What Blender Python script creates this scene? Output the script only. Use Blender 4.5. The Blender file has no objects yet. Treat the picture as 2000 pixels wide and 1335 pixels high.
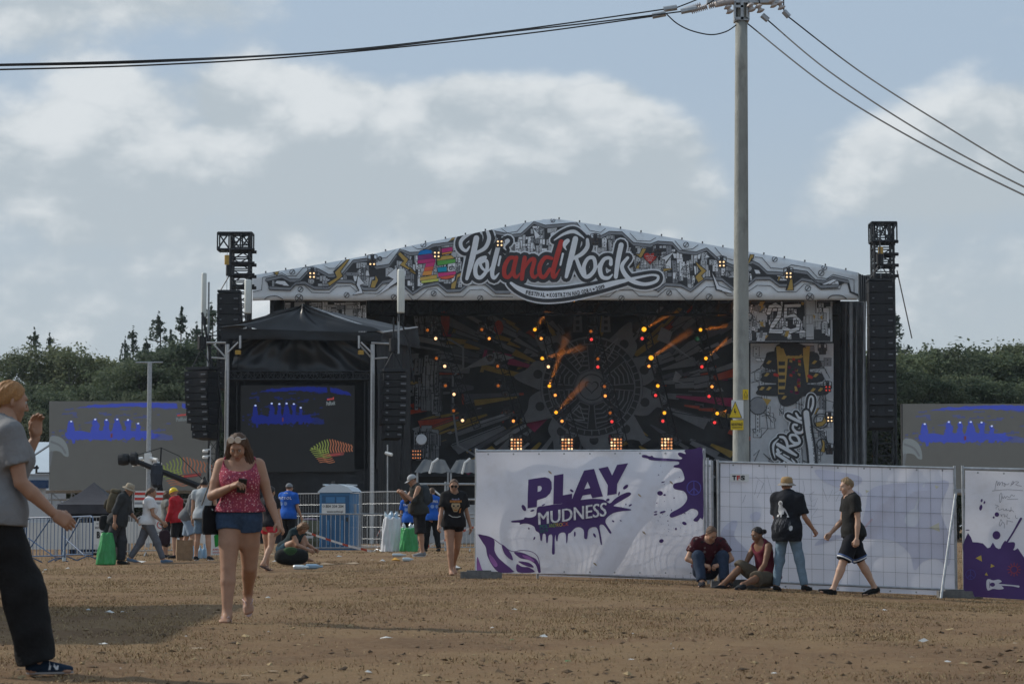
import bpy, bmesh, math, random
import numpy as np
from mathutils import Vector, Matrix
from mathutils.bvhtree import BVHTree
R = math.radians
rnd = random.Random(7)
C = bpy.context.scene.collection
S = bpy.context.scene

# ------------------------------------------------------------------ camera
F = 4500.0            # focal length in photo pixels (2000 wide)
HOR = 1028.0          # horizon row of the photograph
CAMZ = 0.85
PITCH = math.atan((HOR - 667.5) / F)
cd = bpy.data.cameras.new('camera')
cam = bpy.data.objects.new('camera', cd); C.objects.link(cam)
cd.sensor_width = 36.0; cd.lens = 36.0 * F / 2000.0
cd.clip_start = 0.5; cd.clip_end = 4000
cam.location = (0, 0, CAMZ); cam.rotation_euler = (R(90) + PITCH, 0, 0)
cd.dof.use_dof = True; cd.dof.focus_distance = 38; cd.dof.aperture_fstop = 9.0
S.camera = cam
# ------------------------------------------------------------------ world: hazy summer sky with cumulus
SUN_EL, SUN_DIR = 33.0, Vector((-1.3, 0.52, 0)).normalized()      # towards the sun, horizontally
wd = bpy.data.worlds.new('World'); S.world = wd; wd.use_nodes = True
nt = wd.node_tree; nt.nodes.clear()
def nd(t, typ, props=None, **ins):
    n = t.nodes.new(typ)
    for k, v in (props or {}).items(): setattr(n, k, v)
    for k, v in ins.items():
        key = int(k[1:]) if k[0] == '_' else k.replace('__', ' ')
        s = n.inputs[key]
        if isinstance(v, bpy.types.NodeSocket): t.links.new(v, s)
        elif isinstance(v, bpy.types.Node): t.links.new(v.outputs[0], s)
        else: s.default_value = v
    return n
def mth(t, op, a, b=0.0, c=0.0, clamp=False):
    n = nd(t, 'ShaderNodeMath', {'operation': op, 'use_clamp': clamp}, _0=a, _1=b)
    if op in ('MULTIPLY_ADD', 'SMOOTH_MIN', 'SMOOTH_MAX', 'COMPARE'):
        if isinstance(c, (bpy.types.NodeSocket,)): t.links.new(c, n.inputs[2])
        else: n.inputs[2].default_value = c
    return n.outputs[0]
def mixc(t, fac, a, b, mode='MIX'):
    n = t.nodes.new('ShaderNodeMix'); n.data_type = 'RGBA'; n.blend_type = mode
    for s, v in ((n.inputs[0], fac), (n.inputs[6], a), (n.inputs[7], b)):
        if isinstance(v, bpy.types.NodeSocket): t.links.new(v, s)
        elif isinstance(v, (int, float)): s.default_value = v
        else: s.default_value = (*v[:3], 1)
    return n.outputs[2]
def ramp(t, fac, *stops, interp='LINEAR'):
    n = t.nodes.new('ShaderNodeValToRGB'); t.links.new(fac, n.inputs[0]); n.color_ramp.interpolation = interp
    e = n.color_ramp.elements
    while len(e) < len(stops): e.new(0.5)
    for el, (p, c) in zip(e, stops):
        el.position = p; el.color = (*c, 1) if not isinstance(c, (int, float)) else (c, c, c, 1)
    return n.outputs[0]
sky = nd(nt, 'ShaderNodeTexSky')
sky.sky_type = 'NISHITA'; sky.sun_disc = False
sky.sun_elevation = R(SUN_EL); sky.sun_rotation = math.atan2(SUN_DIR.x, SUN_DIR.y)
sky.air_density = 1.0; sky.dust_density = 2.5; sky.ozone_density = 1.5
tc = nd(nt, 'ShaderNodeTexCoord')
sep = nd(nt, 'ShaderNodeSeparateXYZ', _0=tc.outputs['Generated'])
X, Y, Z = sep.outputs
mp = nd(nt, 'ShaderNodeMapping'); nt.links.new(tc.outputs['Generated'], mp.inputs[0]); mp.inputs['Scale'].default_value = (1, 1, 1.7)
mp2 = nd(nt, 'ShaderNodeMapping'); nt.links.new(tc.outputs['Generated'], mp2.inputs[0]); mp2.inputs['Scale'].default_value = (1, 1, 1.7); mp2.inputs['Location'].default_value = (-0.012, 0.0, 0.022)
def cn(m, sc, det, ro, dist=0.3):
    return nd(nt, 'ShaderNodeTexNoise', Vector=m.outputs[0], Scale=sc, Detail=det, Roughness=ro, Distortion=dist).outputs[0]
big, big2 = cn(mp, 11, 7, 0.52), cn(mp2, 11, 7, 0.52)
fine = cn(mp, 38, 6, 0.6)
# cumulus banks as seen above the stage: (px, py, sx, sy, weight) in photo pixels -> direction
BANKS = [(480, 190, 75, 60, .62), (560, 235, 110, 75, .50), (690, 265, 140, 80, .60), (230, 240, 90, 70, .55), (120, 290, 130, 80, .40), (900, 200, 80, 60, .36), (1010, 225, 110, 75, .48), (1170, 215, 90, 70, .52), (1230, 280, 130, 80, .60), (950, 345, 400, 85, .55), (350, 350, 360, 85, .56), (1280, 420, 200, 60, .30),
         (1770, 300, 130, 75, .62), (1880, 260, 90, 60, .48), (1990, 280, 90, 75, .50), (1850, 380, 220, 70, .40), (60, 70, 260, 90, .34), (300, 30, 260, 45, .22), (1000, 560, 900, 70, .22), (500, 480, 380, 50, .18), (1420, 545, 200, 70, .2),
         (1480, 300, 70, 190, -.40), (1480, 150, 320, 100, -.40), (1100, 60, 420, 70, -.40), (780, 110, 170, 40, -.30), (350, 115, 120, 30, -.12)]
acc = top_ = None
for (px, py, sx, sy, w) in BANKS:
    ux, uz = (px - 1000) / F, (HOR - py) / F
    a = mth(nt, 'MULTIPLY', mth(nt, 'SUBTRACT', X, ux), F / sx)
    b = mth(nt, 'MULTIPLY', mth(nt, 'SUBTRACT', Z, uz), F / sy)
    q = mth(nt, 'ADD', mth(nt, 'MULTIPLY', a, a), mth(nt, 'MULTIPLY', b, b))
    g = mth(nt, 'MULTIPLY', mth(nt, 'EXPONENT', mth(nt, 'MULTIPLY', q, -1.0)), w)
    acc = g if acc is None else mth(nt, 'ADD', acc, g)
    if w > .35: gb = mth(nt, 'MULTIPLY', g, b); top_ = gb if top_ is None else mth(nt, 'ADD', top_, gb)
bil = mth(nt, 'ABSOLUTE', mth(nt, 'SUBTRACT', cn(mp, 24, 5, .55, 0.0), 0.5))
dens = mth(nt, 'ADD', mth(nt, 'ADD', mth(nt, 'MULTIPLY', big, 0.70), mth(nt, 'MULTIPLY', fine, 0.22)), mth(nt, 'ADD', mth(nt, 'ADD', acc, 0.08), mth(nt, 'MULTIPLY', bil, 0.75)))
mask = nd(nt, 'ShaderNodeMapRange', {'interpolation_type': 'SMOOTHSTEP'}, Value=dens, _1=0.56, _2=0.92).outputs[0]
lit = nd(nt, 'ShaderNodeMapRange', {'interpolation_type': 'SMOOTHSTEP'}, Value=mth(nt, 'ADD', mth(nt, 'ADD', mth(nt, 'SUBTRACT', big, big2), mth(nt, 'MULTIPLY', mth(nt, 'SUBTRACT', bil, .08), 0.9)), mth(nt, 'MULTIPLY', mth(nt, 'ADD', top_, .04), 0.55)), _1=-0.10, _2=0.24).outputs[0]
# thin veil low over the horizon
veil = nd(nt, 'ShaderNodeMapRange', {'interpolation_type': 'SMOOTHSTEP'}, Value=Z, _1=0.21, _2=0.06, _3=0.22, _4=0.94).outputs[0]
cloudc = mixc(nt, lit, (4.7, 5.35, 5.85), (7.2, 7.6, 7.85))
base = mixc(nt, veil, mixc(nt, 0.86, sky.outputs[0], (3.95, 5.15, 6.65)), (4.75, 5.4, 5.85))
col = mixc(nt, mth(nt, 'MULTIPLY', mask, .95), base, cloudc)
bg = nd(nt, 'ShaderNodeBackground', Color=col, Strength=0.10)
wo = nd(nt, 'ShaderNodeOutputWorld', Surface=bg)
# ------------------------------------------------------------------ sun and exposure
sl = bpy.data.lights.new('sun', 'SUN'); sl.energy = 3.2; sl.angle = R(1.0); sl.color = (1.0, 0.93, 0.82)
so = bpy.data.objects.new('sun', sl); C.objects.link(so)
sv = Vector((SUN_DIR.x * math.cos(R(SUN_EL)), SUN_DIR.y * math.cos(R(SUN_EL)), math.sin(R(SUN_EL))))
so.rotation_euler = sv.to_track_quat('Z', 'Y').to_euler(); so.location = (-30, 12, 40)
S.view_settings.view_transform = 'Standard'; S.view_settings.look = 'None'
S.view_settings.exposure = 0.0; S.view_settings.gamma = 1.0; S.view_settings.use_curve_mapping = False
S.render.engine = 'CYCLES'
S.cycles.max_bounces = 6; S.cycles.diffuse_bounces = 3; S.cycles.glossy_bounces = 2; S.cycles.transmission_bounces = 4; S.cycles.transparent_max_bounces = 6
S.cycles.use_denoising = True; S.cycles.caustics_reflective = False; S.cycles.caustics_refractive = False
S.cycles.sample_clamp_indirect = 4.0

# ------------------------------------------------------------------ helpers
FW = Vector((0, math.cos(PITCH), math.sin(PITCH))); UP = Vector((0, -math.sin(PITCH), math.cos(PITCH)))
def W(px, py, D):
    """photo pixel -> world point on the upright plane at distance D in front of the camera"""
    r = FW + Vector((1, 0, 0)) * ((px - 1000) / F) + UP * ((667.5 - py) / F)
    return Vector((0, 0, CAMZ)) + r * (D / r.y)
def hexc(r, g, b):      # sRGB 0-255 -> linear
    return tuple(((c / 255) / 12.92 if c <= 10 else (((c / 255) + .055) / 1.055) ** 2.4) for c in (r, g, b))

MATS = {}
def mat(name, col, rough=0.8, var=0.15, scale=8.0, metal=0.0, bump=0.0, bscale=60.0, spec=0.3, dirt=None, transl=0.0, stretch=None, emit=None, estr=1.0):
    if name in MATS: return MATS[name]
    m = bpy.data.materials.new(name); MATS[name] = m; m.use_nodes = True
    t = m.node_tree; p = t.nodes['Principled BSDF']; out = t.nodes['Material Output']
    tcn = nd(t, 'ShaderNodeTexCoord'); vec = tcn.outputs['Object']
    if stretch:
        mpn = nd(t, 'ShaderNodeMapping', _0=vec); mpn.inputs['Scale'].default_value = stretch; vec = mpn.outputs[0]
    n1 = nd(t, 'ShaderNodeTexNoise', Vector=vec, Scale=scale, Detail=5.0, Roughness=0.6).outputs[0]
    lo = tuple(c * (1 - var) for c in col); hi = tuple(min(1, c * (1 + var)) for c in col)
    c = ramp(t, n1, (0.3, lo), (0.7, hi))
    if dirt:
        n2 = nd(t, 'ShaderNodeTexNoise', Vector=vec, Scale=dirt[1], Detail=6.0, Roughness=0.7).outputs[0]
        c = mixc(t, nd(t, 'ShaderNodeMapRange', Value=n2, _1=0.5, _2=0.75, _4=dirt[2]).outputs[0], c, dirt[0])
    t.links.new(c, p.inputs['Base Color'])
    p.inputs['Roughness'].default_value = rough; p.inputs['Metallic'].default_value = metal
    p.inputs['Specular IOR Level'].default_value = spec
    if bump:
        n3 = nd(t, 'ShaderNodeTexNoise', Vector=vec, Scale=bscale, Detail=4.0).outputs[0]
        b = nd(t, 'ShaderNodeBump', Strength=bump, Height=n3); b.inputs['Distance'].default_value = 0.02
        t.links.new(b.outputs[0], p.inputs['Normal'])
    if emit:
        p.inputs['Emission Color'].default_value = (*emit, 1); p.inputs['Emission Strength'].default_value = estr
    if transl:
        tr = nd(t, 'ShaderNodeBsdfTranslucent', Color=c)
        mx = nd(t, 'ShaderNodeMixShader', _0=transl, _1=p, _2=tr); t.links.new(mx.outputs[0], out.inputs[0])
    return m

def tag(o, label=None, cat=None, group=None, kind=None):
    if label: o['label'] = label
    if cat: o['category'] = cat
    if group: o['group'] = group
    if kind: o['kind'] = kind
    return o
def empty(name, loc, label=None, cat=None, rz=0.0, group=None):
    o = bpy.data.objects.new(name, None); C.objects.link(o); o.location = loc; o.rotation_euler = (0, 0, rz)
    o.empty_display_size = 0.2
    return tag(o, label, cat, group)
def link(name, me, parent=None, loc=None):
    o = bpy.data.objects.new(name, me); C.objects.link(o)
    if parent: o.parent = parent
    if loc is not None: o.location = loc
    return o
class MB:
    """collects polygons; coordinates are world unless org is set (then local = world - org)"""
    def __init__(s, org=(0, 0, 0)): s.v = []; s.f = []; s.m = []; s.mats = []; s.o = Vector(org)
    def mi(s, m):
        if m not in s.mats: s.mats.append(m)
        return s.mats.index(m)
    def poly(s, pts, m):
        b = len(s.v); s.v += [tuple(Vector(p) - s.o) for p in pts]; s.f.append(tuple(range(b, b + len(pts)))); s.m.append(s.mi(m))
    def mesh(s, vs, fs, m):
        b = len(s.v); s.v += [tuple(Vector(p) - s.o) for p in vs]; k = s.mi(m)
        for f in fs: s.f.append(tuple(i + b for i in f)); s.m.append(k)
    def box(s, c, h, m, rot=None):
        c = Vector(c); vs = []
        for x in (-1, 1):
            for y in (-1, 1):
                for z in (-1, 1):
                    q = Vector((x * h[0], y * h[1], z * h[2]))
                    vs.append(c + (rot @ q if rot else q))
        s.mesh(vs, [(0, 1, 3, 2), (4, 6, 7, 5), (0, 4, 5, 1), (2, 3, 7, 6), (0, 2, 6, 4), (1, 5, 7, 3)], m)
    def tube(s, a, b, r, m, n=6, r2=None, caps=True):
        a, b = Vector(a), Vector(b); d = (b - a)
        if d.length < 1e-6: return
        d.normalize(); u = d.orthogonal().normalized(); w = d.cross(u); r2 = r if r2 is None else r2; vs = []
        for k in range(n):
            t = 2 * math.pi * k / n; e = u * math.cos(t) + w * math.sin(t); vs += [a + e * r, b + e * r2]
        fs = [(2 * k, 2 * ((k + 1) % n), 2 * ((k + 1) % n) + 1, 2 * k + 1) for k in range(n)]
        if caps: fs += [tuple(2 * k for k in range(n))[::-1], tuple(2 * k + 1 for k in range(n))]
        s.mesh(vs, fs, m)
    def path(s, pts, r, m, n=6, radii=None):
        pts = [Vector(p) for p in pts]; vs = []; fs = []
        prev = None
        for i, p in enumerate(pts):
            d = (pts[min(i + 1, len(pts) - 1)] - pts[max(i - 1, 0)]).normalized()
            u = d.orthogonal().normalized() if prev is None else (prev - d * prev.dot(d)).normalized()
            prev = u; w = d.cross(u); rr = radii[i] if radii else r
            for k in range(n):
                t = 2 * math.pi * k / n; vs.append(p + (u * math.cos(t) + w * math.sin(t)) * rr)
        for i in range(len(pts) - 1):
            for k in range(n):
                fs.append((i * n + k, i * n + (k + 1) % n, (i + 1) * n + (k + 1) % n, (i + 1) * n + k))
        fs.append(tuple(range(n))[::-1]); fs.append(tuple((len(pts) - 1) * n + k for k in range(n)))
        s.mesh(vs, fs, m)
    def lathe(s, base, prof, m, n=14, ax=Vector((0, 0, 1)), sx=1.0, sy=1.0):
        base = Vector(base); u = ax.orthogonal().normalized(); w = ax.cross(u); vs = []
        for (r, z) in prof:
            for k in range(n):
                t = 2 * math.pi * k / n; vs.append(base + ax * z + u * (r * sx * math.cos(t)) + w * (r * sy * math.sin(t)))
        fs = []
        for i in range(len(prof) - 1):
            for k in range(n): fs.append((i * n + k, i * n + (k + 1) % n, (i + 1) * n + (k + 1) % n, (i + 1) * n + k))
        fs += [tuple(range(n))[::-1], tuple((len(prof) - 1) * n + k for k in range(n))]
        s.mesh(vs, fs, m)
    def build(s, name, parent=None, smooth=False):
        me = bpy.data.meshes.new(name); me.from_pydata(s.v, [], s.f)
        for m in s.mats: me.materials.append(m)
        me.polygons.foreach_set('material_index', s.m)
        if smooth: me.polygons.foreach_set('use_smooth', [True] * len(s.f))
        me.update()
        return link(name, me, parent)
def copy_tree(o, parent=None):
    c = o.copy(); C.objects.link(c); c.parent = parent
    for ch in list(o.children): copy_tree(ch, c)
    return c
def np_mesh(name, v, f, mats, mi=None, smooth=True):
    me = bpy.data.meshes.new(name)
    v = np.asarray(v, np.float32); f = np.asarray(f, np.int32); k = f.shape[1]
    me.vertices.add(len(v)); me.vertices.foreach_set('co', v.ravel())
    me.loops.add(f.size); me.loops.foreach_set('vertex_index', f.ravel())
    me.polygons.add(len(f)); me.polygons.foreach_set('loop_start', np.arange(0, f.size, k, dtype=np.int32))
    me.polygons.foreach_set('loop_total', np.full(len(f), k, np.int32))
    for m in mats: me.materials.append(m)
    if mi is not None: me.polygons.foreach_set('material_index', np.asarray(mi, np.int32))
    if smooth: me.polygons.foreach_set('use_smooth', np.ones(len(f), bool))
    me.update(calc_edges=True); me.validate()
    return me

# ---- flat printing on a surface: a plane map (photo px -> world on a sheet) and layered polygons
def catmull(pts, n=8, closed=False):
    P = [np.array(p, float) for p in pts]; out = []
    N = len(P); rng = range(N if closed else N - 1)
    for i in rng:
        if closed: p0, p1, p2, p3 = P[(i - 1) % N], P[i], P[(i + 1) % N], P[(i + 2) % N]
        else: p0, p1, p2, p3 = P[max(i - 1, 0)], P[i], P[i + 1], P[min(i + 2, N - 1)]
        for k in range(n):
            t = k / n
            out.append(0.5 * ((2 * p1) + (-p0 + p2) * t + (2 * p0 - 5 * p1 + 4 * p2 - p3) * t * t + (-p0 + 3 * p1 - 3 * p2 + p3) * t ** 3))
    if not closed: out.append(P[-1])
    return out
def tri_fill(pts, holes=()):
    """triangulate a 2-D polygon (with holes) -> verts2d, tris"""
    from mathutils.geometry import tessellate_polygon
    loops = [[Vector((p[0], p[1], 0)) for p in pts]] + [[Vector((p[0], p[1], 0)) for p in h] for h in holes]
    tris = tessellate_polygon(loops)
    return [(v.x, v.y) for l in loops for v in l], tris
class Print:
    """ink on a sheet; fn(px,py,lift) gives the world point"""
    def __init__(s, fn, step=0.004): s.fn = fn; s.mb = MB(); s.step = step; s.minw = .2
    def poly(s, pts, m, layer=1, holes=()):
        vs, tris = tri_fill(pts, holes)
        w = [s.fn(x, y, s.step * layer) for x, y in vs]
        s.mb.mesh(w, [tuple(t) for t in tris], m)
    def blob(s, pts, m, layer=1, n=5): s.poly(catmull(pts, n, True), m, layer)
    def ribbon(s, pts, m, layer=1, widths=3.0, grow=0.0, n=6, smooth=True, closed=False):
        if isinstance(widths, (int, float)): widths = [widths] * len(pts)
        P = [(p[0], p[1], w) for p, w in zip(pts, widths)]
        if smooth and len(P) > 2: P = catmull(P, n, closed)
        P = [np.array(p, float) for p in P]
        if closed: P = P + [P[0]]
        V = []; LY = []
        for i, p in enumerate(P):
            a, b = P[max(i - 1, 0)], P[min(i + 1, len(P) - 1)]
            if closed and i in (0, len(P) - 1): a, b = P[-2], P[1]
            d = (b - a)[:2]; L = np.hypot(*d); d = d / L if L > 0 else np.array([1., 0]); nrm = np.array([-d[1], d[0]])
            h = max(p[2] / 2 + grow, s.minw); V += [p[:2] + nrm * h, p[:2] - nrm * h]; LY += [layer + .5 * i / len(P)] * 2
        fs = [(2 * i, 2 * i + 1, 2 * i + 3, 2 * i + 2) for i in range(len(P) - 1)]
        def cap(p, q, ly):
            h = max(p[2] / 2 + grow, s.minw); b = len(V); d = (p - q)[:2]; L = np.hypot(*d)
            if L == 0 or h < s.minw * 4: return
            d = d / L; nr = np.array([-d[1], d[0]])
            for k in range(6): t = math.pi * k / 5; V.append(p[:2] + h * (nr * math.cos(t) + d * math.sin(t))); LY.append(ly)
            fs.append(tuple(range(b, b + 6)))
        if not closed: cap(P[0], P[1], layer); cap(P[-1], P[-2], layer + .5)
        s.mb.mesh([s.fn(v[0], v[1], s.step * l) for v, l in zip(V, LY)], fs, m)
    def line(s, pts, m, layer=1, w=1.5, closed=False): s.ribbon(pts, m, layer, w, smooth=False, closed=closed)
    def disc(s, x, y, rx, ry, m, layer=1, n=16, rot=0.0):
        c, q = math.cos(rot), math.sin(rot)
        s.poly([(x + rx * math.cos(2 * math.pi * k / n) * c - ry * math.sin(2 * math.pi * k / n) * q, y + rx * math.cos(2 * math.pi * k / n) * q + ry * math.sin(2 * math.pi * k / n) * c) for k in range(n)], m, layer)
    def ring(s, x, y, r, w, m, layer=1, n=24):
        s.ribbon([(x + r * math.cos(2 * math.pi * k / n), y + r * math.sin(2 * math.pi * k / n)) for k in range(n)], m, layer, w, smooth=False, closed=True)
    def text(s, txt, quad, m, layer=1, bold=0.0, jag=0.0):
        """text fitted to the quad (bottom-left, bottom-right, top-right, top-left) in photo px"""
        vs, fs = text2d(txt, bold)
        if not vs: return
        q = [np.array(p, float) for p in quad]; out = []
        for (u, v) in vs:
            p = q[0] * (1 - u) * (1 - v) + q[1] * u * (1 - v) + q[2] * u * v + q[3] * (1 - u) * v
            if jag: p = p + np.array([rnd.uniform(-jag, jag), rnd.uniform(-jag, jag)])
            out.append(s.fn(p[0], p[1], s.step * layer))
        s.mb.mesh(out, fs, m)
    def build(s, name, parent): return s.mb.build(name, parent)
_T = {}
def text2d(txt, bold=0.0):
    key = (txt, bold)
    if key in _T: return _T[key]
    cu = bpy.data.curves.new('t', 'FONT'); cu.body = txt; cu.offset = bold; cu.resolution_u = 3
    o = bpy.data.objects.new('t', cu); C.objects.link(o)
    dg = bpy.context.evaluated_depsgraph_get(); dg.update()
    me = bpy.data.meshes.new_from_object(o.evaluated_get(dg))
    vs = [(v.co.x, v.co.y) for v in me.vertices]; fs = [tuple(p.vertices) for p in me.polygons]
    bpy.data.objects.remove(o); bpy.data.curves.remove(cu); bpy.data.meshes.remove(me)
    if vs:
        x0, x1 = min(v[0] for v in vs), max(v[0] for v in vs); y0, y1 = min(v[1] for v in vs), max(v[1] for v in vs)
        vs = [((v[0] - x0) / max(x1 - x0, 1e-6), (v[1] - y0) / max(y1 - y0, 1e-6)) for v in vs]
    _T[key] = (vs, fs); return _T[key]
def sheet(D, nrm=(0, -1, 0)):
    """map onto the upright plane y = D (lift towards the camera)"""
    def fn(px, py, lift=0.0):
        p = W(px, py, D); return p + Vector(nrm) * lift
    return fn
def sheet4(A, B, pxA, pxB):
    """map onto the upright plane through ground points A,B (world), seen at photo columns pxA,pxB"""
    A, B = Vector(A), Vector(B); n = Vector((B.y - A.y, -(B.x - A.x), 0)).normalized()
    if n.y > 0: n = -n
    def fn(px, py, lift=0.0):
        r = FW + Vector((1, 0, 0)) * ((px - 1000) / F) + UP * ((667.5 - py) / F); o = Vector((0, 0, CAMZ))
        t = (A - o).dot(n) / r.dot(n); return o + r * t + n * lift
    return fn

# ------------------------------------------------------------------ ground
FEET = [  # (px, py, D): where things stand, so the field dips and rises as in the photograph
    (95, 1315, 13.1), (460, 1210, 19.9), (880, 1126, 39.5), (1380, 1146, 35.6), (1500, 1153, 35.2), (1545, 1153, 34.8), (1655, 1159, 34.2), (1860, 1167, 34.8), (1945, 1174, 34.3), (940, 1123, 37.4),
    (235, 1100, 50), (290, 1100, 50), (380, 1092, 52), (815, 1083, 50), (530, 1112, 44), (575, 1098, 48), (340, 1085, 56), (640, 1080, 66), (720, 1080, 66), (900, 1078, 66), (150, 1098, 56), (60, 1100, 54), (420, 1083, 60), (1150, 1128, 37.2),
    (1000, 1110, 43), (1400, 1120, 42), (1800, 1130, 42), (600, 1064, 92), (200, 1066, 92), (1400, 1064, 92), (1800, 1064, 92), (1000, 1335, 12.46), (2000, 1335, 12.46), (300, 1335, 12.46), (1200, 1240, 18.0), (1800, 1240, 18.0), (1000, 1190, 24), (1700, 1190, 24), (980, 1231, 18.9), (700, 1224, 19.4), (430, 1258, 16.7), (180, 1187, 24), (1400, 1215, 20.5)]
_gx = np.array([[(px - 1000) / 420.0, math.log(D) / 0.22] for px, py, D in FEET])
_gz = np.array([W(px, py, D).z for px, py, D in FEET])
def _ker(a, b): return np.exp(-0.5 * ((a[:, None, :] - b[None, :, :]) ** 2).sum(-1))
_gw = np.linalg.solve(_ker(_gx, _gx) + 0.04 * np.eye(len(_gx)), _gz)
def gz_arr(x, y):
    x = np.asarray(x, float); y = np.asarray(y, float); yy = np.maximum(y, 4.0)
    q = np.stack([(F * x / yy) / 420.0, np.log(yy) / 0.22], -1)
    return _ker(q, _gx) @ _gw
def gz(x, y): return float(gz_arr([x], [y])[0])
def G(px, D, dz=0.0):
    """world point on the ground under photo column px at distance D"""
    x = W(px, 1000, D).x; return Vector((x, D, gz(x, D) + dz))

mg = bpy.data.materials.new('dry_field'); mg.use_nodes = True
t = mg.node_tree; p = t.nodes['Principled BSDF']; tcn = nd(t, 'ShaderNodeTexCoord'); vec = tcn.outputs['Object']
n1 = nd(t, 'ShaderNodeTexNoise', Vector=vec, Scale=0.5, Detail=6.0, Roughness=0.62).outputs[0]
n2 = nd(t, 'ShaderNodeTexNoise', Vector=vec, Scale=14.0, Detail=8.0, Roughness=0.7).outputs[0]
n3 = nd(t, 'ShaderNodeTexNoise', Vector=vec, Scale=70.0, Detail=4.0, Roughness=0.7).outputs[0]
c = ramp(t, n1, (0.34, (0.152, 0.092, 0.054)), (0.46, (0.200, 0.123, 0.070)), (0.6, (0.240, 0.160, 0.088)), (0.72, (0.210, 0.133, 0.075)))
c = mixc(t, nd(t, 'ShaderNodeMapRange', Value=n2, _1=0.42, _2=0.66, _4=0.65).outputs[0], c, (0.26, 0.188, 0.115))
c = mixc(t, nd(t, 'ShaderNodeMapRange', Value=n3, _1=0.56, _2=0.75, _4=0.7).outputs[0], c, (0.085, 0.058, 0.036))
t.links.new(c, p.inputs['Base Color']); p.inputs['Roughness'].default_value = 0.95; p.inputs['Specular IOR Level'].default_value = 0.1
bp = nd(t, 'ShaderNodeBump', Strength=0.7, Height=mth(t, 'ADD', n2, mth(t, 'MULTIPLY', n3, 0.5))); bp.inputs['Distance'].default_value = 0.05
t.links.new(bp.outputs[0], p.inputs['Normal'])
MATS['dry_field'] = mg
# polar-ish grid, dense near the camera, out to the horizon
ys = np.concatenate([np.linspace(-60, 6, 6), np.geomspace(7, 130, 210), np.geomspace(150, 3000, 14)])
us = np.concatenate([[-12, -4, -1.5, -.8, -.5], np.linspace(-.34, .34, 190), [.5, .8, 1.5, 4, 12]])
gv = []
from mathutils import noise as mnoise
gx = np.array([[u * max(y, 30 if abs(u) > .4 else 8) for u in us] for y in ys]); gy = np.repeat(ys[:, None], len(us), 1)
gh = np.stack([gz_arr(gx[i], np.full(len(us), max(ys[i], 6))) for i in range(len(ys))])
fall = np.clip((160 - gy) / 40, 0, 1); gh = gh * fall
for i in range(len(ys)):
    for j in range(len(us)):
        y = ys[i]
        if 7 < y < 75 and -.35 < us[j] < .35:
            q = Vector((gx[i, j] * 2.2, y * 2.2, 0)); a = 0.022 if y < 40 else 0.015
            gh[i, j] += a * mnoise.noise(q) + 0.6 * a * mnoise.noise(q * 2.7) - 0.008
V = np.stack([gx, gy, gh], -1).reshape(-1, 3); n = len(us)
ii, jj = np.meshgrid(np.arange(len(ys) - 1), np.arange(n - 1), indexing='ij'); b = (ii * n + jj).ravel()
tag(link('ground', np_mesh('ground', V, np.stack([b, b + 1, b + n + 1, b + n], -1), [mg])), kind='structure')

# dry straw and stubble: one sheet of blades nobody could count
def straw():
    rs = np.random.RandomState(3); V = []; Fc = []; MI = []
    bands = [(11.8, 20, 60000, .020, .004), (20, 33, 130000, .026, .0036), (33, 48, 95000, .031, .006), (48, 85, 50000, .034, .014)]
    off = 0
    for (d0, d1, N, ln, wd_) in bands:
        y = d0 + (d1 - d0) * rs.rand(N) ** 0.8; x = (rs.rand(N) * 2 - 1) * 0.245 * y
        # patchy: denser around the fence line, bare trodden earth near the camera
        cl = np.array([mnoise.noise(Vector((a * .55, b_ * .35, 3.1))) + .5 * mnoise.noise(Vector((a * 1.6, b_ * 1.1, 9.1))) for a, b_ in zip(x, y)])
        keep = cl + rs.normal(0, .34, N) > (0.26 if d1 <= 20 else (0.06 if d1 <= 33 else -0.05))
        x, y, cl = x[keep], y[keep], cl[keep]; N = len(x)
        z = gz_arr(x, y) - 0.006; a = rs.rand(N) * 6.283; L = ln * (0.5 + rs.rand(N)) * (1 + .5 * np.clip(cl, 0, 1)); lean = .6 + rs.rand(N) * .9
        tip = np.stack([x + np.cos(a) * np.sin(lean) * L, y + np.sin(a) * np.sin(lean) * L, z + np.cos(lean) * L + .004], -1)
        px_ = np.stack([np.cos(a + 1.57), np.sin(a + 1.57) * .3, np.zeros(N)], -1) * wd_
        base_ = np.stack([x, y, z], -1)
        v = np.stack([base_ - px_, base_ + px_, tip], 1).reshape(-1, 3)
        V.append(v); Fc.append(off + np.arange(3 * N).reshape(-1, 3)); off += 3 * N
        MI.append(rs.choice(4, N, p=[.50, .30, .12, .08]))
    ms = [mat('straw_a', (0.34, 0.245, 0.13), .9, .25, 3), mat('straw_b', (0.24, 0.165, 0.085), .9, .25, 3), mat('straw_c', (0.20, 0.138, 0.075), .9, .2, 3), mat('straw_d', (0.20, 0.155, 0.08), .9, .25, 3)]
    tag(link('dry_grass', np_mesh('dry_grass', np.concatenate(V), np.concatenate(Fc), ms, np.concatenate(MI), smooth=False)), kind='stuff')
straw()
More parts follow.
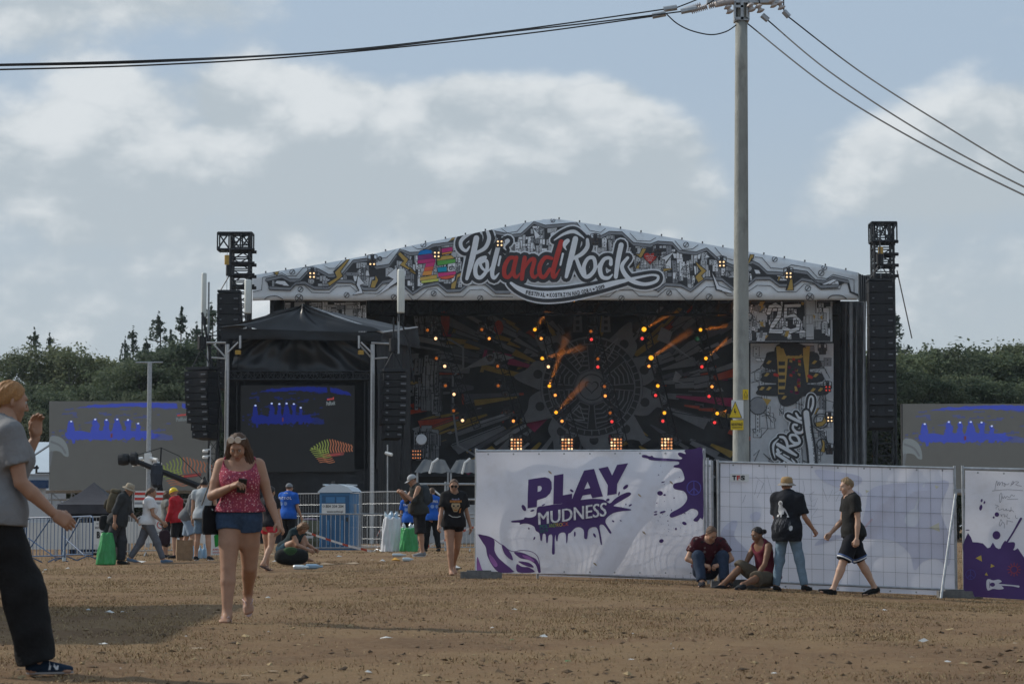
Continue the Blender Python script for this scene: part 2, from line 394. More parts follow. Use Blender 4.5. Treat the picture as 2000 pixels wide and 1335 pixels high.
def clods():
    rs = np.random.RandomState(11); mb = MB(); ms = [mat('clod_a', (0.13, 0.088, 0.055), .95, .3, 20), mat('clod_b', (0.07, 0.048, 0.032), .95, .3, 20), mat('chaff', (0.36, 0.27, 0.15), .95, .3, 20)]
    for k in range(2200):
        y = 12 + 30 * rs.rand() ** 1.6; x = (rs.rand() * 2 - 1) * .235 * y; z = gz(x, y); r = (.006 + .018 * rs.rand() ** 3)
        m = ms[rs.choice(3, p=[.5, .3, .2])]
        vs = [Vector((x + r * (1.3 * a + .4 * rs.randn()), y + r * (b_ + .4 * rs.randn()), z + r * max(c_ * .6 + .15 * rs.randn(), -.5))) for a, b_, c_ in ((1, 0, 0), (-1, 0, 0), (0, 1, 0), (0, -1, 0), (0, 0, 1), (0, 0, -.6))]
        mb.mesh(vs, [(0, 2, 4), (2, 1, 4), (1, 3, 4), (3, 0, 4), (2, 0, 5), (1, 2, 5), (3, 1, 5), (0, 3, 5)], m)
    tag(mb.build('earth_clods'), kind='stuff')
clods()
# ------------------------------------------------------------------ shared materials
BLK = mat('black_vinyl', (0.016, 0.018, 0.022), 0.5, .25, 1.2, bump=.5, bscale=5, spec=.28)
BLKS = mat('black_sheen', (0.020, 0.022, 0.026), 0.38, .2, 1.2, bump=.3, bscale=4, spec=.45)
BLKC = mat('black_cloth', (0.018, 0.019, 0.022), 0.9, .2, 3)
DRAPE = mat('grey_drape', (0.26, 0.27, 0.285), 0.7, .25, 2.0, bump=.4, bscale=8)
STEEL = mat('galvanised_steel', (0.36, 0.38, 0.40), 0.45, .2, 12, metal=.55, spec=.5)
ALU = mat('aluminium', (0.48, 0.49, 0.50), 0.4, .12, 10, metal=.5)
DTRUSS = mat('dark_truss', (0.030, 0.033, 0.038), 0.5, .2, 10, metal=.4)
SPK = mat('speaker_black', (0.012, 0.013, 0.016), 0.55, .25, 6)
SPKG = mat('speaker_grille', (0.020, 0.021, 0.024), 0.8, .3, 40)
WHT = mat('white_plastic', (0.72, 0.73, 0.72), 0.45, .05, 4)
VIN = mat('white_vinyl', (0.80, 0.84, 0.88), 0.6, .05, .5, bump=.15, bscale=1.2, dirt=((0.36, 0.38, 0.40), .6, .5))
INK = mat('ink_dark', (0.050, 0.053, 0.060), .65, .15, 6)
INKL = mat('ink_line', (0.055, 0.057, 0.064), .65, .15, 6)
GRY = mat('ink_mid_grey', (0.26, 0.275, 0.30), .65, .12, 3)
GRL = mat('ink_light_grey', (0.54, 0.565, 0.60), .65, .10, 3)
YEL = mat('ink_yellow', (0.50, 0.34, 0.10), .65, .08, 3)
RED = mat('ink_red', (0.52, 0.055, 0.045), .65, .08, 3)
LET = mat('ink_white', (0.82, 0.85, 0.90), .6, .04, 3)
def ink(n, c): return mat('ink_' + n, hexc(*c), .65, .08, 3)

def lattice(mb, a, b, w, m, bays=6, r=.03, br=.018, n=5):
    """square box truss from a to b, w wide"""
    a, b = Vector(a), Vector(b); d = (b - a).normalized()
    u = Vector((1, 0, 0)) if abs(d.x) < .9 else Vector((0, 1, 0)); u = (u - d * u.dot(d)).normalized(); v = d.cross(u)
    cs = [(u * sx + v * sy) * (w / 2) for sx, sy in ((-1, -1), (1, -1), (1, 1), (-1, 1))]
    for c in cs: mb.tube(a + c, b + c, r, m, n)
    for i in range(bays + 1):
        p = a.lerp(b, i / bays)
        for k in range(4):
            mb.tube(p + cs[k], p + cs[(k + 1) % 4], br, m, 4)
            if i < bays:
                q = a.lerp(b, (i + 1) / bays); k2 = (k + 1) % 4
                mb.tube((p if i % 2 else q) + cs[k], (q if i % 2 else p) + cs[k2], br, m, 4)

# ------------------------------------------------------------------ the main stage
DS = 125.0
def c3(x, y): return (480 + x / 5.8824, 470 + y / 5.8824)
def cA(x, y): return (800 + x / 6.6667, 430 + y / 6.6667)
def cB(x, y): return (1060 + x / 6.6667, 430 + y / 6.6667)
def c4(x, y): return (1300 + x / 5.0, 470 + y / 5.0)
stage = empty('main_stage', Vector((W(1080, 800, DS).x, DS, 0)), 'big festival stage with a peaked roof and grey printed front reading Pol\'and\'Rock', 'stage')
SO = Vector(stage.location)
def stage_part(mb, name, smooth=False):
    o = mb.build(name, None, smooth); o.parent = stage
    return o
OUT = [(493, 586), (493, 537), (600, 520), (700, 502), (800, 480), (900, 460), (1000, 440), (1050, 429.5), (1075, 426), (1100, 429), (1200, 444), (1300, 462), (1400, 480), (1500, 498), (1600, 516), (1676, 532), (1676, 583)]
fs = sheet(DS)
fm = MB(SO)
# roof fascia: a vinyl sheet with slight waves, given depth
def wave(px, py): return 0.10 * math.sin(px * .045) * math.sin(py * .06 + 1.0)
cols = sorted(set([493, 520, 1676] + list(range(540, 1676, 18))))
def topy(px):
    for (a, b) in zip(OUT[1:-2], OUT[2:-1]):
        if a[0] <= px <= b[0]: return a[1] + (b[1] - a[1]) * (px - a[0]) / (b[0] - a[0])
    return 586
rows = 6; vs = []
for px in cols:
    ty = topy(px); by = 586 - (px - 493) * 3 / 1183 + 1.2 * math.sin(px * .03)
    for r_ in range(rows + 1): vs.append(fs(px, ty + (by - ty) * r_ / rows, -0.06))
for px in cols:
    ty = topy(px); vs.append(fs(px, ty, -0.25)); vs.append(fs(px, 585, -0.25))
nr = rows + 1; fc = [(i * nr + k, i * nr + k + 1, (i + 1) * nr + k + 1, (i + 1) * nr + k) for i in range(len(cols) - 1) for k in range(rows)]
b0 = len(cols) * nr
fc += [(i * nr, (i + 1) * nr, b0 + 2 * (i + 1), b0 + 2 * i) for i in range(len(cols) - 1)] + [(i * nr + rows, b0 + 2 * i + 1, b0 + 2 * i + 3, (i + 1) * nr + rows) for i in range(len(cols) - 1)]
fm.mesh(vs, fc, VIN)
fascia = stage_part(fm, 'roof_fascia', True)
# --- the print on the fascia
fclip = lambda x, y, l=0.0: fs(x, max(y, topy(x) + .8), l)
P = Print(fclip, 0.004); P.mb.o = SO
UL = [(520, 546), (551, 539), (566, 547), (585, 547), (602, 529), (622, 527), (642, 538), (668, 537), (690, 510), (718, 506), (735, 522), (760, 518), (782, 487), (800, 495), (820, 494), (845, 479), (884, 474), (905, 474)]
LL = [(526, 563), (567, 565), (579, 553), (596, 553), (614, 563), (643, 563), (657, 550), (686, 550), (696, 555), (710, 565), (735, 565), (747, 552), (769, 548), (790, 560), (806, 574), (827, 560), (855, 554), (873, 569), (899, 568), (915, 554), (947, 553), (968, 571), (996, 571)]
UR = [(1237, 476), (1270, 479), (1285, 473), (1313, 475), (1327, 491), (1360, 494), (1380, 486), (1404, 508), (1432, 520), (1470, 511), (1482, 517), (1498, 532), (1532, 534), (1548, 528), (1576, 532), (1592, 548), (1612, 550), (1626, 542), (1656, 549)]
LR = [(1285, 568), (1300, 556), (1330, 558), (1349, 568), (1378, 544), (1410, 546), (1432, 564), (1460, 558), (1476, 544), (1504, 544), (1522, 558), (1550, 558), (1566, 546), (1588, 550), (1604, 561), (1636, 559)]
UC = [(905, 474), (960, 452), (1000, 460), (1018, 458), (1043, 434), (1065, 442), (1110, 438), (1126, 436), (1145, 462), (1175, 462), (1190, 454), (1215, 455), (1237, 476)]
P.poly(UL + [(905, 560)] + LL[:-3][::-1], INK, 1)
P.poly(UC + [(1237, 520), (1200, 540), (905, 540)], INK, 1)
P.poly(UR + LR[::-1] + [(1237, 560)], INK, 1)
P.poly([(905, 540), (915, 554), (947, 553), (968, 571), (996, 571), (1000, 540)], INK, 1)
# mechanical parts filling the recess: pipes, plates, rivets, gears
def inside(x, y, poly):
    c = False; j = len(poly) - 1
    for i in range(len(poly)):
        if (poly[i][1] > y) != (poly[j][1] > y) and x < (poly[j][0] - poly[i][0]) * (y - poly[i][1]) / (poly[j][1] - poly[i][1]) + poly[i][0]: c = not c
        j = i
    return c
def plates(P, poly, x0, x1, y0, y1, N, seed, lay=2, sc=1.0, pal=None):
    rr = random.Random(seed); pal = pal or [GRL, GRL, GRL, GRY, LET, LET]
    for k in range(N):
        x, y = rr.uniform(x0, x1), rr.uniform(y0, y1); w, h = rr.uniform(4, 13) * sc, rr.uniform(10, 30) * sc
        if rr.random() < .25: w, h = h * .8, w
        sk = rr.uniform(-3, 3) * sc if rr.random() < .4 else 0
        q = [(x, y), (x + w, y + sk * .4), (x + w + sk, y + h), (x + sk, y + h)]
        if not all(inside(a, b, poly) for a, b in q): continue
        L = lay + 2.0 * k / max(N, 1)
        P.poly(q, pal[rr.randrange(len(pal))], L); P.line(q, INK, L + .3, .9 * sc, True)
        if rr.random() < .55:
            n_ = max(1, int(h / (5 * sc)))
            for i in range(n_): P.disc(x + w / 2 + sk * (i + .5) / n_, y + h * (i + .5) / n_, 1.1 * sc, 1.1 * sc, INK, L + .35, 8)
        elif rr.random() < .5: P.line([(x + w * .5, y + 1), (x + w * .5 + sk * .8, y + h - 1)], INK, L + .35, .8 * sc)
pl = UL + [(905, 560)] + LL[:-3][::-1]; plates(P, pl, 520, 905, 474, 574, 500, 5)
pr = UR + LR[::-1] + [(1237, 560)]; plates(P, pr, 1237, 1656, 474, 568, 500, 6)
pc = UC + [(1237, 520), (905, 520)]; plates(P, pc, 905, 1237, 436, 500, 200, 8)
for (x, y, r_) in ((1340, 528, 9), (712, 528, 5), (1420, 535, 6), (1463, 524, 6), (742, 505, 4)):
    P.disc(x, y, r_, r_, GRL, 3); P.ring(x, y, r_, 1.4, INK, 3.5)
    for k in range(12): P.line([(x + r_ * .5 * math.cos(k * .524), y + r_ * .5 * math.sin(k * .524)), (x + r_ * .9 * math.cos(k * .524), y + r_ * .9 * math.sin(k * .524))], INK, 3.6, 1)
def off(pl, dx, dy): return [(x + dx, y + dy) for x, y in pl]
def pipe(pl, s):      # s=-1: recess lies below the pipe; grey shadow side, then outlines
    P.ribbon(off(pl, 0, -s * 1.0), GRY, 4, 5.5, smooth=False); P.line(off(pl, 0, s * 2.2), INKL, 4.6, 1.6); P.line(off(pl, 0, -s * 4.0), INKL, 4.6, 1.3)
pipe(UL, -1); pipe(UR, -1); pipe(UC, -1); pipe(LL, 1); pipe(LR, 1)
# outer thin outlines of the pipes
P.line([(494, 570), (511, 566), (513, 542), (551, 533), (560, 539), (578, 539), (592, 523), (627, 515), (643, 524), (655, 524), (668, 508)], INKL, 4, 1.3)
P.line([(680, 502), (721, 496), (733, 506), (755, 503), (773, 482)], INKL, 4, 1.3)
P.line([(524, 548), (527, 566), (568, 567), (574, 557), (594, 556), (609, 571), (643, 572), (658, 559), (684, 558), (700, 572), (737, 573), (770, 549)], INKL, 4, 1.2)
P.line([(796, 574), (806, 586), (815, 585), (836, 565), (853, 564), (869, 579), (905, 579), (918, 566), (943, 565), (962, 579), (1002, 580)], INKL, 4, 1.2)
P.line([(845, 478), (835, 486), (815, 486), (804, 478)], INKL, 4, 1.3); P.line([(978, 444), (991, 455), (1010, 452), (1024, 436)], INKL, 4, 1.3)
P.line([(1142, 438), (1152, 450), (1173, 454), (1183, 446)], INKL, 4, 1.2); P.line([(1230, 455), (1244, 470), (1270, 471), (1281, 464)], INKL, 4, 1.2); P.line([(1318, 470), (1333, 488), (1353, 486), (1364, 478)], INKL, 4, 1.3)
P.line([(1396, 483), (1412, 502), (1432, 508)], INKL, 4, 1.3)
P.line([(1474, 502), (1488, 503), (1505, 523), (1533, 525), (1546, 517), (1580, 523), (1597, 542), (1615, 544), (1627, 536), (1668, 546), (1668, 573)], INKL, 4, 1.4)
P.line([(1656, 549), (1661, 570), (1675, 576)], INK, 4, 4)
P.line([(1172, 579), (1190, 579), (1206, 566), (1235, 566), (1248, 578), (1284, 579), (1302, 564), (1320, 565), (1340, 586), (1353, 586), (1380, 560), (1402, 560), (1420, 577), (1432, 577)], INKL, 4, 1.3)
P.line([(1460, 570), (1479, 557), (1505, 558), (1519, 570), (1555, 570), (1570, 555), (1591, 555), (1602, 565), (1641, 564), (1645, 551)], INKL, 4, 1.3)
for (x, y, r_, cr) in ((571, 531, 5, 0), (587, 565, 5, 0), (677, 576, 5, 0), (584, 582, 7.5, 1), (769, 580, 5, 0), (827, 478, 5, 0), (847, 573, 5, 0), (938, 582, 5, 0), (1214, 582, 5, 0), (1307, 572, 5, 0), (1340, 478, 5, 0), (1385, 580, 6, 0), (1483, 575, 5, 0), (1578, 563, 5.5, 0), (1582, 580, 7.5, 1), (1604, 533, 5.5, 0), (1513, 506, 5, 0), (1610, 522, 5, 0), (1080, 430, 4, 0)):
    P.ring(x, y, r_, 1.3, INKL, 4, 16); P.line([(x - r_ * .6, y + r_ * .7), (x + r_ * .6, y - r_ * .7)], INKL, 4, 1.6)
    if cr: P.line([(x - r_ * .7, y - r_ * .5), (x + r_ * .7, y + r_ * .5)], INKL, 4, 1.6)
P.ribbon([(517, 584), (525, 579), (540, 578), (552, 584)], INKL, 4, 1.6); P.ribbon([(1617, 583), (1625, 577), (1643, 577), (1653, 583)], INKL, 4, 1.8)
def bolt(pts, m=YEL, lay=6, ow=2.2):
    P.line(pts, INK, lay - .3, ow * 1.8, True); P.poly(pts, m, lay)
for b in ([c3(*q) for q in ((1160, 190), (1190, 190), (1085, 350), (1110, 405), (1075, 435), (965, 515), (935, 480), (1040, 415), (1015, 358))],
          [c3(*q) for q in ((1770, 130), (1865, 215), (1830, 275), (1960, 380), (1775, 275), (1810, 240), (1740, 160))],
          [c3(*q) for q in ((1492, 400), (1520, 450), (1480, 540), (1435, 535), (1455, 460), (1480, 445))], [c3(*q) for q in ((315, 350), (380, 345), (360, 395))],
          [cA(*q) for q in ((742, 560), (747, 700), (625, 742), (590, 890), (540, 890), (547, 830), (592, 790), (610, 700), (715, 650))], [cA(*q) for q in ((500, 285), (560, 225), (610, 230), (600, 255))],
          [cA(*q) for q in ((0, 610), (85, 695), (60, 695), (0, 655))],
          [c4(*q) for q in ((290, 205), (395, 295), (345, 340), (370, 375), (320, 405), (285, 345), (340, 295))], [c4(*q) for q in ((803, 230), (830, 135), (860, 140), (850, 170))], [c4(*q) for q in ((1210, 370), (1235, 370), (1245, 480), (1180, 480))],
          [c4(*q) for q in ((1092, 352), (1122, 352), (1102, 395))], [cB(*q) for q in ((990, 410), (1260, 450), (1300, 370), (1345, 375), (1280, 490), (1180, 440))], [cB(*q) for q in ((1262, 540), (1250, 630), (1215, 625))], [cB(*q) for q in ((1570, 632), (1690, 632), (1575, 665))]):
    bolt(b)
for b in ([c3(*q) for q in ((1290, 400), (1360, 490), (1310, 510), (1345, 600), (1230, 620), (1300, 570), (1265, 505))], [c3(*q) for q in ((1740, 300), (1625, 400), (1700, 440), (1505, 632), (1745, 480))],
          [c4(*q) for q in ((440, 285), (520, 440), (650, 495), (640, 512), (495, 478))], [cA(*q) for q in ((1600, 95), (1700, 205), (1640, 245))], [cB(*q) for q in ((1705, 415), (1535, 500), (1590, 510), (1600, 560))], [c4(*q) for q in ((1520, 430), (1640, 375), (1670, 385), (1600, 425))], [c4(*q) for q in ((395, 130), (430, 160), (385, 170))], [c3(*q) for q in ((330, 490), (360, 460), (450, 465), (500, 520), (390, 510))]):
    bolt(b, LET, 6, 1.8)
# 25th
C25 = dict(blue=(20, 135, 215), plum=(140, 60, 130), magenta=(205, 60, 130), pink=(225, 70, 140), coral=(235, 105, 80), amber=(235, 160, 80), sand=(215, 180, 95), lime=(215, 220, 110), green=(105, 185, 90), teal=(20, 160, 195))
S25 = [('blue', ((108, 452), (140, 402), (210, 383), (285, 392), (318, 428))), ('plum', ((105, 462), (318, 432), (338, 490), (108, 520))), ('magenta', ((105, 525), (335, 493), (335, 545), (190, 560), (105, 565))), ('pink', ((215, 562), (332, 546), (315, 597), (200, 612))),
       ('coral', ((200, 614), (315, 600), (300, 650), (185, 665))), ('amber', ((182, 668), (298, 655), (283, 712), (165, 718))), ('sand', ((140, 745), (355, 710), (355, 757), (135, 787))), ('lime', ((150, 792), (380, 757), (375, 790), (160, 818))),
       ('magenta', ((400, 376), (555, 350), (560, 400), (405, 426))), ('amber', ((408, 432), (550, 408), (548, 427), (410, 452))), ('sand', ((362, 500), (440, 465), (545, 460), (582, 495), (358, 527))), ('green', ((358, 532), (592, 505), (597, 550), (365, 590))), ('teal', ((360, 620), (482, 605), (482, 667), (370, 674))), ('pink', ((370, 690), (602, 668), (600, 702), (375, 738))), ('coral', ((383, 742), (592, 710), (570, 745), (480, 767), (420, 762)))]
for nme, q in S25:
    q = [cA(*p) for p in q]; P.line(q, INK, 6.2, 2.6, True)
for nme, q in S25: P.poly([cA(*p) for p in q], ink(nme, C25[nme]), 7)
P.poly([cA(*p) for p in ((500, 572), (592, 558), (592, 655), (500, 662))], LET, 7.3)
P.text('th', [cA(510, 655), cA(585, 645), cA(585, 575), cA(510, 585)], INK, 7.8, .03)
# the lettering, as brush strokes (x, y, width) in crop pixels
LETW = {'A': [
    [(780, 345, 20), (735, 400, 38), (675, 355, 48), (672, 270, 48), (760, 190, 45), (860, 155, 20)], [(870, 235, 74), (838, 400, 76), (795, 580, 70), (745, 765, 42)], [(1010, 140, 40), (1035, 240, 52), (985, 360, 52), (870, 428, 40)],
    [(985, 485, 46), (905, 520, 52), (858, 620, 54), (868, 725, 56), (930, 745, 50), (1005, 650, 46), (1000, 530, 46), (925, 560, 40), (950, 630, 36), (1020, 665, 24), (1070, 600, 14)],
    [(1155, 345, 58), (1110, 520, 60), (1075, 680, 56), (1100, 755, 46), (1165, 690, 12)], [(1278, 270, 58), (1245, 300, 62), (1228, 350, 36), (1255, 390, 12)], [(1182, 475, 28), (1158, 590, 26)]],
    'AR': [[(1390, 500, 46), (1305, 495, 52), (1240, 600, 58), (1235, 715, 56), (1290, 740, 50), (1355, 640, 46), (1385, 510, 52)], [(1390, 490, 56), (1352, 660, 56), (1385, 745, 44), (1450, 680, 14)],
           [(1500, 490, 56), (1478, 620, 56), (1462, 765, 54)], [(1470, 680, 20), (1560, 530, 46), (1625, 520, 54), (1590, 680, 52), (1625, 745, 44), (1690, 680, 12)],
           [(1850, 500, 44), (1765, 490, 52), (1695, 600, 58), (1700, 715, 56), (1755, 740, 50), (1825, 640, 46)], [(1975, 285, 66), (1905, 520, 66), (1865, 680, 60), (1885, 745, 46), (1955, 640, 12)]],
    'B': [[(325, 270, 56), (295, 300, 62), (282, 345, 36), (305, 388, 12)], [(262, 440, 28), (230, 585, 26)],
          [(150, 262, 16), (270, 185, 34), (400, 150, 48), (500, 205, 26), (540, 240, 10)], [(580, 255, 40), (580, 350, 56), (510, 440, 54), (400, 500, 44)], [(425, 245, 72), (385, 420, 74), (340, 600, 66), (305, 740, 42)],
          [(440, 510, 46), (490, 640, 52), (545, 730, 54), (610, 725, 54), (680, 630, 48), (665, 500, 50), (590, 500, 48), (535, 600, 50), (545, 700, 46)], [(690, 640, 20), (740, 560, 14)],
          [(885, 575, 50), (880, 500, 42), (800, 510, 50), (745, 620, 58), (770, 735, 54), (850, 755, 44), (905, 710, 16)],
          [(1020, 325, 66), (980, 520, 64), (950, 740, 52)], [(1105, 490, 40), (1030, 600, 52), (1080, 720, 60), (1180, 800, 58), (1330, 835, 46), (1470, 800, 40), (1500, 735, 34), (1420, 715, 28), (1250, 745, 34), (1080, 785, 44)]]}
RIB = [(998, 553, 5), (1012, 563, 9), (1035, 572, 13), (1062, 576, 15), (1090, 575, 15), (1120, 571, 14), (1165, 562, 12), (1200, 553, 10), (1222, 548, 7)]
def lettering(P, T, k, lay0, inks, ribbon=True, red=True):
    """T maps photo px -> px on this sheet, k = size factor"""
    wh, dk, lt, rd = inks
    def st(q, f): return [f(x, y) for x, y, w in q], [w / 6.6667 * k for x, y, w in q]
    allst = [(st(q, lambda x, y: T(*cA(x, y))), lt) for q in LETW['A']] + [(st(q, lambda x, y: T(*cA(x, y))), rd) for q in LETW['AR']] + [(st(q, lambda x, y: T(*cB(x, y))), lt) for q in LETW['B']]
    if ribbon: allst.append((([T(x, y) for x, y, w in RIB], [w * k for x, y, w in RIB]), lt))
    n_ = len(allst)
    for g, ms, l0 in ((10, wh, 0), (7, dk, 8), (0, None, 16)):
        for i, (pw, m) in enumerate(allst): P.ribbon(pw[0], ms or m, lay0 + l0 + .3 * i, pw[1], grow=g * k)
lettering(P, lambda x, y: (x, y), 1.0, 8, (LET, INK, LET, RED))
def text_path(P, txt, pts, h, m, lay, cw=.62, bold=.04):
    pts = [np.array(p, float) for p in catmull(pts, 12)]; seg = [np.hypot(*(b - a)) for a, b in zip(pts, pts[1:])]; cum = np.concatenate([[0], np.cumsum(seg)])
    wts = [0.45 if ch == ' ' else (0.45 if ch in 'IijlŁ1' and ch != 'Ł' else (.55 if ch == '•' else 1.0)) for ch in txt]; tot = sum(wts); pos = 0
    for ch, w in zip(txt, wts):
        s0 = (pos + .08 * w) / tot * cum[-1]; s1 = (pos + .92 * w) / tot * cum[-1]; pos += w
        if ch == ' ': continue
        def at(s): i = min(np.searchsorted(cum, s) - 1 if s > 0 else 0, len(seg) - 1); i = max(i, 0); return pts[i] + (pts[i + 1] - pts[i]) * (s - cum[i]) / seg[i]
        a, b = at(s0), at(s1); d = (b - a) / np.hypot(*(b - a)); n_ = np.array([d[1], -d[0]])
        if ch == '•': c = (a + b) / 2 + n_ * h * .5; P.disc(c[0], c[1], h * .25, h * .25, m, lay, 10); continue
        P.text(ch, [a, b, b + n_ * h * (1.0 if ch != 'Ą' else 1.0), a + n_ * h], m, lay, bold)
text_path(P, 'FESTIVAL • KOSTRZYN NAD ODRĄ • 2019', [(1026, 575), (1060, 580), (1100, 580), (1140, 574), (1182, 563.5)], 8.2, INK, 34)
# heart sticker
def heart(P, x, y, r, m, lay):
    pts = [(x + r * .0625 * 16 * math.sin(t) ** 3, y - r * .0625 * (13 * math.cos(t) - 5 * math.cos(2 * t) - 2 * math.cos(3 * t) - math.cos(4 * t))) for t in np.linspace(0, 2 * math.pi, 28, endpoint=False)]
    P.poly(pts, m, lay)
heart(P, 1269.5, 503.5, 14.5, INK, 26); heart(P, 1269.5, 503.5, 12.5, RED, 27)
for k, (tx, w) in enumerate((('wielka orkiestra', 17), ('świątecznej', 13), ('pomocy', 8))):
    P.text(tx, [(1269 - w / 2, 502 + k * 4.6), (1269 + w / 2, 501.4 + k * 4.6), (1269 + w / 2, 498.4 + k * 4.6), (1269 - w / 2, 499 + k * 4.6)], LET, 28)
pr_ = P.build('front_print', stage)
stage_children = [fascia, pr_]
# top edge rivets (lashing knobs along the roof edge)
kn = MB(SO)
for px in list(range(519, 1060, 39)) + list(range(1092, 1680, 40)):
    a = fs(px, topy(px), 0.0); kn.tube(a, a + Vector((0, 0, .10)), .04, DTRUSS, 6)
tag(stage_part(kn, 'lashing_knobs'), kind='stuff')
# roof skin behind, side walls, back wall, deck, interior trusses
def at(px, D, z): p = W(px, 700, D); return Vector((p.x, D, z))
rf = MB(SO); DB = 143.0
front = [(493, 537), (1075, 426), (1676, 532)]
Fp = [W(x, y, DS) + Vector((0, .3, -.12)) for x, y in front]; Bp = [Vector((p.x, DB, p.z)) for p in Fp]
for i in (0, 1):
    for dz, flip in ((0, 0), (-.25, 1)):
        q = [Fp[i], Fp[i + 1], Bp[i + 1], Bp[i]]; q = [Vector(v) + Vector((0, 0, dz)) for v in q]
        rf.poly(q if not flip else q[::-1], BLK)
rf.poly([Fp[0], Bp[0], Bp[0] + Vector((0, 0, -.25)), Fp[0] + Vector((0, 0, -.25))], BLK)
stage_part(rf, 'roof_skin')
# right gable end: dark canvas sagging beside the fascia
sd = MB(SO); N_ = 10
for k in range(N_):
    a0, a1 = k / N_, (k + 1) / N_
    def ev(a): return W(1676 + 46 * a, 532 + 14 * a + 3 * math.sin(a * 9), DS + 9 * a), W(1676 + 40 * a, 586 + 6 * math.sin(a * 7), DS + 9 * a) + Vector((0, .25 * math.sin(a * 25), 0))
    (t0, b0_), (t1, b1_) = ev(a0), ev(a1); sd.poly([t0, t1, b1_, b0_], BLK)
for k in range(9): a = W(1680 + 4.4 * k, 535 + k * 1.3, DS + k); sd.tube(a, W(1682 + 3.6 * k, 588, DS + k), .05, DTRUSS, 5)
stage_part(sd, 'side_canvas')
bw = MB(SO)
x0, x1 = W(560, 700, DB).x, W(1640, 700, DB).x
bw.box(((x0 + x1) / 2, DB, 7.5), ((x1 - x0) / 2, .1, 9), BLKC)
xl = W(560, 700, 134).x; bw.box((xl, 134, 6.5), (.1, 8.6, 7.2), BLKC)
stage_part(bw, 'dark_enclosure')
dk_ = MB(SO); xa, xb = W(560, 700, DS).x, W(1650, 700, DS).x
dk_.box(((xa + xb) / 2, (DS + DB) / 2 + .5, 1.0), ((xb - xa) / 2, (DB - DS) / 2 - .6, .95), BLKC); stage_part(dk_, 'stage_deck')
# roof trusses seen under the fascia
for i, D in enumerate((127.5, 131.5, 135.5)):
    t_ = MB(SO); lattice(t_, at(700, D, W(700, 601, D).z), at(1640, D, W(1640, 601, D).z), .75, DTRUSS, 40, .05, .03); stage_part(t_, 'roof_truss')
# dark printed backdrop
DBK = 140.0
bd = MB(SO); fb = sheet(DBK)
BK0 = mat('backdrop_black', (0.068, 0.072, 0.082), .8, .2, 1); BKG = mat('backdrop_grey', (0.44, 0.46, 0.50), .8, .15, 2); BKM = mat('backdrop_mid', (0.30, 0.315, 0.35), .8, .15, 2)
BKY = mat('backdrop_ochre', (0.50, 0.34, 0.09), .8, .15, 2); BKR = mat('backdrop_red', (0.60, 0.10, 0.05), .8, .15, 2); BKP = mat('backdrop_magenta', (0.50, 0.06, 0.17), .8, .15, 2); BKB = mat('backdrop_blue', (0.04, 0.14, 0.32), .8, .15, 2); BKL = mat('backdrop_slate', (0.17, 0.18, 0.21), .8, .15, 2)
bd.poly([fb(690, 960, -.02), fb(1480, 960, -.02), fb(1480, 585, -.02), fb(690, 585, -.02)], BK0); stage_part(bd, 'backdrop')
Q = Print(lambda x, y, l=0.0: fb(x, y, l), 0.006); Q.mb.o = SO; rb = random.Random(21); cx, cy = 1155, 757
for k in range(330):                           # wedges, bolts and beams bursting out of the emblem
    a = rb.uniform(0, 6.283); r0 = rb.uniform(100, 265); r1 = r0 + rb.uniform(25, 110); w0, w1 = rb.uniform(2, 6), rb.uniform(4, 13)
    c, s_ = math.cos(a), math.sin(a)
    def pt(r, o): return (cx + r * c * 1.25 - o * s_, cy + r * s_ * .78 + o * c)
    m = rb.choice([BKY, BKY, BKM, BKG, BKM, BKR, BKP, BKM, BKM, BKY, BK0, BK0, BK0, BKL, BKL])
    if rb.random() < .45: q = [pt(r0, -w0), pt((r0 + r1) / 2, -w1), pt((r0 + r1) / 2, -w1 * .2), pt(r1, -w1 * 1.3), pt(r1 * 1.02, w1 * .2), pt((r0 + r1) / 2, w1 * .9), pt((r0 + r1) / 2, w0), pt(r0, w0)]
    else: q = [pt(r0, -w0), pt(r1, -w1), pt(r1, w1), pt(r0, w0)]
    if all(700 < x < 1470 and 597 < y < 940 for x, y in q): Q.poly(q, m, 1 + k * .3); Q.line(q, BK0, 1.15 + k * .3, 1.7, True)
for (x0_, y0_, w_, h_) in ((806, 610, 62, 60), (806, 690, 60, 120), (846, 720, 20, 150), (806, 830, 60, 70)):
    plates(Q, [(x0_, y0_), (x0_ + w_, y0_), (x0_ + w_, y0_ + h_), (x0_, y0_ + h_)], x0_, x0_ + w_, y0_, y0_ + h_, 60, int(x0_ + y0_), 103, 1.6, [BKM, BKM, BKG])
Q.line([(850, 660), (880, 665), (905, 680), (905, 720), (885, 735), (885, 800), (895, 870), (930, 890)], BKG, 106.0, 4)
for k in range(10):                           # shark-fin teeth with round holes
    a = -.95 + k * .62; c, s_ = math.cos(a), math.sin(a)
    def pt(r, o): return (cx + r * c - o * s_, cy + r * s_ * .95 + o * c)
    if -1.9 < (a + math.pi) % (2 * math.pi) - math.pi < -1.2: continue
    Q.blob([pt(88, -24), pt(115, -26), pt(152, -16), pt(132, 4), pt(118, 24), pt(88, 24)], BKM, 107); Q.disc(*pt(108, 0), 9, 9, BK0, 107.5)
Q.disc(cx, cy, 100, 96, BK0, 108.0, 40); Q.ring(cx, cy, 97, 4, BKM, 108.5, 44); Q.ring(cx, cy, 84, 2, BKM, 108.5, 40)
for k in range(40):
    a = k * math.pi / 20; Q.line([(cx + 85 * math.cos(a), cy + 83 * math.sin(a)), (cx + 94 * math.cos(a), cy + 92 * math.sin(a))], BKM, 108.6, 2)
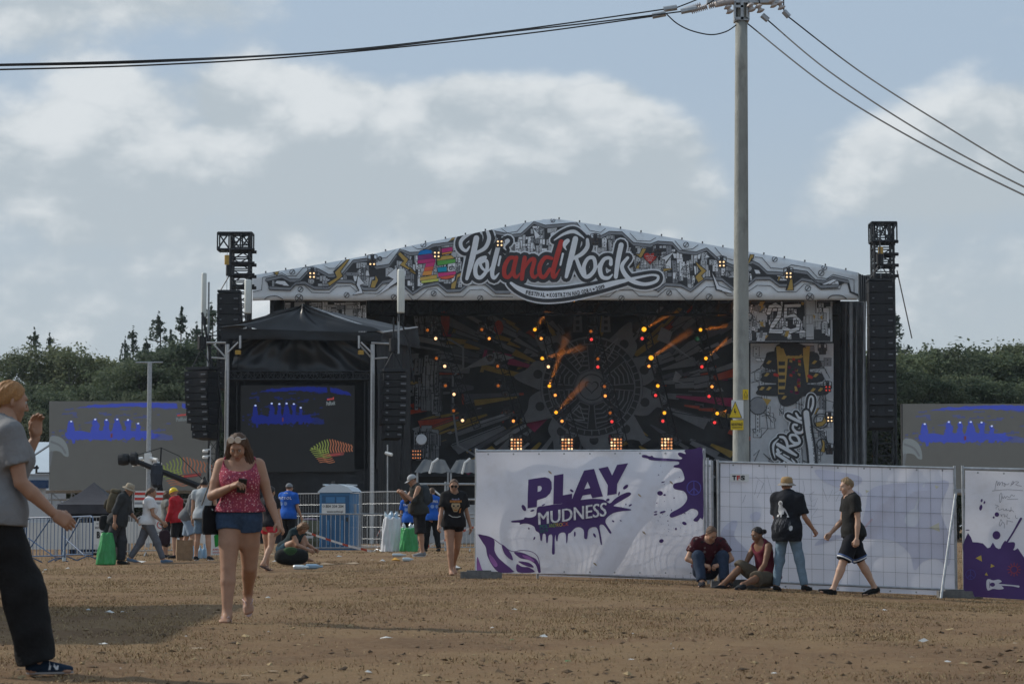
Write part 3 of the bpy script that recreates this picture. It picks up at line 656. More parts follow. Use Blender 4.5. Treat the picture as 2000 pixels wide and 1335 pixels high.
for k in range(8):
    a = k * math.pi / 4 + .39; c, s_ = math.cos(a), math.sin(a)
    def pt(r, o): return (cx + r * c - o * s_, cy + r * s_ * .95 + o * c)
    q = [pt(36, -10), pt(80, -24), pt(80, 24), pt(36, 10)]; Q.line(q, BKM, 108.7, 2.2, True)
    for j in range(4): Q.line([pt(44 + j * 9, -10 - j * 3), pt(48 + j * 9, 0), pt(44 + j * 9, 10 + j * 3)], BKM, 108.7, 2.4)
Q.disc(cx, cy, 34, 33, BKM, 109.0); Q.ring(cx, cy, 33, 3, BKL, 109.5); Q.ring(cx, cy, 25, 2, BK0, 109.5); heart(Q, cx, cy - 1, 14, BK0, 109.6); heart(Q, cx, cy - 1, 11, BKM, 109.8)
q = [(cx - 50, cy + 62), (cx - 24, cy + 36), (cx - 14, cy + 64)]; Q.line(q, BKG, 109.8, 3.5, True)
for sx in (-1, 1):                            # insect wings above the emblem
    Q.line([(cx + sx * 14, cy - 60), (cx + sx * 52, cy - 96), (cx + sx * 40, cy - 70), (cx + sx * 20, cy - 40)], BKG, 109.8, 2.4, True)
    for j in range(3): Q.line([(cx + sx * (18 + j * 9), cy - 56 - j * 9), (cx + sx * (24 + j * 8), cy - 48 - j * 9)], BKM, 109.8, 2.4)
    Q.poly([(cx + sx * 20, 610), (cx + sx * 34, 610), (cx + sx * 37, 650), (cx + sx * 18, 650)], BKM, 107.0)
    for yy in (615, 627, 639): Q.poly([(cx + sx * 24, yy), (cx + sx * 31, yy), (cx + sx * 31, yy + 7), (cx + sx * 24, yy + 7)], BK0, 107.5)
Q.disc(974, 641, 9, 14, BKR, 109.8); Q.blob([(862, 612), (878, 618), (876, 650), (866, 656)], BKR, 109.8)
for pts in (((1290, 640), (1312, 650), (1306, 668), (1352, 704), (1300, 672), (1282, 665)), ((1318, 725), (1330, 735), (1322, 745), (1340, 752), (1312, 745)), ((905, 722), (950, 696), (968, 688), (1005, 700), (960, 712))): Q.poly(pts, BKG, 109.8)
Q.build('backdrop_print', stage)
# right wing banners
def wing(name, D, x0, x1, y0, y1, draw, base):
    b = MB(SO); f = sheet(D); n_ = 8
    for i in range(n_):
        xa, xb = x0 + (x1 - x0) * i / n_, x0 + (x1 - x0) * (i + 1) / n_
        b.poly([f(xa, y1, -.03 + .02 * (i % 2)), f(xb, y1, -.03 + .02 * ((i + 1) % 2)), f(xb, y0, -.03 + .02 * ((i + 1) % 2)), f(xa, y0, -.03 + .02 * (i % 2))], base)
    stage_part(b, name); p_ = Print(f, .004); p_.mb.o = SO; draw(p_); p_.build(name + '_print', stage)
def c5(x, y): return (1420 + x / 3.7083, 560 + y / 3.7083)
def dr_up(p):
    full = [(1430, 588), (1626, 588), (1626, 667), (1430, 667)]
    p.poly([(1430, 589), (1622, 589), (1622, 666), (1430, 666)], INK, 1); plates(p, full, 1430, 1624, 588, 666, 150, 31)
    p.poly([c5(*q) for q in ((560, 60), (650, 60), (650, 190), (720, 190), (720, 250), (630, 250), (630, 380), (570, 380))], GRL, 4); p.line([c5(*q) for q in ((570, 100), (570, 380), (630, 380), (630, 250), (720, 250), (720, 190), (640, 190), (640, 90))], INK, 4.5, 1.2)
    p.poly([c5(*q) for q in ((150, 190), (290, 190), (290, 240), (150, 240))], GRL, 4); p.ring(*c5(160, 215), 7, 2, INK, 5)
    for ch, xs in (('2', (285, 395)), ('5', (405, 530))):
        for g, m, l in ((3.0, INK, 6), (1.0, LET, 7)):
            pts = [(300, 190), (315, 145), (350, 130), (385, 150), (375, 215), (330, 280), (310, 320), (392, 322)] if ch == '2' else [(520, 135), (425, 138), (422, 220), (480, 205), (520, 245), (510, 305), (460, 322), (412, 300)]
            p.ribbon([c5(*q) for q in pts], m, l, 8.0, grow=g - 1, smooth=False)
    for k in range(9): y = 127 + k * 24; p.line([c5(285, y + 4), c5(530, y - 4)], INK, 8, .9)
    p.poly([c5(*q) for q in ((478, 228), (522, 228), (522, 272), (478, 272))], LET, 8.2); p.text('th', [c5(482, 268), c5(518, 268), c5(518, 232), c5(482, 232)], INK, 8.6, .03)
    for q in (((240, 105), (275, 105), (255, 140), (270, 145), (235, 180), (248, 140), (230, 135)), ((235, 250), (265, 255), (260, 275), (275, 290), (245, 285)), ((425, 320), (450, 320), (440, 360), (415, 360)), ((540, 110), (560, 115), (550, 135), (535, 125)), ((620, 200), (640, 210), (630, 240)), ((690, 205), (670, 220), (690, 240)), ((280, 350), (300, 350), (275, 380))): p.poly([c5(*a) for a in q], YEL, 8.6)
wing('wing_banner', 127.0, 1430, 1626, 588, 667, dr_up, GRL)
def dr_lo(p):
    rr = random.Random(4)
    full = [(1466, 672), (1626, 672), (1626, 950), (1466, 950)]; 
    plates(p, full, 1467, 1625, 672, 945, 75, 35, 1, 1.3, [GRL, GRL, LET, GRY, GRL])
    for k in range(46):
        x, y = rr.uniform(1470, 1615), rr.uniform(680, 930); p.line([(x, y), (x + rr.uniform(-18, 18), y + rr.uniform(-14, 14)), (x + rr.uniform(-22, 22), y + rr.uniform(4, 22))], INK, 3.6 + k * .01, 1.2)
    for (y, w) in ((695, 52), (708, 56), (735, 60), (760, 68)): p.blob([(1548 - w, y), (1548 - w + 12, y - 9), (1548 + w - 18, y - 9), (1548 + w, y), (1548 + w - 12, y + 12), (1548 - w + 8, y + 12)], INK, 5.0 + y * .001)
    p.blob([c5(*q) for q in ((360, 420), (560, 425), (600, 600), (560, 760), (480, 850), (380, 840), (350, 600))], INK, 6.0)
    for q in (((355, 430), (380, 430), (440, 510), (430, 640), (415, 775), (370, 775), (370, 640)), ((600, 430), (575, 430), (550, 510), (575, 690), (585, 690))): p.poly([c5(*a) for a in q], YEL, 7.0)
    p.ribbon([c5(400, 455), c5(420, 500), c5(480, 510), c5(540, 500), c5(560, 450)], YEL, 7.0, 6)
    for k in range(5): x = 425 + k * 28; p.poly([c5(x, 440), c5(x + 12, 440), c5(x + 14, 500), c5(x + 2, 500)], INK, 7.6)
    for y in (540, 590, 640, 690, 740): p.poly([c5(372, y), c5(420, y), c5(418, y + 28), c5(374, y + 28)], INK if y % 100 else RED, 7.6)
    for k in range(26): x, y = rr.uniform(440, 520), rr.uniform(510, 760); p.poly([c5(x, y), c5(x + 20, y + 4), c5(x + 18, y + 22), c5(x - 2, y + 16)], rr.choice([ink('plum2', (120, 40, 80)), RED, YEL, INK]), 7.8)
    for (x, y) in ((300, 545), (630, 545), (285, 635), (640, 640), (250, 735), (300, 735), (620, 745), (675, 742), (410, 800)): p.poly([c5(x - 18, y + 10), c5(x + 2, y - 14), c5(x + 24, y - 8), c5(x + 2, y + 14)], YEL, 7.8)
    p.ribbon([c5(345, 635), c5(365, 640)], RED, 7.8, 6); p.ribbon([c5(590, 645), c5(610, 655)], RED, 7.8, 6)
    p.disc(*c5(225, 860), 15, 18, GRY, 6.0); p.ring(*c5(225, 860), 17, 1.5, INK, 6.2); p.poly([c5(*a) for a in ((255, 805), (320, 815), (290, 860), (275, 830))], YEL, 7.0)
    for q in (((640, 885), (665, 875), (640, 920), (612, 920)), ((640, 985), (690, 975), (712, 930), (735, 960), (690, 1005), (650, 1010)), ((685, 1100), (705, 1120), (705, 1195), (680, 1190), (695, 1140))): p.line([c5(*a) for a in q], INK, 6.6, 3, True); p.poly([c5(*a) for a in q], YEL, 7.0)
    p.ring(*c5(680, 970), 14, 2, INK, 6.0); p.ring(*c5(690, 1140), 11, 2, INK, 6.0)
    # the lettering turned on its side, reading upwards
    ang = R(-76); ca, sa = math.cos(ang), math.sin(ang); k = .66; ox, oy = 1066, 510
    def T(x, y):
        u, v = (x - ox) * k, (y - oy) * k * .82; return (1522 + u * ca - v * sa + 10, 910 + u * sa + v * ca)
    lettering(p, T, k, 9, (LET, INK, LET, LET), ribbon=False)
    p.ribbon([(1574, 806), (1578, 840), (1584, 880), (1588, 940)], INK, 34, 20); p.ribbon([(1574, 806), (1578, 840), (1584, 880), (1588, 940)], LET, 35, 11)
    text_path(p, 'KOSTRZYN NAD ODRĄ • 2019', [(1580.5, 832), (1583, 850), (1586, 870), (1592, 935)][::1], 6.0, INK, 37)
wing('wing_drop', 129.0, 1466, 1628, 670, 950, dr_lo, GRL)
# pleated grey side curtain
cu = MB(SO); n_ = 44; vs = []
for i in range(n_ + 1):
    px = 1628 + 64 * i / n_; d = .45 * math.sin(i * .75) + .22 * math.sin(i * 1.37 + 1) + .2 * math.sin(i * .23)
    for j in range(7):
        y = 588 + 360 * j / 6; vs.append(W(px + 1.2 * math.sin(j * 1.1 + i * .5), y, 130.5 + d * (.35 + .65 * math.sin(j * .5 + .3))))
cu.mesh(vs, [(i * 7 + j, i * 7 + j + 1, (i + 1) * 7 + j + 1, (i + 1) * 7 + j) for i in range(n_) for j in range(6)], DRAPE); stage_part(cu, 'side_curtain', True)
cu = MB(SO); cu.box(W(1634, 750, 129.6), (.22, .1, 6.2), BLKC); stage_part(cu, 'curtain_edge')
# left wing, mostly hidden by the delay tower: printed drop
wing('left_wing_banner', 127.0, 555, 716, 586, 667, lambda p: (p.poly([(556, 588), (715, 588), (715, 666), (556, 666)], INK, 1), plates(p, [(556, 588), (716, 588), (716, 667), (556, 667)], 556, 716, 588, 667, 120, 77), [p.poly([(x, y), (x + w, y), (x + w, y + h), (x, y + h)], GRL, 4) for x, y, w, h in ((575, 590, 20, 9), (632, 595, 26, 5), (632, 603, 26, 5), (675, 590, 14, 40))]), GRL)
# black base skirt and low canopies in front of the stage
bs = MB(SO); bs.box((W(1060, 900, 124).x, 124.0, .9), (17, .08, .9), BLK); stage_part(bs, 'stage_skirt')

# ------------------------------------------------------------------ lamps
def glow(name, col, st): return mat(name, (0.02, 0.02, 0.02), .4, .0, emit=col, estr=st)
GY = glow('lamp_amber_yellow', (1.0, .42, .02), 1.6); GO = glow('lamp_orange', (1.0, .33, .06), 1.8); GR = glow('lamp_red', (1.0, .05, .05), 1.2); GW = glow('lamp_warm_white', (1.0, .60, .30), 2.0); GD = glow('lamp_dim_amber', (1.0, .25, .03), .35); GG = glow('lamp_dim_green', (.1, .5, .25), .10); GX = glow('lamp_off', (.2, .1, .05), .06)
LB = mat('lamp_housing', (0.045, 0.045, 0.052), .45, .2, 10)
COLS = [[(835, 644.6, 'd'), (851, 661, 'W'), (852.4, 699.7, 'd'), (868.7, 715, 'W'), (870, 753, 'd'), (886.8, 769.7, 'W'), (886, 801.7, 'd'), (903.4, 820.7, 'W')],
        [(941, 643.5, 'd'), (955.5, 661, 'o'), (957, 699.5, 'x'), (972, 715, 'd'), (973, 753, 'd'), (987.5, 770.5, 'x'), (988.5, 804, 'x'), (1002.7, 821.8, 'o')],
        [(1044.6, 643.6, 'y'), (1057, 661, 'o'), (1059, 699.7, 'y'), (1071, 716, 'W'), (1073, 753.5, 'y'), (1084.4, 771.5, 'o'), (1086, 805, 'y'), (1097.6, 822, 'o')],
        [(1154, 647, 'd'), (1155, 662.7, 'r'), (1167.6, 700.7, 'd'), (1167.6, 716.4, 'r'), (1180.6, 754.5, 'd'), (1182, 772.8, 'o'), (1191.5, 806, 'd'), (1195, 823, 'r')],
        [(1257.8, 643, 'Y'), (1254, 661, 'r'), (1271.4, 698.7, 'Y'), (1267.3, 715, 'o'), (1284.6, 753.4, 'y'), (1280.2, 771.8, 'r'), (1297.6, 806, 'y'), (1294.5, 822, 'r')],
        [(1368, 644, 'y'), (1362, 661.6, 'g'), (1378.5, 699.7, 'y'), (1370.7, 716, 'r'), (1390.4, 754.8, 'o'), (1384.6, 773.8, 'r'), (1400.6, 807, 'y'), (1395.5, 824.8, 'r')]]
GM = {'y': (GY, .10, 'glowing amber'), 'Y': (GY, .14, 'glowing bright amber'), 'o': (GO, .085, 'glowing orange'), 'W': (GW, .088, 'glowing warm white'), 'r': (GR, .09, 'glowing red'), 'd': (GD, .09, 'glimmering faintly'), 'g': (GG, .12, 'glowing dull green'), 'x': (GX, .09, 'switched off')}
ORD = ['first', 'second', 'third', 'fourth', 'fifth', 'sixth', 'seventh', 'eighth', 'ninth', 'tenth', 'eleventh', 'twelfth']
CW = ['leftmost', 'second', 'third', 'fourth', 'fifth', 'rightmost']
def lamp_proto(kind):
    gm, r_, _ = GM[kind]; me = {}
    b = MB(); b.box((0, .10, .36), (.17, .12, .09), LB); b.build('tmp')
    o1 = bpy.data.objects['tmp']; me['lamp_base'] = o1.data; bpy.data.objects.remove(o1)
    b = MB(); b.path([(-.21, .1, 0), (-.21, .1, .26), (0, .1, .28), (.21, .1, .26), (.21, .1, 0)], .03, LB, 5); b.build('tmp'); o1 = bpy.data.objects['tmp']; me['yoke'] = o1.data; bpy.data.objects.remove(o1)
    b = MB(); b.lathe((0, .28, 0), [(.10, 0), (.17, .06), (.19, .30), (.17, .36)], LB, 12, Vector((0, -1, 0))); b.build('tmp'); o1 = bpy.data.objects['tmp']; me['lamp_head'] = o1.data; bpy.data.objects.remove(o1)
    b = MB(); b.lathe((0, -.08, 0), [(r_, 0), (r_ * .85, .05), (r_ * .4, .08)], gm, 12, Vector((0, -1, 0))); b.build('tmp'); o1 = bpy.data.objects['tmp']; me['lens'] = o1.data; bpy.data.objects.remove(o1)
    return me
LP = {k: lamp_proto(k) for k in GM}
DL = 135.0
for ci, colm in enumerate(COLS):
    tr = MB(); dx = (colm[6][0] - colm[0][0]) / (colm[6][1] - colm[0][1]); px0 = colm[1][0] + 12
    a = W(px0 - dx * 70, 597, DL + .7); b = W(px0 + dx * 215, 862 if 1 <= ci <= 4 else 835, DL + .7)
    te = empty('lighting_truss', b, 'dark slanted lamp truss hanging under the stage roof, %s of six' % (CW[ci] if ci in (0, 5) else CW[ci] + ' from the left'), 'truss', group='lamp trusses hanging in the stage')
    tr.o = Vector(b); lattice(tr, a, b, .42, DTRUSS, 14, .03, .02); f_ = tr.build('truss_frame', te)
    for li, (px, py, k) in enumerate(colm):
        loc = W(px, py, DL + (-.2 if li % 2 else -.3))
        e = empty('moving_head_lamp', loc, 'stage lamp %s, %s from the top of the %s lamp truss' % (GM[k][2], ORD[li], CW[ci] if ci in (0, 5) else CW[ci]), 'stage lamp', group='lamps hanging in the stage')
        for nm, me in LP[k].items(): link(nm, me, e)
# blinder arrays 4x4
GB = [glow('blinder_bulb_%s' % n, c, s_) for n, c, s_ in (('hot', (1.0, .66, .34), 1.7), ('warm', (1.0, .42, .16), .9), ('dim', (1.0, .32, .12), .6))]
def bulbs(name, px, py, size, nx, ny, D, label, group, pat, rk):
    e = empty(name, W(px, py, D), label, 'stage lamp', group=group); o = Vector(e.location); h = size / F * D / 2
    b = MB(o); b.box(o + Vector((0, .15, 0)), (h, .13, h), LB); b.box(o + Vector((0, .12, h + .1)), (h * .5, .05, .1), LB); b.build('lamp_box', e)
    b = MB(o); b.path([o + Vector(q) for q in ((-h - .05, .15, 0), (-h - .05, .15, h + .2), (0, .15, h + .25), (h + .05, .15, h + .2), (h + .05, .15, 0))], .03, LB, 5); b.build('bracket', e)
    for i in range(nx):
        for j in range(ny):
            c = o + Vector((-h + 2 * h * (i + .5) / nx, .01, h - 2 * h * (j + .5) / ny)); b = MB(o); r_ = h / nx * rk * .95
            b.lathe(c, [(r_, 0), (r_ * .8, .04), (r_ * .3, .06)], pat(i, j), 8, Vector((0, -1, 0))); b.build('bulb', e)
rb = random.Random(3)
for k, (px, py) in enumerate(((1008.5, 867), (1107.8, 867), (1203.7, 866.5), (1302.3, 866))):
    bulbs('blinder_lamp', px, py, 24, 4, 4, DL - 1, 'lit grid of warm bulbs low on the stage, %s from the left' % ORD[k], 'bulb grids along the stage front', lambda i, j: GB[rb.choice([0, 0, 1, 1, 1, 2])], .72)
for k, (px, py, st) in enumerate(((609.5, 537, 2), (727, 512, 1), (853, 497, 2), (976, 475, 2), (1163, 471, 0), (1285, 492, 0), (1410, 515, 2), (1540.5, 537, 2))):
    bulbs('fascia_lamp', px, py, 14.5, 2, 2, DS - 1.0, '%s four bulb lamp on the printed roof front, %s from the left' % ({0: 'unlit', 1: 'half lit', 2: 'lit'}[st], ORD[k]), 'four bulb lamps on the roof front', lambda i, j: GB[0] if st == 2 or (st == 1 and j == 1) else GX, .5)
    b = MB(W(px, py, DS - 1)); a = W(px, py - 8, DS - .9)
for k, (px, py, st) in enumerate(((1607, 685, 0), (1617, 758.5, 1), (1621, 818, 2), (1620.5, 880, 0))):
    bulbs('wing_lamp', px, py, 13, 2, 2, 127.8, '%s four bulb lamp beside the grey curtain, %s from the top' % ({0: 'unlit', 1: 'dull red', 2: 'brightly lit'}[st], ORD[k]), 'four bulb lamps down the right wing', lambda i, j: {0: GX, 1: GR, 2: GB[0]}[st] if st != 1 else glow('lamp_dim_red', (1, .08, .05), .6), .5)
bulbs('blinder_lamp', 814, 887, 20, 4, 3, 128, 'small dim bulb grid beside the black tower skirt, far left of the stage', 'bulb grids along the stage front', lambda i, j: GB[rb.choice([1, 2, 2])], .6)

# ------------------------------------------------------------------ PA towers and line arrays
def tower(px0, px1, ytop, ybot_box, D, label, boxx):
    cx = (px0 + px1) / 2; base = Vector((W(cx, 700, D).x, D, 0)); w = (px1 - px0) / F * D * .78
    e = empty('speaker_tower', base, label, 'truss tower', group='truss towers beside the stage'); base.z = gz(base.x, D)
    top = Vector((base.x, D, W(cx, ytop, D).z)); b = MB(base); lattice(b, base, top, w, DTRUSS, 26, .075, .045); b.build('mast', e); e.location = base
    zb = W(cx, ybot_box, D).z; b = MB(base); x0, x1 = W(boxx[0], 700, D).x, W(boxx[1], 700, D).x
    lattice(b, (x0, D - .3, (top.z + zb) / 2), (x1, D - .3, (top.z + zb) / 2), top.z - zb, DTRUSS, 3, .07, .05); b.build('head_truss', e)
    b = MB(base)
    for zz in (.0, .33, .62, .9):
        z = zb - (zb - W(cx, ytop + 110, D).z) * zz
        b.tube((x1 - .9 * w - .25, D - w / 2, z), (x1 + .12, D - w / 2, z), .09, DTRUSS, 6); b.tube((x1 - .9 * w - .25, D + w / 2, z), (x1 + .12, D + w / 2, z), .09, DTRUSS, 6)
    tag(b.build('collar', e), kind='stuff')
    b = MB(base); b.tube((x0 + .5, D - .6, zb), (x0 + .5, D - .6, zb - 2.2), .02, STEEL, 4); b.tube((x0 + .5, D - .6, zb - .3), (x0 + .5, D - .6, zb - .8), .14, mat('chain_hoist', (.45, .28, .06), .5), 8); b.build('hoist', e)
    return e
tower(447, 492, 458, 490, 122, 'dark truss tower left of the stage with a box frame on top', (426, 493))
tower(1702, 1750, 438, 474, 124, 'dark truss tower right of the stage with a box frame on top', (1701, 1750))
def speaker_mesh(w, h, d):
    b = MB(); b.box((0, 0, 0), (w / 2, d / 2, h / 2 - .012), SPK); bm_ = b.build('tmp')
    me = bm_.data; bpy.data.objects.remove(bm_); return me
def grille_mesh(w, h, d):
    b = MB(); hh = h / 2 - .03
    for sx in (-1, 1): b.poly([(sx * .13 * w, -d / 2 - .01, -hh), (sx * .47 * w, -d / 2 - .05, -hh), (sx * .47 * w, -d / 2 - .05, hh), (sx * .13 * w, -d / 2 - .01, hh)][::sx], SPKG)
    b.poly([(-.12 * w, -d / 2 - .006, -hh), (.12 * w, -d / 2 - .006, -hh), (.12 * w, -d / 2 - .006, hh), (-.12 * w, -d / 2 - .006, hh)], SPK); o = b.build('tmp'); me = o.data; bpy.data.objects.remove(o); return me
def bracket_mesh(w, h, d, m):
    b = MB()
    for sx in (-1, 1): b.box((sx * .34 * w, -d / 2 - .06, .0), (.045 if sx < 0 else .11, .02, .03), m)
    o = b.build('tmp'); me = o.data; bpy.data.objects.remove(o); return me
SPB = mat('speaker_badge', (0.16, 0.17, 0.19), .4)
def line_array(px, ytop, ybot, n, D, wpx, label, rz=0.0, curve=0.0, group='hanging speaker columns', narrow=0):
    w = wpx / F * D; zt, zb = W(px, ytop, D).z, W(px, ybot, D).z; h = (zt - zb) / n; x = W(px, 700, D).x
    e = empty('line_array', (x, D, zb), label, 'speakers', rz, group)
    bm1, gm1, km1 = speaker_mesh(w, h, .9), grille_mesh(w, h, .9), bracket_mesh(w, h, .9, SPB)
    for k in range(n):
        z = (zt - zb) - h * (k + .5); sc = .72 if narrow and k >= n - narrow else 1.0
        o = link('speaker_box', bm1, e, (0, -curve * (k / n) ** 2 * -1, z)); o.rotation_euler = (-.02 * curve * k, 0, 0); o.scale = (sc, 1, 1)
        link('grille', gm1, o); link('badge', km1, o)
    b = MB(); b.box((0, .1, zt - zb + .12), (w * .5, .5, .06), DTRUSS); b.tube((-w * .4, 0, zt - zb + .18), (0, 0, zt - zb + 1.0), .03, DTRUSS, 5); b.tube((w * .4, 0, zt - zb + .18), (0, 0, zt - zb + 1.0), .03, DTRUSS, 5); b.tube((0, 0, zt - zb + .9), (0, 0, zt - zb + 2.4), .04, DTRUSS, 5)
    b.tube((0, 0, zt - zb + .95), (0, 0, zt - zb + 1.5), .2, SPK, 8); b.build('flying_frame', e)
    b = MB(); b.path([(w * .45, .4, zt - zb + .1), (w * .55, .5, (zt - zb) * .6), (w * .5, .45, 0), (w * .4, .3, -1.8)], .05, SPK, 5); b.build('cable', e)
    return e
line_array(1721, 551, 837, 13, 121, 49, 'tall black column of hanging speakers right of the stage', curve=.6)
line_array(447, 574, 760, 9, 119, 44, 'black column of hanging speakers half hidden behind the small black tower', curve=.3)
gw = MB(W(1780, 657, 124)); gw.tube(W(1752, 528, 124), W(1781, 660, 128), .035, STEEL, 5); o = gw.build('guy_cable'); o.location = W(1780, 657, 124); tag(o, 'thin steel cable running down from the right truss tower', 'cable')
# ------------------------------------------------------------------ the small black delay tower with its screen
DD = 100.0
dl = empty('delay_tower', Vector((W(590, 700, DD).x, DD, 0)), 'small black canopied stage with a video screen, left of the main stage', 'stage'); DO = Vector(dl.location)
def w4(a, n, f): return [f(i / n) for i in range(n + 1)]
def fabric(mb, P00, P10, P11, P01, nu, nv, amp, m, seed=0, fan=None):
    """draped cloth patch between four corners, folded along v"""
    P00, P10, P11, P01 = map(Vector, (P00, P10, P11, P01)); nrm = (P10 - P00).cross(P01 - P00).normalized(); vs = []; rr = random.Random(seed); ph = [rr.uniform(0, 6.28) for _ in range(6)]
    for i in range(nu + 1):
        u = i / nu
        for j in range(nv + 1):
            v = j / nv; p = (P00 * (1 - u) + P10 * u) * (1 - v) + (P01 * (1 - u) + P11 * u) * v
            uu = u if fan is None else (u - fan[0]) / (abs(v - fan[1]) + .35)
            d = math.sin(uu * 23 + ph[0]) * .5 + math.sin(uu * 41 + ph[1] + v * 2) * .3 + math.sin(uu * 11 + ph[2] - v * 3) * .6 + .3 * math.sin(v * 9 + ph[3] + u * 5)
            vs.append(p + nrm * (d * amp))
    n = nv + 1; mb.mesh(vs, [(i * n + j, (i + 1) * n + j, (i + 1) * n + j + 1, i * n + j + 1) for i in range(nu) for j in range(nv)], m)
def dpart(mb, name, smooth=False): mb.o = DO; return mb
def dbuild(mb, name, smooth=False):
    o = mb.build(name, dl, smooth); return o
b = MB(DO)
e0, e1, pk = W(430, 640, DD), W(747, 650, DD), W(590, 597, DD + 1)
bk = 7.5; e2 = W(815, 640, DD + bk); e3 = W(470, 640, DD + bk + 1); pkb = W(640, 612, DD + bk)
fabric(b, e0, e1, pk + Vector((.05, 0, 0)), pk - Vector((.05, 0, 0)), 60, 14, .12, BLKS, 1, fan=(.5, 1.2))
fabric(b, e1, e2, pkb, pk, 40, 10, .08, BLK, 2, fan=(.3, 1.3))
b.poly([e0, pk, pkb, e3], BLK); dbuild(b, 'roof_canopy', True)
b = MB(DO); fabric(b, e0, e1, W(745, 666, DD), W(432, 661, DD), 34, 3, .04, BLK, 3); fabric(b, e1, e2, W(817, 679, DD + bk), W(745, 666, DD), 16, 3, .07, BLK, 4); dbuild(b, 'roof_skirt', True)
b = MB(DO); b.tube(pk + (pkb - pk) * .0 + Vector((0, 0, .03)), e1 + Vector((0, 0, .03)), .05, ALU, 6); b.tube(e1 + Vector((0, 0, .03)), e2 + Vector((0, 0, .03)), .04, ALU, 6); dbuild(b, 'edge_tube')
b = MB(DO); fabric(b, W(455, 730, DD + .8), W(722, 730, DD + .8), W(722, 655, DD + .8), W(455, 655, DD + .8), 90, 18, .26, BLKS, 5, fan=(.5, 1.15)); dbuild(b, 'gathered_curtain', True)
b = MB(DO); fabric(b, W(735, 1075, DD + 1), W(802, 1062, DD + bk), W(803, 668, DD + bk), W(737, 664, DD + 1), 40, 8, .09, BLK, 6); dbuild(b, 'side_curtain', True)
b = MB(DO); fabric(b, W(445, 1075, DD + 1.4), W(738, 1075, DD + 1.4), W(738, 660, DD + 1.4), W(445, 660, DD + 1.4), 40, 8, .05, BLKC, 7); dbuild(b, 'back_curtain', True)
b = MB(DO); fabric(b, W(505, 1075, DD + .5), W(738, 1075, DD + .5), W(738, 915, DD + .5), W(505, 915, DD + .5), 44, 8, .07, BLK, 8, fan=(.4, 1.6)); dbuild(b, 'base_skirt', True)
for px, D in ((443, DD), (727, DD)):
    z1 = W(px, 672, D).z; x = W(px, 800, D).x; c = MB(DO)
    for dx, dy in ((-.0, 0), (.0, .28)): c.tube((x + dx, D + dy, 0), (x + dx, D + dy, z1), .095 if dy == 0 else .05, ALU, 8)
    for k in range(14): z = z1 * k / 14; c.tube((x, D, z), (x, D + .28, z + z1 / 28), .025, ALU, 5)
    dbuild(c, 'column')
    hb = MB(DO); s_ = -1 if px < 600 else 1
    hb.tube(W(px - 2, 669, D), W(px + s_ * 48, 672 - (3 if s_ < 0 else 0), D), .045, ALU, 6); hb.tube(W(px, 700, D), W(px + s_ * 26 * (1 if s_ < 0 else -1), 672, D), .04, ALU, 6); hb.tube(W(px, 700, D), W(px + s_ * 30, 698, D), .035, ALU, 6); hb.tube(W(px, 690, D - .1), W(px - s_ * 22, 668, D - .1), .04, ALU, 6)
    hb.tube(W(px - s_ * 26, 680, D - .1), W(px - s_ * 26, 655, D - .1), .05, ALU, 6); dbuild(hb, 'outrigger')
    ch = MB(DO); xx = px - s_ * 22; ch.tube(W(xx, 676, D - .2), W(xx, 725, D - .2), .02, BLKC, 4); ch.tube(W(xx, 684, D - .2), W(xx, 692, D - .2), .13, mat('chain_hoist', (.45, .28, .06), .5), 8); dbuild(ch, 'chain_hoist')
b = MB(DO); lattice(b, W(445, 733, DD + .2), W(728, 733, DD + .2), .36, DTRUSS, 22, .035, .022); dbuild(b, 'header_truss')
b = MB(DO)
for px in (463, 720):
    for k in range(1): b.tube(W(px, 740, DD + .4), W(px, 1060, DD + .4), .04, DTRUSS, 5); b.tube(W(px + (14 if px < 600 else -8), 740, DD + .5), W(px + (14 if px < 600 else -8), 1060, DD + .5), .03, DTRUSS, 5)
tag(dbuild(b, 'rigging_poles'), kind='stuff')
for px, side in ((394, -1), (768, 1)):
    pass
line_array(768.5, 729, 857, 9, 99.2, 46, 'black column of hanging speakers right of the small black tower', rz=R(14), curve=.5, narrow=2)
line_array(394, 725, 857, 9, 99.2, 52, 'black column of hanging speakers left of the small black tower', rz=R(-24), curve=.5, narrow=2)
lt = MB(W(415, 1060, 101)); b0 = Vector((W(418, 800, 101).x, 101, 0)); lt.o = b0; e = empty('scaffold_mast', b0, 'thin dark scaffold mast left of the small black tower', 'scaffold')
lattice(lt, b0, Vector((b0.x, 101, W(418, 655, 101).z)), .42, DTRUSS, 16, .03, .02); lt.build('mast_frame', e)
b = MB(b0); b.tube(W(438, 840, 100.8), W(395, 610, 100.8), .06, DTRUSS, 5); b.build('stay', e)
# ------------------------------------------------------------------ video screens
SCR = mat('led_face', (0.085, 0.085, 0.08), .75, .06, 2, emit=(.10, .106, .105), estr=.42)
SCD = mat('led_face_dark', (0.018, 0.019, 0.021), .8, .06, 2, emit=(.02, .022, .024), estr=.25)
BLU = mat('led_blue', (0.03, 0.04, .10), .8, .05, 2, emit=(.035, .055, .34), estr=.75); BLU2 = mat('led_blue_soft', (0.04, 0.05, .10), .8, .05, 2, emit=(.07, .085, .21), estr=.6)
BLUD = mat('led_blue_deep', (0.01, 0.015, .06), .8, .05, 2, emit=(.004, .009, .11), estr=1.0); BLUE2 = mat('led_blue_deep_soft', (0.01, 0.015, .05), .8, .05, 2, emit=(.005, .009, .06), estr=1.0)
LWH = mat('led_white', (0.2, .2, .22), .8, .05, 2, emit=(.42, .50, .75), estr=.9); LPL = mat('led_pale', (0.11, .12, .125), .8, .15, 30, emit=(.11, .13, .14), estr=.8); LPB = mat('led_pale_dim', (0.10, .105, .11), .8, .15, 30, emit=(.07, .08, .09), estr=.8)
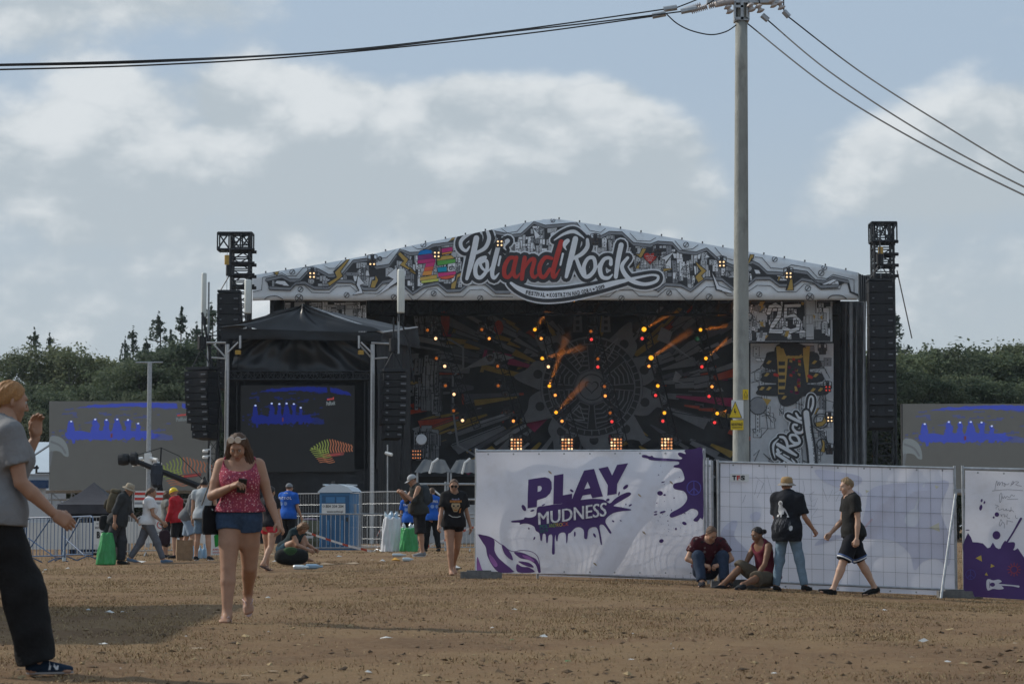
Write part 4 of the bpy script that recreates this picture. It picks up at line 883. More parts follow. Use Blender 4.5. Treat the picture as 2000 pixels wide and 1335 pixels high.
LOR = mat('led_orange', (.12, .05, .03), .8, .05, 2, emit=(.28, .11, .06), estr=.7); LGN = mat('led_lime', (.09, .12, .03), .8, .05, 2, emit=(.16, .20, .05), estr=.7); LRD = mat('led_red', (.12, .03, .03), .8, .05, 2, emit=(.36, .05, .05), estr=.7); LMR = mat('led_maroon', (.06, .02, .02), .8, .05, 2, emit=(.11, .03, .03), estr=.8)
def screen(label, D, x0, y0, x1, y1, dark, T, ghost=True, leaf=True, seed=1):
    c = W((x0 + x1) / 2, y1, D); c.z = W(1000, y1, D).z
    e = empty('video_screen', c, label, 'screen'); f = sheet(D); rr = random.Random(seed)
    b = MB(c); a, d = f(x0, y1), f(x1, y0); b.box(((a.x + d.x) / 2, D + .16, (a.z + d.z) / 2), ((d.x - a.x) / 2, .15, (d.z - a.z) / 2), SCD); b.build('cabinet', e)
    b = MB(c); b.poly([f(x0, y1), f(x1, y1), f(x1, y0), f(x0, y0)], SCD if dark else SCR); b.build('screen_face', e)
    p = Print(f, .004); p.mb.o = Vector(c); B1, B2 = (BLUD, BLUE2) if dark else (BLU, BLU2)
    def jag(q, m, l, n=6, j=1.3):
        out = []
        for k in range(len(q)):
            s, t_ = np.array(q[k], float), np.array(q[(k + 1) % len(q)], float)
            for i in range(n): out.append(s + (t_ - s) * i / n + np.array([rr.uniform(-j, j), rr.uniform(-j, j)]))
        out = [T(*o) for o in out]; out = [(min(max(x, x0 + .5), x1 - .5), min(max(y, y0 + .5), y1 - .5)) for x, y in out]; p.poly(out, m, l)
    jag([(150, 796), (185, 790), (250, 787), (300, 786), (345, 787), (347, 797), (300, 796), (260, 793), (215, 795)], B1, 1)
    jag([(355, 787), (364, 788), (410, 797), (416, 803), (380, 800), (356, 796)], B1, 1)
    for k in range(46): x, y = rr.uniform(115, 345), rr.uniform(795, 842); w, h = rr.uniform(3, 22), rr.uniform(1, 2.6); jag([(x, y), (x + w, y - 1), (x + w, y + h), (x, y + h)], B2, 1.2, 3, .8)
    for (x, w, t) in ((139, 15, 822), (186, 17, 818), (208, 13, 819), (229, 18, 818), (250, 13, 819), (270, 12, 826)):
        jag([(x - 4, t), (x + 4, t), (x + w * .5, t + 20), (x + w * .8, 850), (x + w * .4, 858), (x - w * .5, 858), (x - w * .8, 848), (x - w * .45, t + 20)], B1, 1.5, 5, 2.2)
        p.disc(*T(x, t + .5), 2.2, 1.6, LWH, 2, 8)
    jag([(128, 844), (290, 840), (312, 850), (300, 858), (250, 855), (190, 860), (130, 856)], B1, 1.4, 12, 3.4)
    jag([(138, 852), (150, 852), (146, 866), (141, 866)], B1, 1.4); jag([(300, 850), (312, 846), (336, 850), (338, 858), (310, 860)], B2, 1.4)
    for k in range(30): x, y = rr.uniform(100, 330), rr.uniform(835, 862); jag([(x, y), (x + 5, y), (x + 5, y + 3), (x, y + 3)], B2, 1.3, 2, .8)
    jag([(216, 846), (220, 846), (220, 854), (216, 854)], LMR, 2.2, 2, .4)
    # small festival mark
    q = [(345, 812), (368, 812), (368, 824), (345, 824)]
    P2 = [T(*v) for v in ((346, 812.5), (366, 811), (366, 806), (346, 808))]; p.text('and', P2, LRD, 2, .06); P2 = [T(*v) for v in ((344, 823), (370, 821), (370, 813), (344, 815))]; p.text('PolRock', P2, LPL, 2, .05)
    if ghost:
        p.blob([T(*v) for v in ((97, 855), (110, 851), (124, 858), (132, 872), (134, 890), (126, 890), (118, 882), (105, 880), (97, 886))], LPL, 1.6); p.blob([T(*v) for v in ((97, 884), (103, 882), (99, 908), (96, 908))], LPB, 1.7); p.ribbon([T(100, 862), T(118, 870), T(128, 884)], LPB, 1.9, 4)
    if leaf:
        for k in range(17):
            x = 312 + k * 6.6; tp = 913 - 20 * math.sin(min(1, k / 7) * 1.57) + max(0, k - 8) * 1.8; bt = 925 - k * .3 if k > 2 else 915; m = LGN if k < 7 else LOR
            if x > 411: break
            p.ribbon([T(x, tp), T(x + 3, tp + (bt - tp) * .35), T(x + 1, tp + (bt - tp) * .7), T(x + 3.5, bt)], m, 2, 2.1)
        for k in range(8): y = 918 + k * 4.2; p.ribbon([T(308 + k * 3.5, y), T(322 + k * 3.5, y - 2), T(336 + k * 3, y + 1), T(350 + k * 3, y - 2)], LGN if k < 5 else LOR, 2, 1.5)
        p.ribbon([T(344, 932), T(390, 926)], LMR, 2.2, 7); 
        p.ribbon([T(352, 931), T(385, 927)], LRD, 2.4, 1.2)
    p.build('picture', e); return e
screen('grey video screen with blue figures far left, behind the bucket hat man', 108, 96, 783, 425, 956, False, lambda x, y: (x, y), seed=1)
screen('grey video screen with blue figures at the far right edge', 108, 1763, 788, 2092, 961, False, lambda x, y: (x + 1667, y + 5), leaf=False, seed=1)
T3 = lambda x, y: (470 + (x - 96) * .675, 752 + (y - 783) * 1.0) if y < 885 else (605 + (x - 308) * .78, 858 + (y - 893) * .82)
screen('dark video screen with blue figures inside the small black tower', DD + .3, 470, 752, 692, 921, True, T3, ghost=False, seed=1)
sup = empty('screen_scaffold', G(250, 109), 'grey scaffold rig carrying the left video screen', 'scaffold'); b = MB(sup.location); o0 = Vector(sup.location)
b.tube(W(90, 958, 108.6), W(425, 958, 108.6), .12, STEEL, 6); b.tube(W(90, 975, 108.6), W(425, 975, 108.6), .05, STEEL, 6)
for k in range(9): b.tube(W(100 + k * 40, 956, 108.6), W(100 + k * 40, 1065, 108.6), .05, STEEL, 6); b.tube(W(100 + k * 40, 960, 108.6), W(140 + k * 40 if k < 8 else 420, 1000, 108.6), .035, STEEL, 5)
b.build('scaffold_tubes', sup)
sup = empty('screen_scaffold', G(1930, 109), 'scaffold rig behind the fence carrying the right video screen', 'scaffold'); b = MB(sup.location)
for k in range(6): b.tube(W(1770 + k * 60, 800, 108.6), W(1770 + k * 60, 1065, 108.6), .05, STEEL, 6)
b.tube(W(1765, 962, 108.6), W(2092, 962, 108.6), .1, STEEL, 6); b.build('scaffold_tubes', sup)

# ------------------------------------------------------------------ antennas
ANT = mat('antenna_grey', (0.62, 0.65, 0.62), .5, .06, 3)
def antenna(px, y0, y1, D, wpx, label, mast_to, mdx=0):
    e = empty('panel_antenna', W(px, y1, D), label, 'antenna'); o = Vector(e.location); r = wpx / 2 / F * D; z = W(px, y0, D).z - o.z
    b = MB(o); b.lathe(o, [(r * .9, 0), (r, .05), (r, z - .05), (r * .85, z)], ANT, 12, sy=.8); b.build('radome', e, True)
    b = MB(o); 
    b.tube(o + Vector((r * mdx, .15, z * .8)), Vector((o.x + r * mdx, D + .15, W(px, mast_to, D).z)), .05, STEEL, 6); b.tube(o + Vector((-r, .1, .3)), o + Vector((r, .1, .3)), .05, DTRUSS, 5); b.build('mast', e)
    b = MB(o)
    for k in range(4): b.tube(o + Vector(((k - 1.5) * r * .5, 0, 0)), o + Vector(((k - 1.5) * r * .4, .05, -.35)), .03, SPK, 5)
    b.path([o + Vector((0, 0, -.3)), o + Vector((r * 2, .1, -1.4)), o + Vector((r * 3.2, .2, -3))], .04, SPK, 5); tag(b.build('connectors', e), kind='stuff')
antenna(398, 533, 618, 101, 10.5, 'pale panel antenna standing over the far left speaker column', 720, 1.6)
antenna(783, 526, 611, 99, 16, 'thick pale panel antenna above the right corner of the small black tower', 690, -.6)
antenna(484, 546, 612, 118, 15, 'silvery boxy antenna between the left truss tower and the printed roof', 640, -.5)

# ------------------------------------------------------------------ camera pole, jib, gazebo, tents
pb = G(289, 88); e = empty('camera_pole', pb, 'slim grey pole with white security cameras in front of the left screen', 'pole')
b = MB(pb); b.tube(pb, (pb.x, 88, W(289, 707, 88).z), .085, STEEL, 8); b.build('pole_shaft', e)
b = MB(pb); b.tube(W(265, 707.5, 88), W(318, 707, 88), .03, STEEL, 5); b.build('cross_bar', e)
for (dx, y, l) in ((-17, 896, 1), (-20, 905, 1), (10, 896, -1), (17, 904, -1)):
    c = W(289 + dx, y, 87.7); b = MB(pb); d = Vector((-1 if l > 0 else 1, -.7, -.25)).normalized(); b.tube(c - d * .14, c + d * .22, .07, WHT, 8); b.tube(c + Vector((0, 0, -.05)), W(289, y + 2, 88), .03, WHT, 5); b.build('security_camera', e)
b = MB(pb); b.box(W(289, 899, 87.85), (.13, .1, .28), WHT); b.build('junction_box', e)
# camera crane
cr = G(330, 84); e = empty('camera_crane', cr, 'black camera crane arm sloping down right in front of the left screen', 'camera crane')
b = MB(cr); a, z_ = W(258, 897, 84), W(420, 962, 84); b.tube(a, z_, .09, SPK, 6, .13); b.build('boom', e)
b = MB(cr); b.path([W(262, 890, 84), W(315, 874, 84), W(350, 890, 84), W(415, 955, 84)], .02, SPK, 4); b.tube(W(315, 873, 84), W(313, 908, 84), .03, SPK, 5); b.build('tension_cable', e)
b = MB(cr); b.lathe(W(236, 897, 84), [(.05, -.1), (.2, -.08), (.23, .1), (.2, .28), (.15, .3), (.15, .36), (.24, .38), (.26, .55), (.2, .62)], SPK, 12, Vector((1, 0, .05)).normalized()); b.build('camera_head', e)
for (x0_, y0_, x1_, y1_) in ((312, 930, 300, 1066), (312, 930, 330, 1066), (312, 928, 312, 1062)):
    b = MB(cr); b.tube(W(x0_, y0_, 84), W(x1_, y1_, 84), .06, SPK, 6); b.build('tripod_leg', e)
b = MB(cr); b.lathe(W(306, 925, 83.9), [(.08, -.5), (.20, -.4), (.24, .0), (.2, .3), (.1, .4)], mat('dark_blue_cover', (.03, .036, .05), .8), 9); b.build('weather_cover', e)
# black gazebo
gz0 = G(183, 70); e = empty('gazebo', gz0, 'black pop up gazebo below the left screen', 'tent'); GZM = mat('gazebo_black', (.045, .045, .055), .7, .2, 2, bump=.3, bscale=4)
h = 62 / F * 70; b = MB(gz0); n = 10
ctr = Vector((gz0.x, 70, 0)); zt, ze, zs = W(183, 941, 70).z, W(183, 985, 70).z, W(183, 1003, 70).z
cr_ = [(-1, -1), (1, -1), (1, 1), (-1, 1)]
for k in range(4):
    (x0_, y0_), (x1_, y1_) = cr_[k], cr_[(k + 1) % 4]; prev = None
    for i in range(n + 1):
        t_ = i / n; s_ = 1 - t_; prof = ze + (zt - ze) * (t_ ** 1.35); row = [ctr + Vector((x0_ * h * s_, y0_ * h * s_, prof)), ctr + Vector((x1_ * h * s_, y1_ * h * s_, prof))]
        if prev: b.poly([prev[0], prev[1], row[1], row[0]], GZM)
        prev = row
b.build('canopy', e)
b = MB(gz0)
for k in range(4):
    (x0_, y0_), (x1_, y1_) = cr_[k], cr_[(k + 1) % 4]; p0, p1 = ctr + Vector((x0_ * h, y0_ * h, ze)), ctr + Vector((x1_ * h, y1_ * h, ze)); fabric(b, (p0.x, p0.y, zs), (p1.x, p1.y, zs), p1, p0, 10, 2, .03, GZM, k)
b.build('valance', e, True)
for x0_, y0_ in cr_: b = MB(gz0); b.tube(ctr + Vector((x0_ * h * .97, y0_ * h * .97, 0)), ctr + Vector((x0_ * h * .97, y0_ * h * .97, ze)), .035, STEEL, 6); b.build('leg', e)
b = MB(gz0); b.box(ctr + Vector((0, h * .9, .6)), (h * .9, .05, .75), mat('dark_navy', (.012, .014, .026), .8)); b.build('back_panel', e)
# white marquee at the far left
tw = G(60, 112); e = empty('marquee', tw, 'white marquee at the far left beside the grey screen', 'tent'); TW = mat('marquee_white', (.66, .70, .74), .6, .05, 1)
b = MB(tw); x0_, x1_ = W(-140, 900, 112).x, W(96, 900, 112).x; zt, zm = W(60, 859, 112).z, W(60, 925, 112).z
b.poly([(x0_, 112, zm), (x1_, 112, zm), (x1_, 114.5, zt), (x0_, 114.5, zt)], mat('marquee_roof', (.62, .70, .76), .5, .05, 1)); b.poly([(x1_, 112, zm), (x1_, 117, zm), (x1_, 114.5, zt)], TW); b.build('roof', e)
b = MB(tw); b.box(((x0_ + x1_) / 2, 114.4, zm / 2), ((x1_ - x0_) / 2 - .05, 2.2, zm / 2), TW); b.build('wall', e)
b = MB(tw); b.box(((x0_ + x1_) / 2, 111.9, W(60, 945, 112).z), ((x1_ - x0_) / 2, .06, .2), mat('blue_tarp', (.03, .07, .17), .6)); b.build('blue_strip', e)
b = MB(tw); b.tube(W(60, 893, 111.5), W(98, 868, 111.5), .05, STEEL, 5); b.build('pole', e)
pb = W(71, 922, 100); e = empty('floodlight_arm', pb, 'small dark sensor arm poking out left of the grey screen', 'lamp arm'); b = MB(pb); b.tube(W(70, 923, 100), W(97, 923, 107), .035, SPK, 5); b.tube(W(71, 923, 100), W(72, 908, 100), .05, SPK, 5); b.box(W(70, 913, 100), (.12, .05, .05), SPK); b.build('arm', e)
# dome cameras beside the tower
pb = G(411, 97); e = empty('camera_pole', pb, 'thin mast with two small white dome cameras left of the woman in pink', 'pole'); b = MB(pb); b.tube(pb, W(411, 870, 97), .03, STEEL, 5); b.build('pole_shaft', e)
for y in (880, 892): b = MB(pb); b.lathe(W(401, y, 97), [(.11, -.06), (.13, 0), (.1, .06)], WHT, 10); b.tube(W(401, y - 2, 97), W(411, y - 3, 97), .025, WHT, 5); b.build('security_camera', e)
pb = G(757, 96); e = empty('camera_pole', pb, 'slim mast with a white camera right of the small black tower', 'pole'); b = MB(pb); b.tube(pb, W(757, 868, 96), .03, STEEL, 5); b.build('pole_shaft', e)
b = MB(pb); c = W(753, 884, 96); b.tube(c, c + Vector((.28, -.15, -.08)), .07, WHT, 8); b.build('security_camera', e)
wr = W(823, 858, 126); e = empty('round_panel', wr, 'pale round dish low at the left end of the stage', 'dish'); b = MB(wr); b.lathe(wr, [(.28, 0), (.3, .05), (.27, .1)], GRL, 20, Vector((0, -1, 0))); b.build('dish', e); b = MB(wr); b.tube(wr + Vector((0, .1, -.2)), wr + Vector((0, .1, -1.9)), .04, DTRUSS, 5); b.build('stand', e)
# low black canopies and tubes right of the tower
for (px, D, w, ya, yb, lab) in ((845, 90, 60, 897, 922, 'low black canopy with white arched tubes behind the cap man'), (908, 90, 55, 897, 923, 'low black canopy behind the woman in black, next to the white banner')):
    gb = G(px, D); e = empty('low_canopy', gb, lab, 'tent'); b = MB(gb); fabric(b, W(px - w * .6, yb, D - 1), W(px + w * .6, yb, D - 1), W(px + w * .4, ya, D + 1), W(px - w * .3, ya, D + 1), 16, 5, .03, mat('canopy_slate', (.05, .057, .065), .6, .2, 2), px); b.build('canopy', e, True)
    b = MB(gb); b.path([W(px - w * .1, yb + 2, D - 1.1), W(px, ya + 6, D - 1.1), W(px + w * .18, ya - 2, D - 1)], .045, WHT, 6); b.build('arched_tube', e)
    for dx in (-.5, .5): b = MB(gb); b.tube(W(px + w * dx, yb, D - 1), W(px + w * dx, 1062, D - 1), .04, STEEL, 5); b.build('leg', e)
    b = MB(gb); b.box(W(px, 995, D + .5), (w / F * D * .55, .04, 1.3), BLKC); b.build('dark_panel', e)
# pipe frame barrier seen between the cap man and the banner
pf = G(870, 74); e = empty('pipe_frame', pf, 'white pipe frame barrier behind the woman in the black tee', 'barrier'); b = MB(pf)
for y in (945, 975, 1010): b.tube(W(812, y, 74), W(935, y, 74), .035, STEEL, 6)
for x in (812, 870, 932): b.tube(W(x, 940, 74), W(x, 1075, 74), .035, STEEL, 6)
b.tube(W(870, 975, 74), W(845, 955, 74), .03, WHT, 5); b.tube(W(900, 975, 74), W(932, 1050, 74), .03, STEEL, 5); b.build('pipes', e)
b = MB(G(870, 78)); b.poly([W(840, 1060, 78), W(932, 1060, 78), W(932, 985, 78), W(840, 985, 78)], mat('grey_banner', (.36, .38, .40), .7)); o = b.build('grey_banner'); o.location = G(870, 78); tag(o, 'plain grey banner low behind the pipe frame barrier', 'banner')

# ------------------------------------------------------------------ power pole in the front right
CON = mat('pole_concrete', (0.30, 0.31, 0.29), .85, .22, 2.2, bump=.35, bscale=24, dirt=((.13, .135, .125), 3.2, .75), stretch=(1, 1, .45))
DP = 38.5; pp = G(1446, DP); e = empty('power_pole', pp, 'tall round concrete power pole rising behind the mesh fence', 'power pole')
a, zt = Vector(pp), W(1448, 35, DP).z; PX = W(1448, 35, DP).x
rb_, rt = 17.5 / F * DP, 12.0 / F * DP
b = MB(pp); n = 20; prof = []
for k in range(13): t_ = k / 12; c = a.lerp(Vector((PX, DP, zt)), t_); prof.append(c)
b.path(prof, .1, CON, 24, [rb_ + (rt - rb_) * k / 12 for k in range(13)]); b.build('shaft', e, True)
tp = Vector((PX, DP, zt)); b = MB(pp); hw = 14.5 / F * DP
for sx in (-1, 1): b.box((tp.x + sx * hw * .93, DP, W(1448, 24, DP).z), (.012, hw, 18 / F * DP), STEEL)
b.box((tp.x, DP - hw, W(1448, 24, DP).z), (hw * .2, .012, 18 / F * DP), STEEL); b.box((tp.x - hw * .35, DP - hw, W(1448, 39, DP).z), (hw * .6, .012, .02), STEEL); b.box((tp.x - hw * .35, DP - hw, W(1448, 16, DP).z), (hw * .6, .012, .02), STEEL)
b.box((tp.x, DP, W(1448, 41.5, DP).z), (hw, hw, .012), STEEL); b.box((tp.x, DP, W(1448, 7, DP).z), (hw, hw, .012), STEEL); b.tube((tp.x, DP, zt), (tp.x, DP, W(1448, -30, DP).z), rt * .9, CON, 12); b.build('head_bracket', e)
b = MB(pp); b.box(W(1452, 2, DP), (.62, .09, .05), STEEL); b.build('cross_arm', e)
POR = mat('porcelain', (0.42, 0.38, 0.36), .35, .12, 8, spec=.6)
def insul(p, q, n, r, lone=True):
    p, q = Vector(p), Vector(q); d = (q - p); L = d.length; d.normalize(); pr = []
    for k in range(n): z = L * k / n; pr += [(r * .45, z), (r, z + L / n * .35), (r, z + L / n * .5), (r * .45, z + L / n * .7)]
    b = MB(pp); b.lathe(p, pr, POR, 12, d); b.build('insulator', e, True)
for (p, q) in ((W(1336, 20, DP), W(1370, 10, DP)), (W(1384, 13, DP - .2), W(1416, 4, DP - .2)), (W(1350, 22, DP - .3), W(1382, 13, DP - .3)), (W(1398, 9, DP - .3), W(1432, 2, DP - .1))): insul(p, q, 9, .055)
for (x, y) in ((1424, 20), (1468, 16), (1484, 18), (1510, 8), (1525, 12)): insul(W(x - 4, y - 9, DP - .2), W(x + 4, y + 9, DP - .2), 2, .072)
for (p, q) in ((W(1296, 19, DP), W(1322, 15, DP)), (W(1330, 23, DP - .3), W(1360, 17, DP - .3)), (W(1274, 32, DP - .3), W(1300, 27, DP - .3)), (W(1488, 30, DP - .2), W(1500, 40, DP - .2)), (W(1531, 22, DP - .2), W(1541, 33, DP - .2))): b = MB(pp); b.tube(p, q, .05, STEEL, 7); b.build('wire_clamp', e)
for pts in ([W(1302, 28, DP - .3), W(1322, 46, DP - .3), W(1350, 60, DP - .3), W(1388, 68, DP - .3), W(1418, 62, DP - .3), W(1438, 49, DP - .2)], [W(1322, 15, DP), W(1360, 0, DP), W(1390, -16, DP)], [W(1372, 14, DP - .3), W(1392, 2, DP - .3), W(1410, -16, DP - .3)], [W(1485, 9, DP - .2), W(1478, -12, DP - .2)], [W(1531, 21, DP - .2), W(1530, -15, DP - .2)]): b = MB(pp); b.path(catmull([tuple(v) for v in pts], 5), .011, SPK, 6); b.build('jumper_wire', e, True)
WIRE = mat('wire_dark', (0.025, 0.027, 0.03), .5, .1, 5)
def wire(label, pts, Ds):
    q = catmull([(x, y, D) for (x, y), D in zip(pts, Ds)], 14); v = [W(*p) for p in q]; b = MB(v[0]); b.path(v, .0125, WIRE, 5); o = b.build('power_line', None, True); o.location = v[0]; tag(o, label, 'power line', 'overhead power lines')
wire('overhead power line leaving the pole to the left, uppermost of three', [(1300, 18), (1000, 60), (650, 100), (300, 118), (0, 126), (-260, 130)], [DP, 37, 34.5, 32, 30, 28])
wire('overhead power line leaving the pole to the left, middle of three', [(1330, 23), (1160, 44), (1000, 62), (700, 97), (300, 121), (0, 128), (-260, 132)], [DP - .3, 37.5, 36.8, 34.5, 32, 30, 28])
wire('overhead power line leaving the pole to the left, lowest of three', [(1276, 32), (1000, 69), (600, 109), (300, 127), (0, 136), (-260, 141)], [DP - .3, 36.6, 34.2, 32, 30, 28])
wire('overhead power line going down right from the pole, lowest of three', [(1461, 47), (1620, 172), (1800, 280), (2000, 381), (2200, 470)], [DP - .2, 35.5, 32.5, 30, 28])
wire('overhead power line going down right from the pole, middle of three', [(1500, 40), (1620, 140), (1800, 258), (2000, 365), (2200, 455)], [DP - .2, 36.4, 33.5, 31, 29])
wire('overhead power line going down right from the pole, uppermost of three', [(1541, 34), (1680, 140), (1840, 242), (2000, 337), (2200, 440)], [DP - .2, 37, 34.6, 32.5, 30.4])
# danger plates bent round the pole
def plate(px0, py0, px1, py1, label, draw, base, rot=0.0):
    x0_, x1_ = px0, px1; e2_ = empty('warning_sign', W((x0_ + x1_) / 2, py1, DP - rb_ - .008), label, 'sign'); o = Vector(e2_.location)
    fl = sheet(DP - rb_ - .008); f = lambda px, py, l=0.0: fl(px, py, l)
    b = MB(o)
    q0, q1 = f(x0_, py1), f(x1_, py0); b.box(((q0.x + q1.x) / 2, q0.y + .003, (q0.z + q1.z) / 2), ((q1.x - q0.x) / 2, .003, (q1.z - q0.z) / 2), base)
    b.build('plate', e2_); p = Print(f, .003); p.mb.o = o; draw(p); p.build('plate_print', e2_)
SY = mat('sign_yellow', (0.68, 0.48, 0.03), .5, .05, 3); SW = mat('sign_white', (0.66, .67, .66), .5, .05, 3); SK = mat('sign_black', (.03, .03, .03), .5, .05, 3)
def tri(p, cx_, top, bot, w, m, lay, g=0): p.poly([(cx_, top), (cx_ + w / 2, bot), (cx_ - w / 2, bot)], m, lay)
def zap(p, cx_, cy_, s, m, lay): p.poly([(cx_ - 1.6 * s, cy_ - 6 * s), (cx_ + .2 * s, cy_ - 6 * s), (cx_ - .6 * s, cy_ - 1.2 * s), (cx_ + 2 * s, cy_ - 1.6 * s), (cx_ - .4 * s, cy_ + 6 * s), (cx_ + .2 * s, cy_ + 1 * s), (cx_ - 2.2 * s, cy_ + 1.4 * s)], m, lay)
def dz(p):
    tri(p, 1436, 783, 816, 27, SK, 1); tri(p, 1436, 785.5, 814.6, 23.5, SY, 2); zap(p, 1436, 804, 1.05, SK, 3)
plate(1429, 781, 1452, 817, 'white plate with yellow high voltage triangle on the concrete pole', dz, SW)
def dn(p):
    p.text('NIE DOTYKAĆ!', [(1428.6, 831), (1450.5, 831), (1450.5, 824), (1428.6, 824)], SK, 2, .03); p.text('URZĄDZENIE ELEKTRYCZNE', [(1430, 836), (1449.5, 836), (1449.5, 833), (1430, 833)], SK, 2, .02)
plate(1427.5, 820, 1452, 839, 'yellow do not touch plate under the high voltage triangle', dn, SY)
plate(1451, 760, 1461.5, 780, 'small yellow warning plate on the right side of the pole', lambda p: (tri(p, 1456.5, 763, 773, 8, SK, 1), tri(p, 1456.5, 764.6, 772.4, 5.5, SY, 2), p.line([(1453, 776), (1460, 776)], SK, 1, 1.2)), SY)
# ------------------------------------------------------------------ trees
def leaf_mat(name, col, var=.35):
    m = bpy.data.materials.new(name); m.use_nodes = True; t = m.node_tree; p = t.nodes['Principled BSDF']
    oi = nd(t, 'ShaderNodeObjectInfo'); tcn = nd(t, 'ShaderNodeTexCoord')
    n1 = nd(t, 'ShaderNodeTexNoise', Vector=tcn.outputs['Object'], Scale=.55, Detail=4.0).outputs[0]
    a = mixc(t, oi.outputs['Random'], tuple(c * .62 for c in col), (col[0] * 1.4, col[1] * 1.25, col[2]))
    c = mixc(t, n1, a, tuple(c * (1 - var) for c in col), 'MIX')
    t.links.new(c, p.inputs['Base Color']); p.inputs['Roughness'].default_value = .75; p.inputs['Specular IOR Level'].default_value = .15
    tr = nd(t, 'ShaderNodeBsdfTranslucent', Color=c); mx = nd(t, 'ShaderNodeMixShader', _0=.35, _1=p, _2=tr)
    t.links.new(mx.outputs[0], t.nodes['Material Output'].inputs[0]); return m
PINE = leaf_mat('pine_needles', (0.088, 0.125, 0.104)); BIRCH = leaf_mat('birch_leaves', (0.170, 0.208, 0.130)); BROAD = leaf_mat('broad_leaves', (0.135, 0.180, 0.115)); BARK = mat('bark', (0.10, 0.085, 0.07), .9, .3, 6); BARKW = mat('birch_bark', (0.36, 0.35, 0.32), .8, .35, 9)
def leaves(centres, spread, n, size, rs, flat=.6):
    """n leaf quads scattered round each centre"""
    C_ = np.repeat(np.asarray(centres), n, 0); S_ = np.repeat(np.asarray(spread), n, 0)
    pos = C_ + rs.normal(0, 1, C_.shape) * S_ * .5; N = len(pos)
    nr = rs.normal(0, .75, (N, 3)) + (pos - C_) / np.maximum(S_, .1) * 1.1 + np.array([0, 0, .55]); nr /= np.linalg.norm(nr, axis=1)[:, None]
    a = rs.normal(0, 1, (N, 3)); a[:, 2] *= flat; a -= nr * (a * nr).sum(1)[:, None]; a /= np.linalg.norm(a, axis=1)[:, None]; b = np.cross(nr, a)
    sz = size * (.6 + .8 * rs.rand(N))[:, None]
    V = np.stack([pos - a * sz * .7, pos + b * sz * .38, pos + a * sz * .7, pos - b * sz * .38], 1).reshape(-1, 3)
    return V, np.arange(4 * N).reshape(-1, 4)
def limbs(segs, m, name):
    b = MB()
    for p, q, r0, r1 in segs: b.tube(p, q, r0, m, 5, r1, caps=False)
    o = b.build('tmp'); me = o.data; me.name = name; bpy.data.objects.remove(o); return me
def pine_proto(seed, H, spire):
    rs = np.random.RandomState(seed); segs = [((0, 0, 0), (rs.normal(0, .15), rs.normal(0, .15), H * .97), .2, .03)]; cen = []; spr = []
    z = H * .22
    while z < H * .985:
        t_ = z / H; L = (1 - t_) ** (1.05 if spire else .8) * H * (.24 if spire else .27) * (.7 + .55 * rs.rand()) + .12
        if not spire: L *= .6 + .6 * math.exp(-((t_ - .62) / .25) ** 2)
        nb = rs.randint(4, 7) if t_ < .84 else 3; a0 = rs.rand() * 6.28
        for k in range(nb):
            a = a0 + k * 6.28 / nb + rs.normal(0, .25); l = L * (.55 + .55 * rs.rand()); up = .25 + .5 * t_ + rs.normal(0, .1)
            if rs.rand() < .12: continue
            e = np.array([math.cos(a) * l, math.sin(a) * l, z + up * l * .55]); segs.append(((0, 0, z), tuple(e), .05, .015))
            m_ = max(2 if t_ < .84 else 1, int(l / .5))
            for i in range(m_):
                f = .35 + .7 * (i + 1) / m_; cen.append([e[0] * f, e[1] * f, z + (e[2] - z) * f + .1]); s_ = (.40 + .2 * rs.rand()) * (1 - .55 * t_); spr.append([s_, s_, .26])
        z += H * .036 * (.8 + .5 * rs.rand())
    for k in range(5): cen.append([0, 0, H * (.93 + .02 * k)]); spr.append([.16 - .025 * k, .16 - .025 * k, .3])
    V, Fq = leaves(cen, spr, 20, .20, rs, .9)
    return np_mesh('pine_crown', V, Fq, [PINE], smooth=False), limbs(segs, BARK, 'pine_trunk')
def broad_proto(seed, H, wf, m, bark, droop, dens=52, size=.17):
    rs = np.random.RandomState(seed); segs = [((0, 0, 0), (.15, 0, H * .5), .16, .1), ((.15, 0, H * .5), (rs.normal(0, .4), .1, H * .92), .1, .02)]; cen = []; spr = []
    for k in range(int(42 * wf * 2)):
        t_ = .2 + .78 * rs.rand() ** .8; prof = math.sin(min(1, (t_ - .12) / .88) ** .8 * math.pi * .97) ** .65; R_ = H * .22 * wf * 1.7 * prof * (.6 + .45 * rs.rand()); a = rs.rand() * 6.28
        c = np.array([math.cos(a) * R_, math.sin(a) * R_, H * t_]); segs.append(((0.1, 0, H * max(.15, t_ - .15)), tuple(c), .05, .012))
        ns = 5
        for i in range(ns):
            o_ = rs.normal(0, 1, 3) * np.array([.6, .6, .42]); cen.append(c + o_ - np.array([0, 0, droop * abs(o_[2])])); spr.append([.50, .50, .36 + droop * .5])
    for k in range(14): cen.append([rs.normal(0, .45), rs.normal(0, .45), H * (.90 + .08 * rs.rand())]); spr.append([.35, .35, .35])
    V, Fq = leaves(cen, spr, dens, size, rs, .8 if not droop else 1.3)
    return np_mesh('leafy_crown', V, Fq, [m], smooth=False), limbs(segs, bark, 'leafy_trunk')
PR = {'pine': [pine_proto(1, 15, True), pine_proto(2, 15, True), pine_proto(3, 15, False)], 'birch': [broad_proto(4, 14, .62, BIRCH, BARKW, .8), broad_proto(5, 14, .75, BIRCH, BARKW, .6)], 'broad': [broad_proto(6, 13, .8, BROAD, BARK, .25), broad_proto(7, 13, .95, BROAD, BARK, .3), broad_proto(8, 13, .7, BROAD, BARK, .5)]}
tr_rnd = random.Random(12)
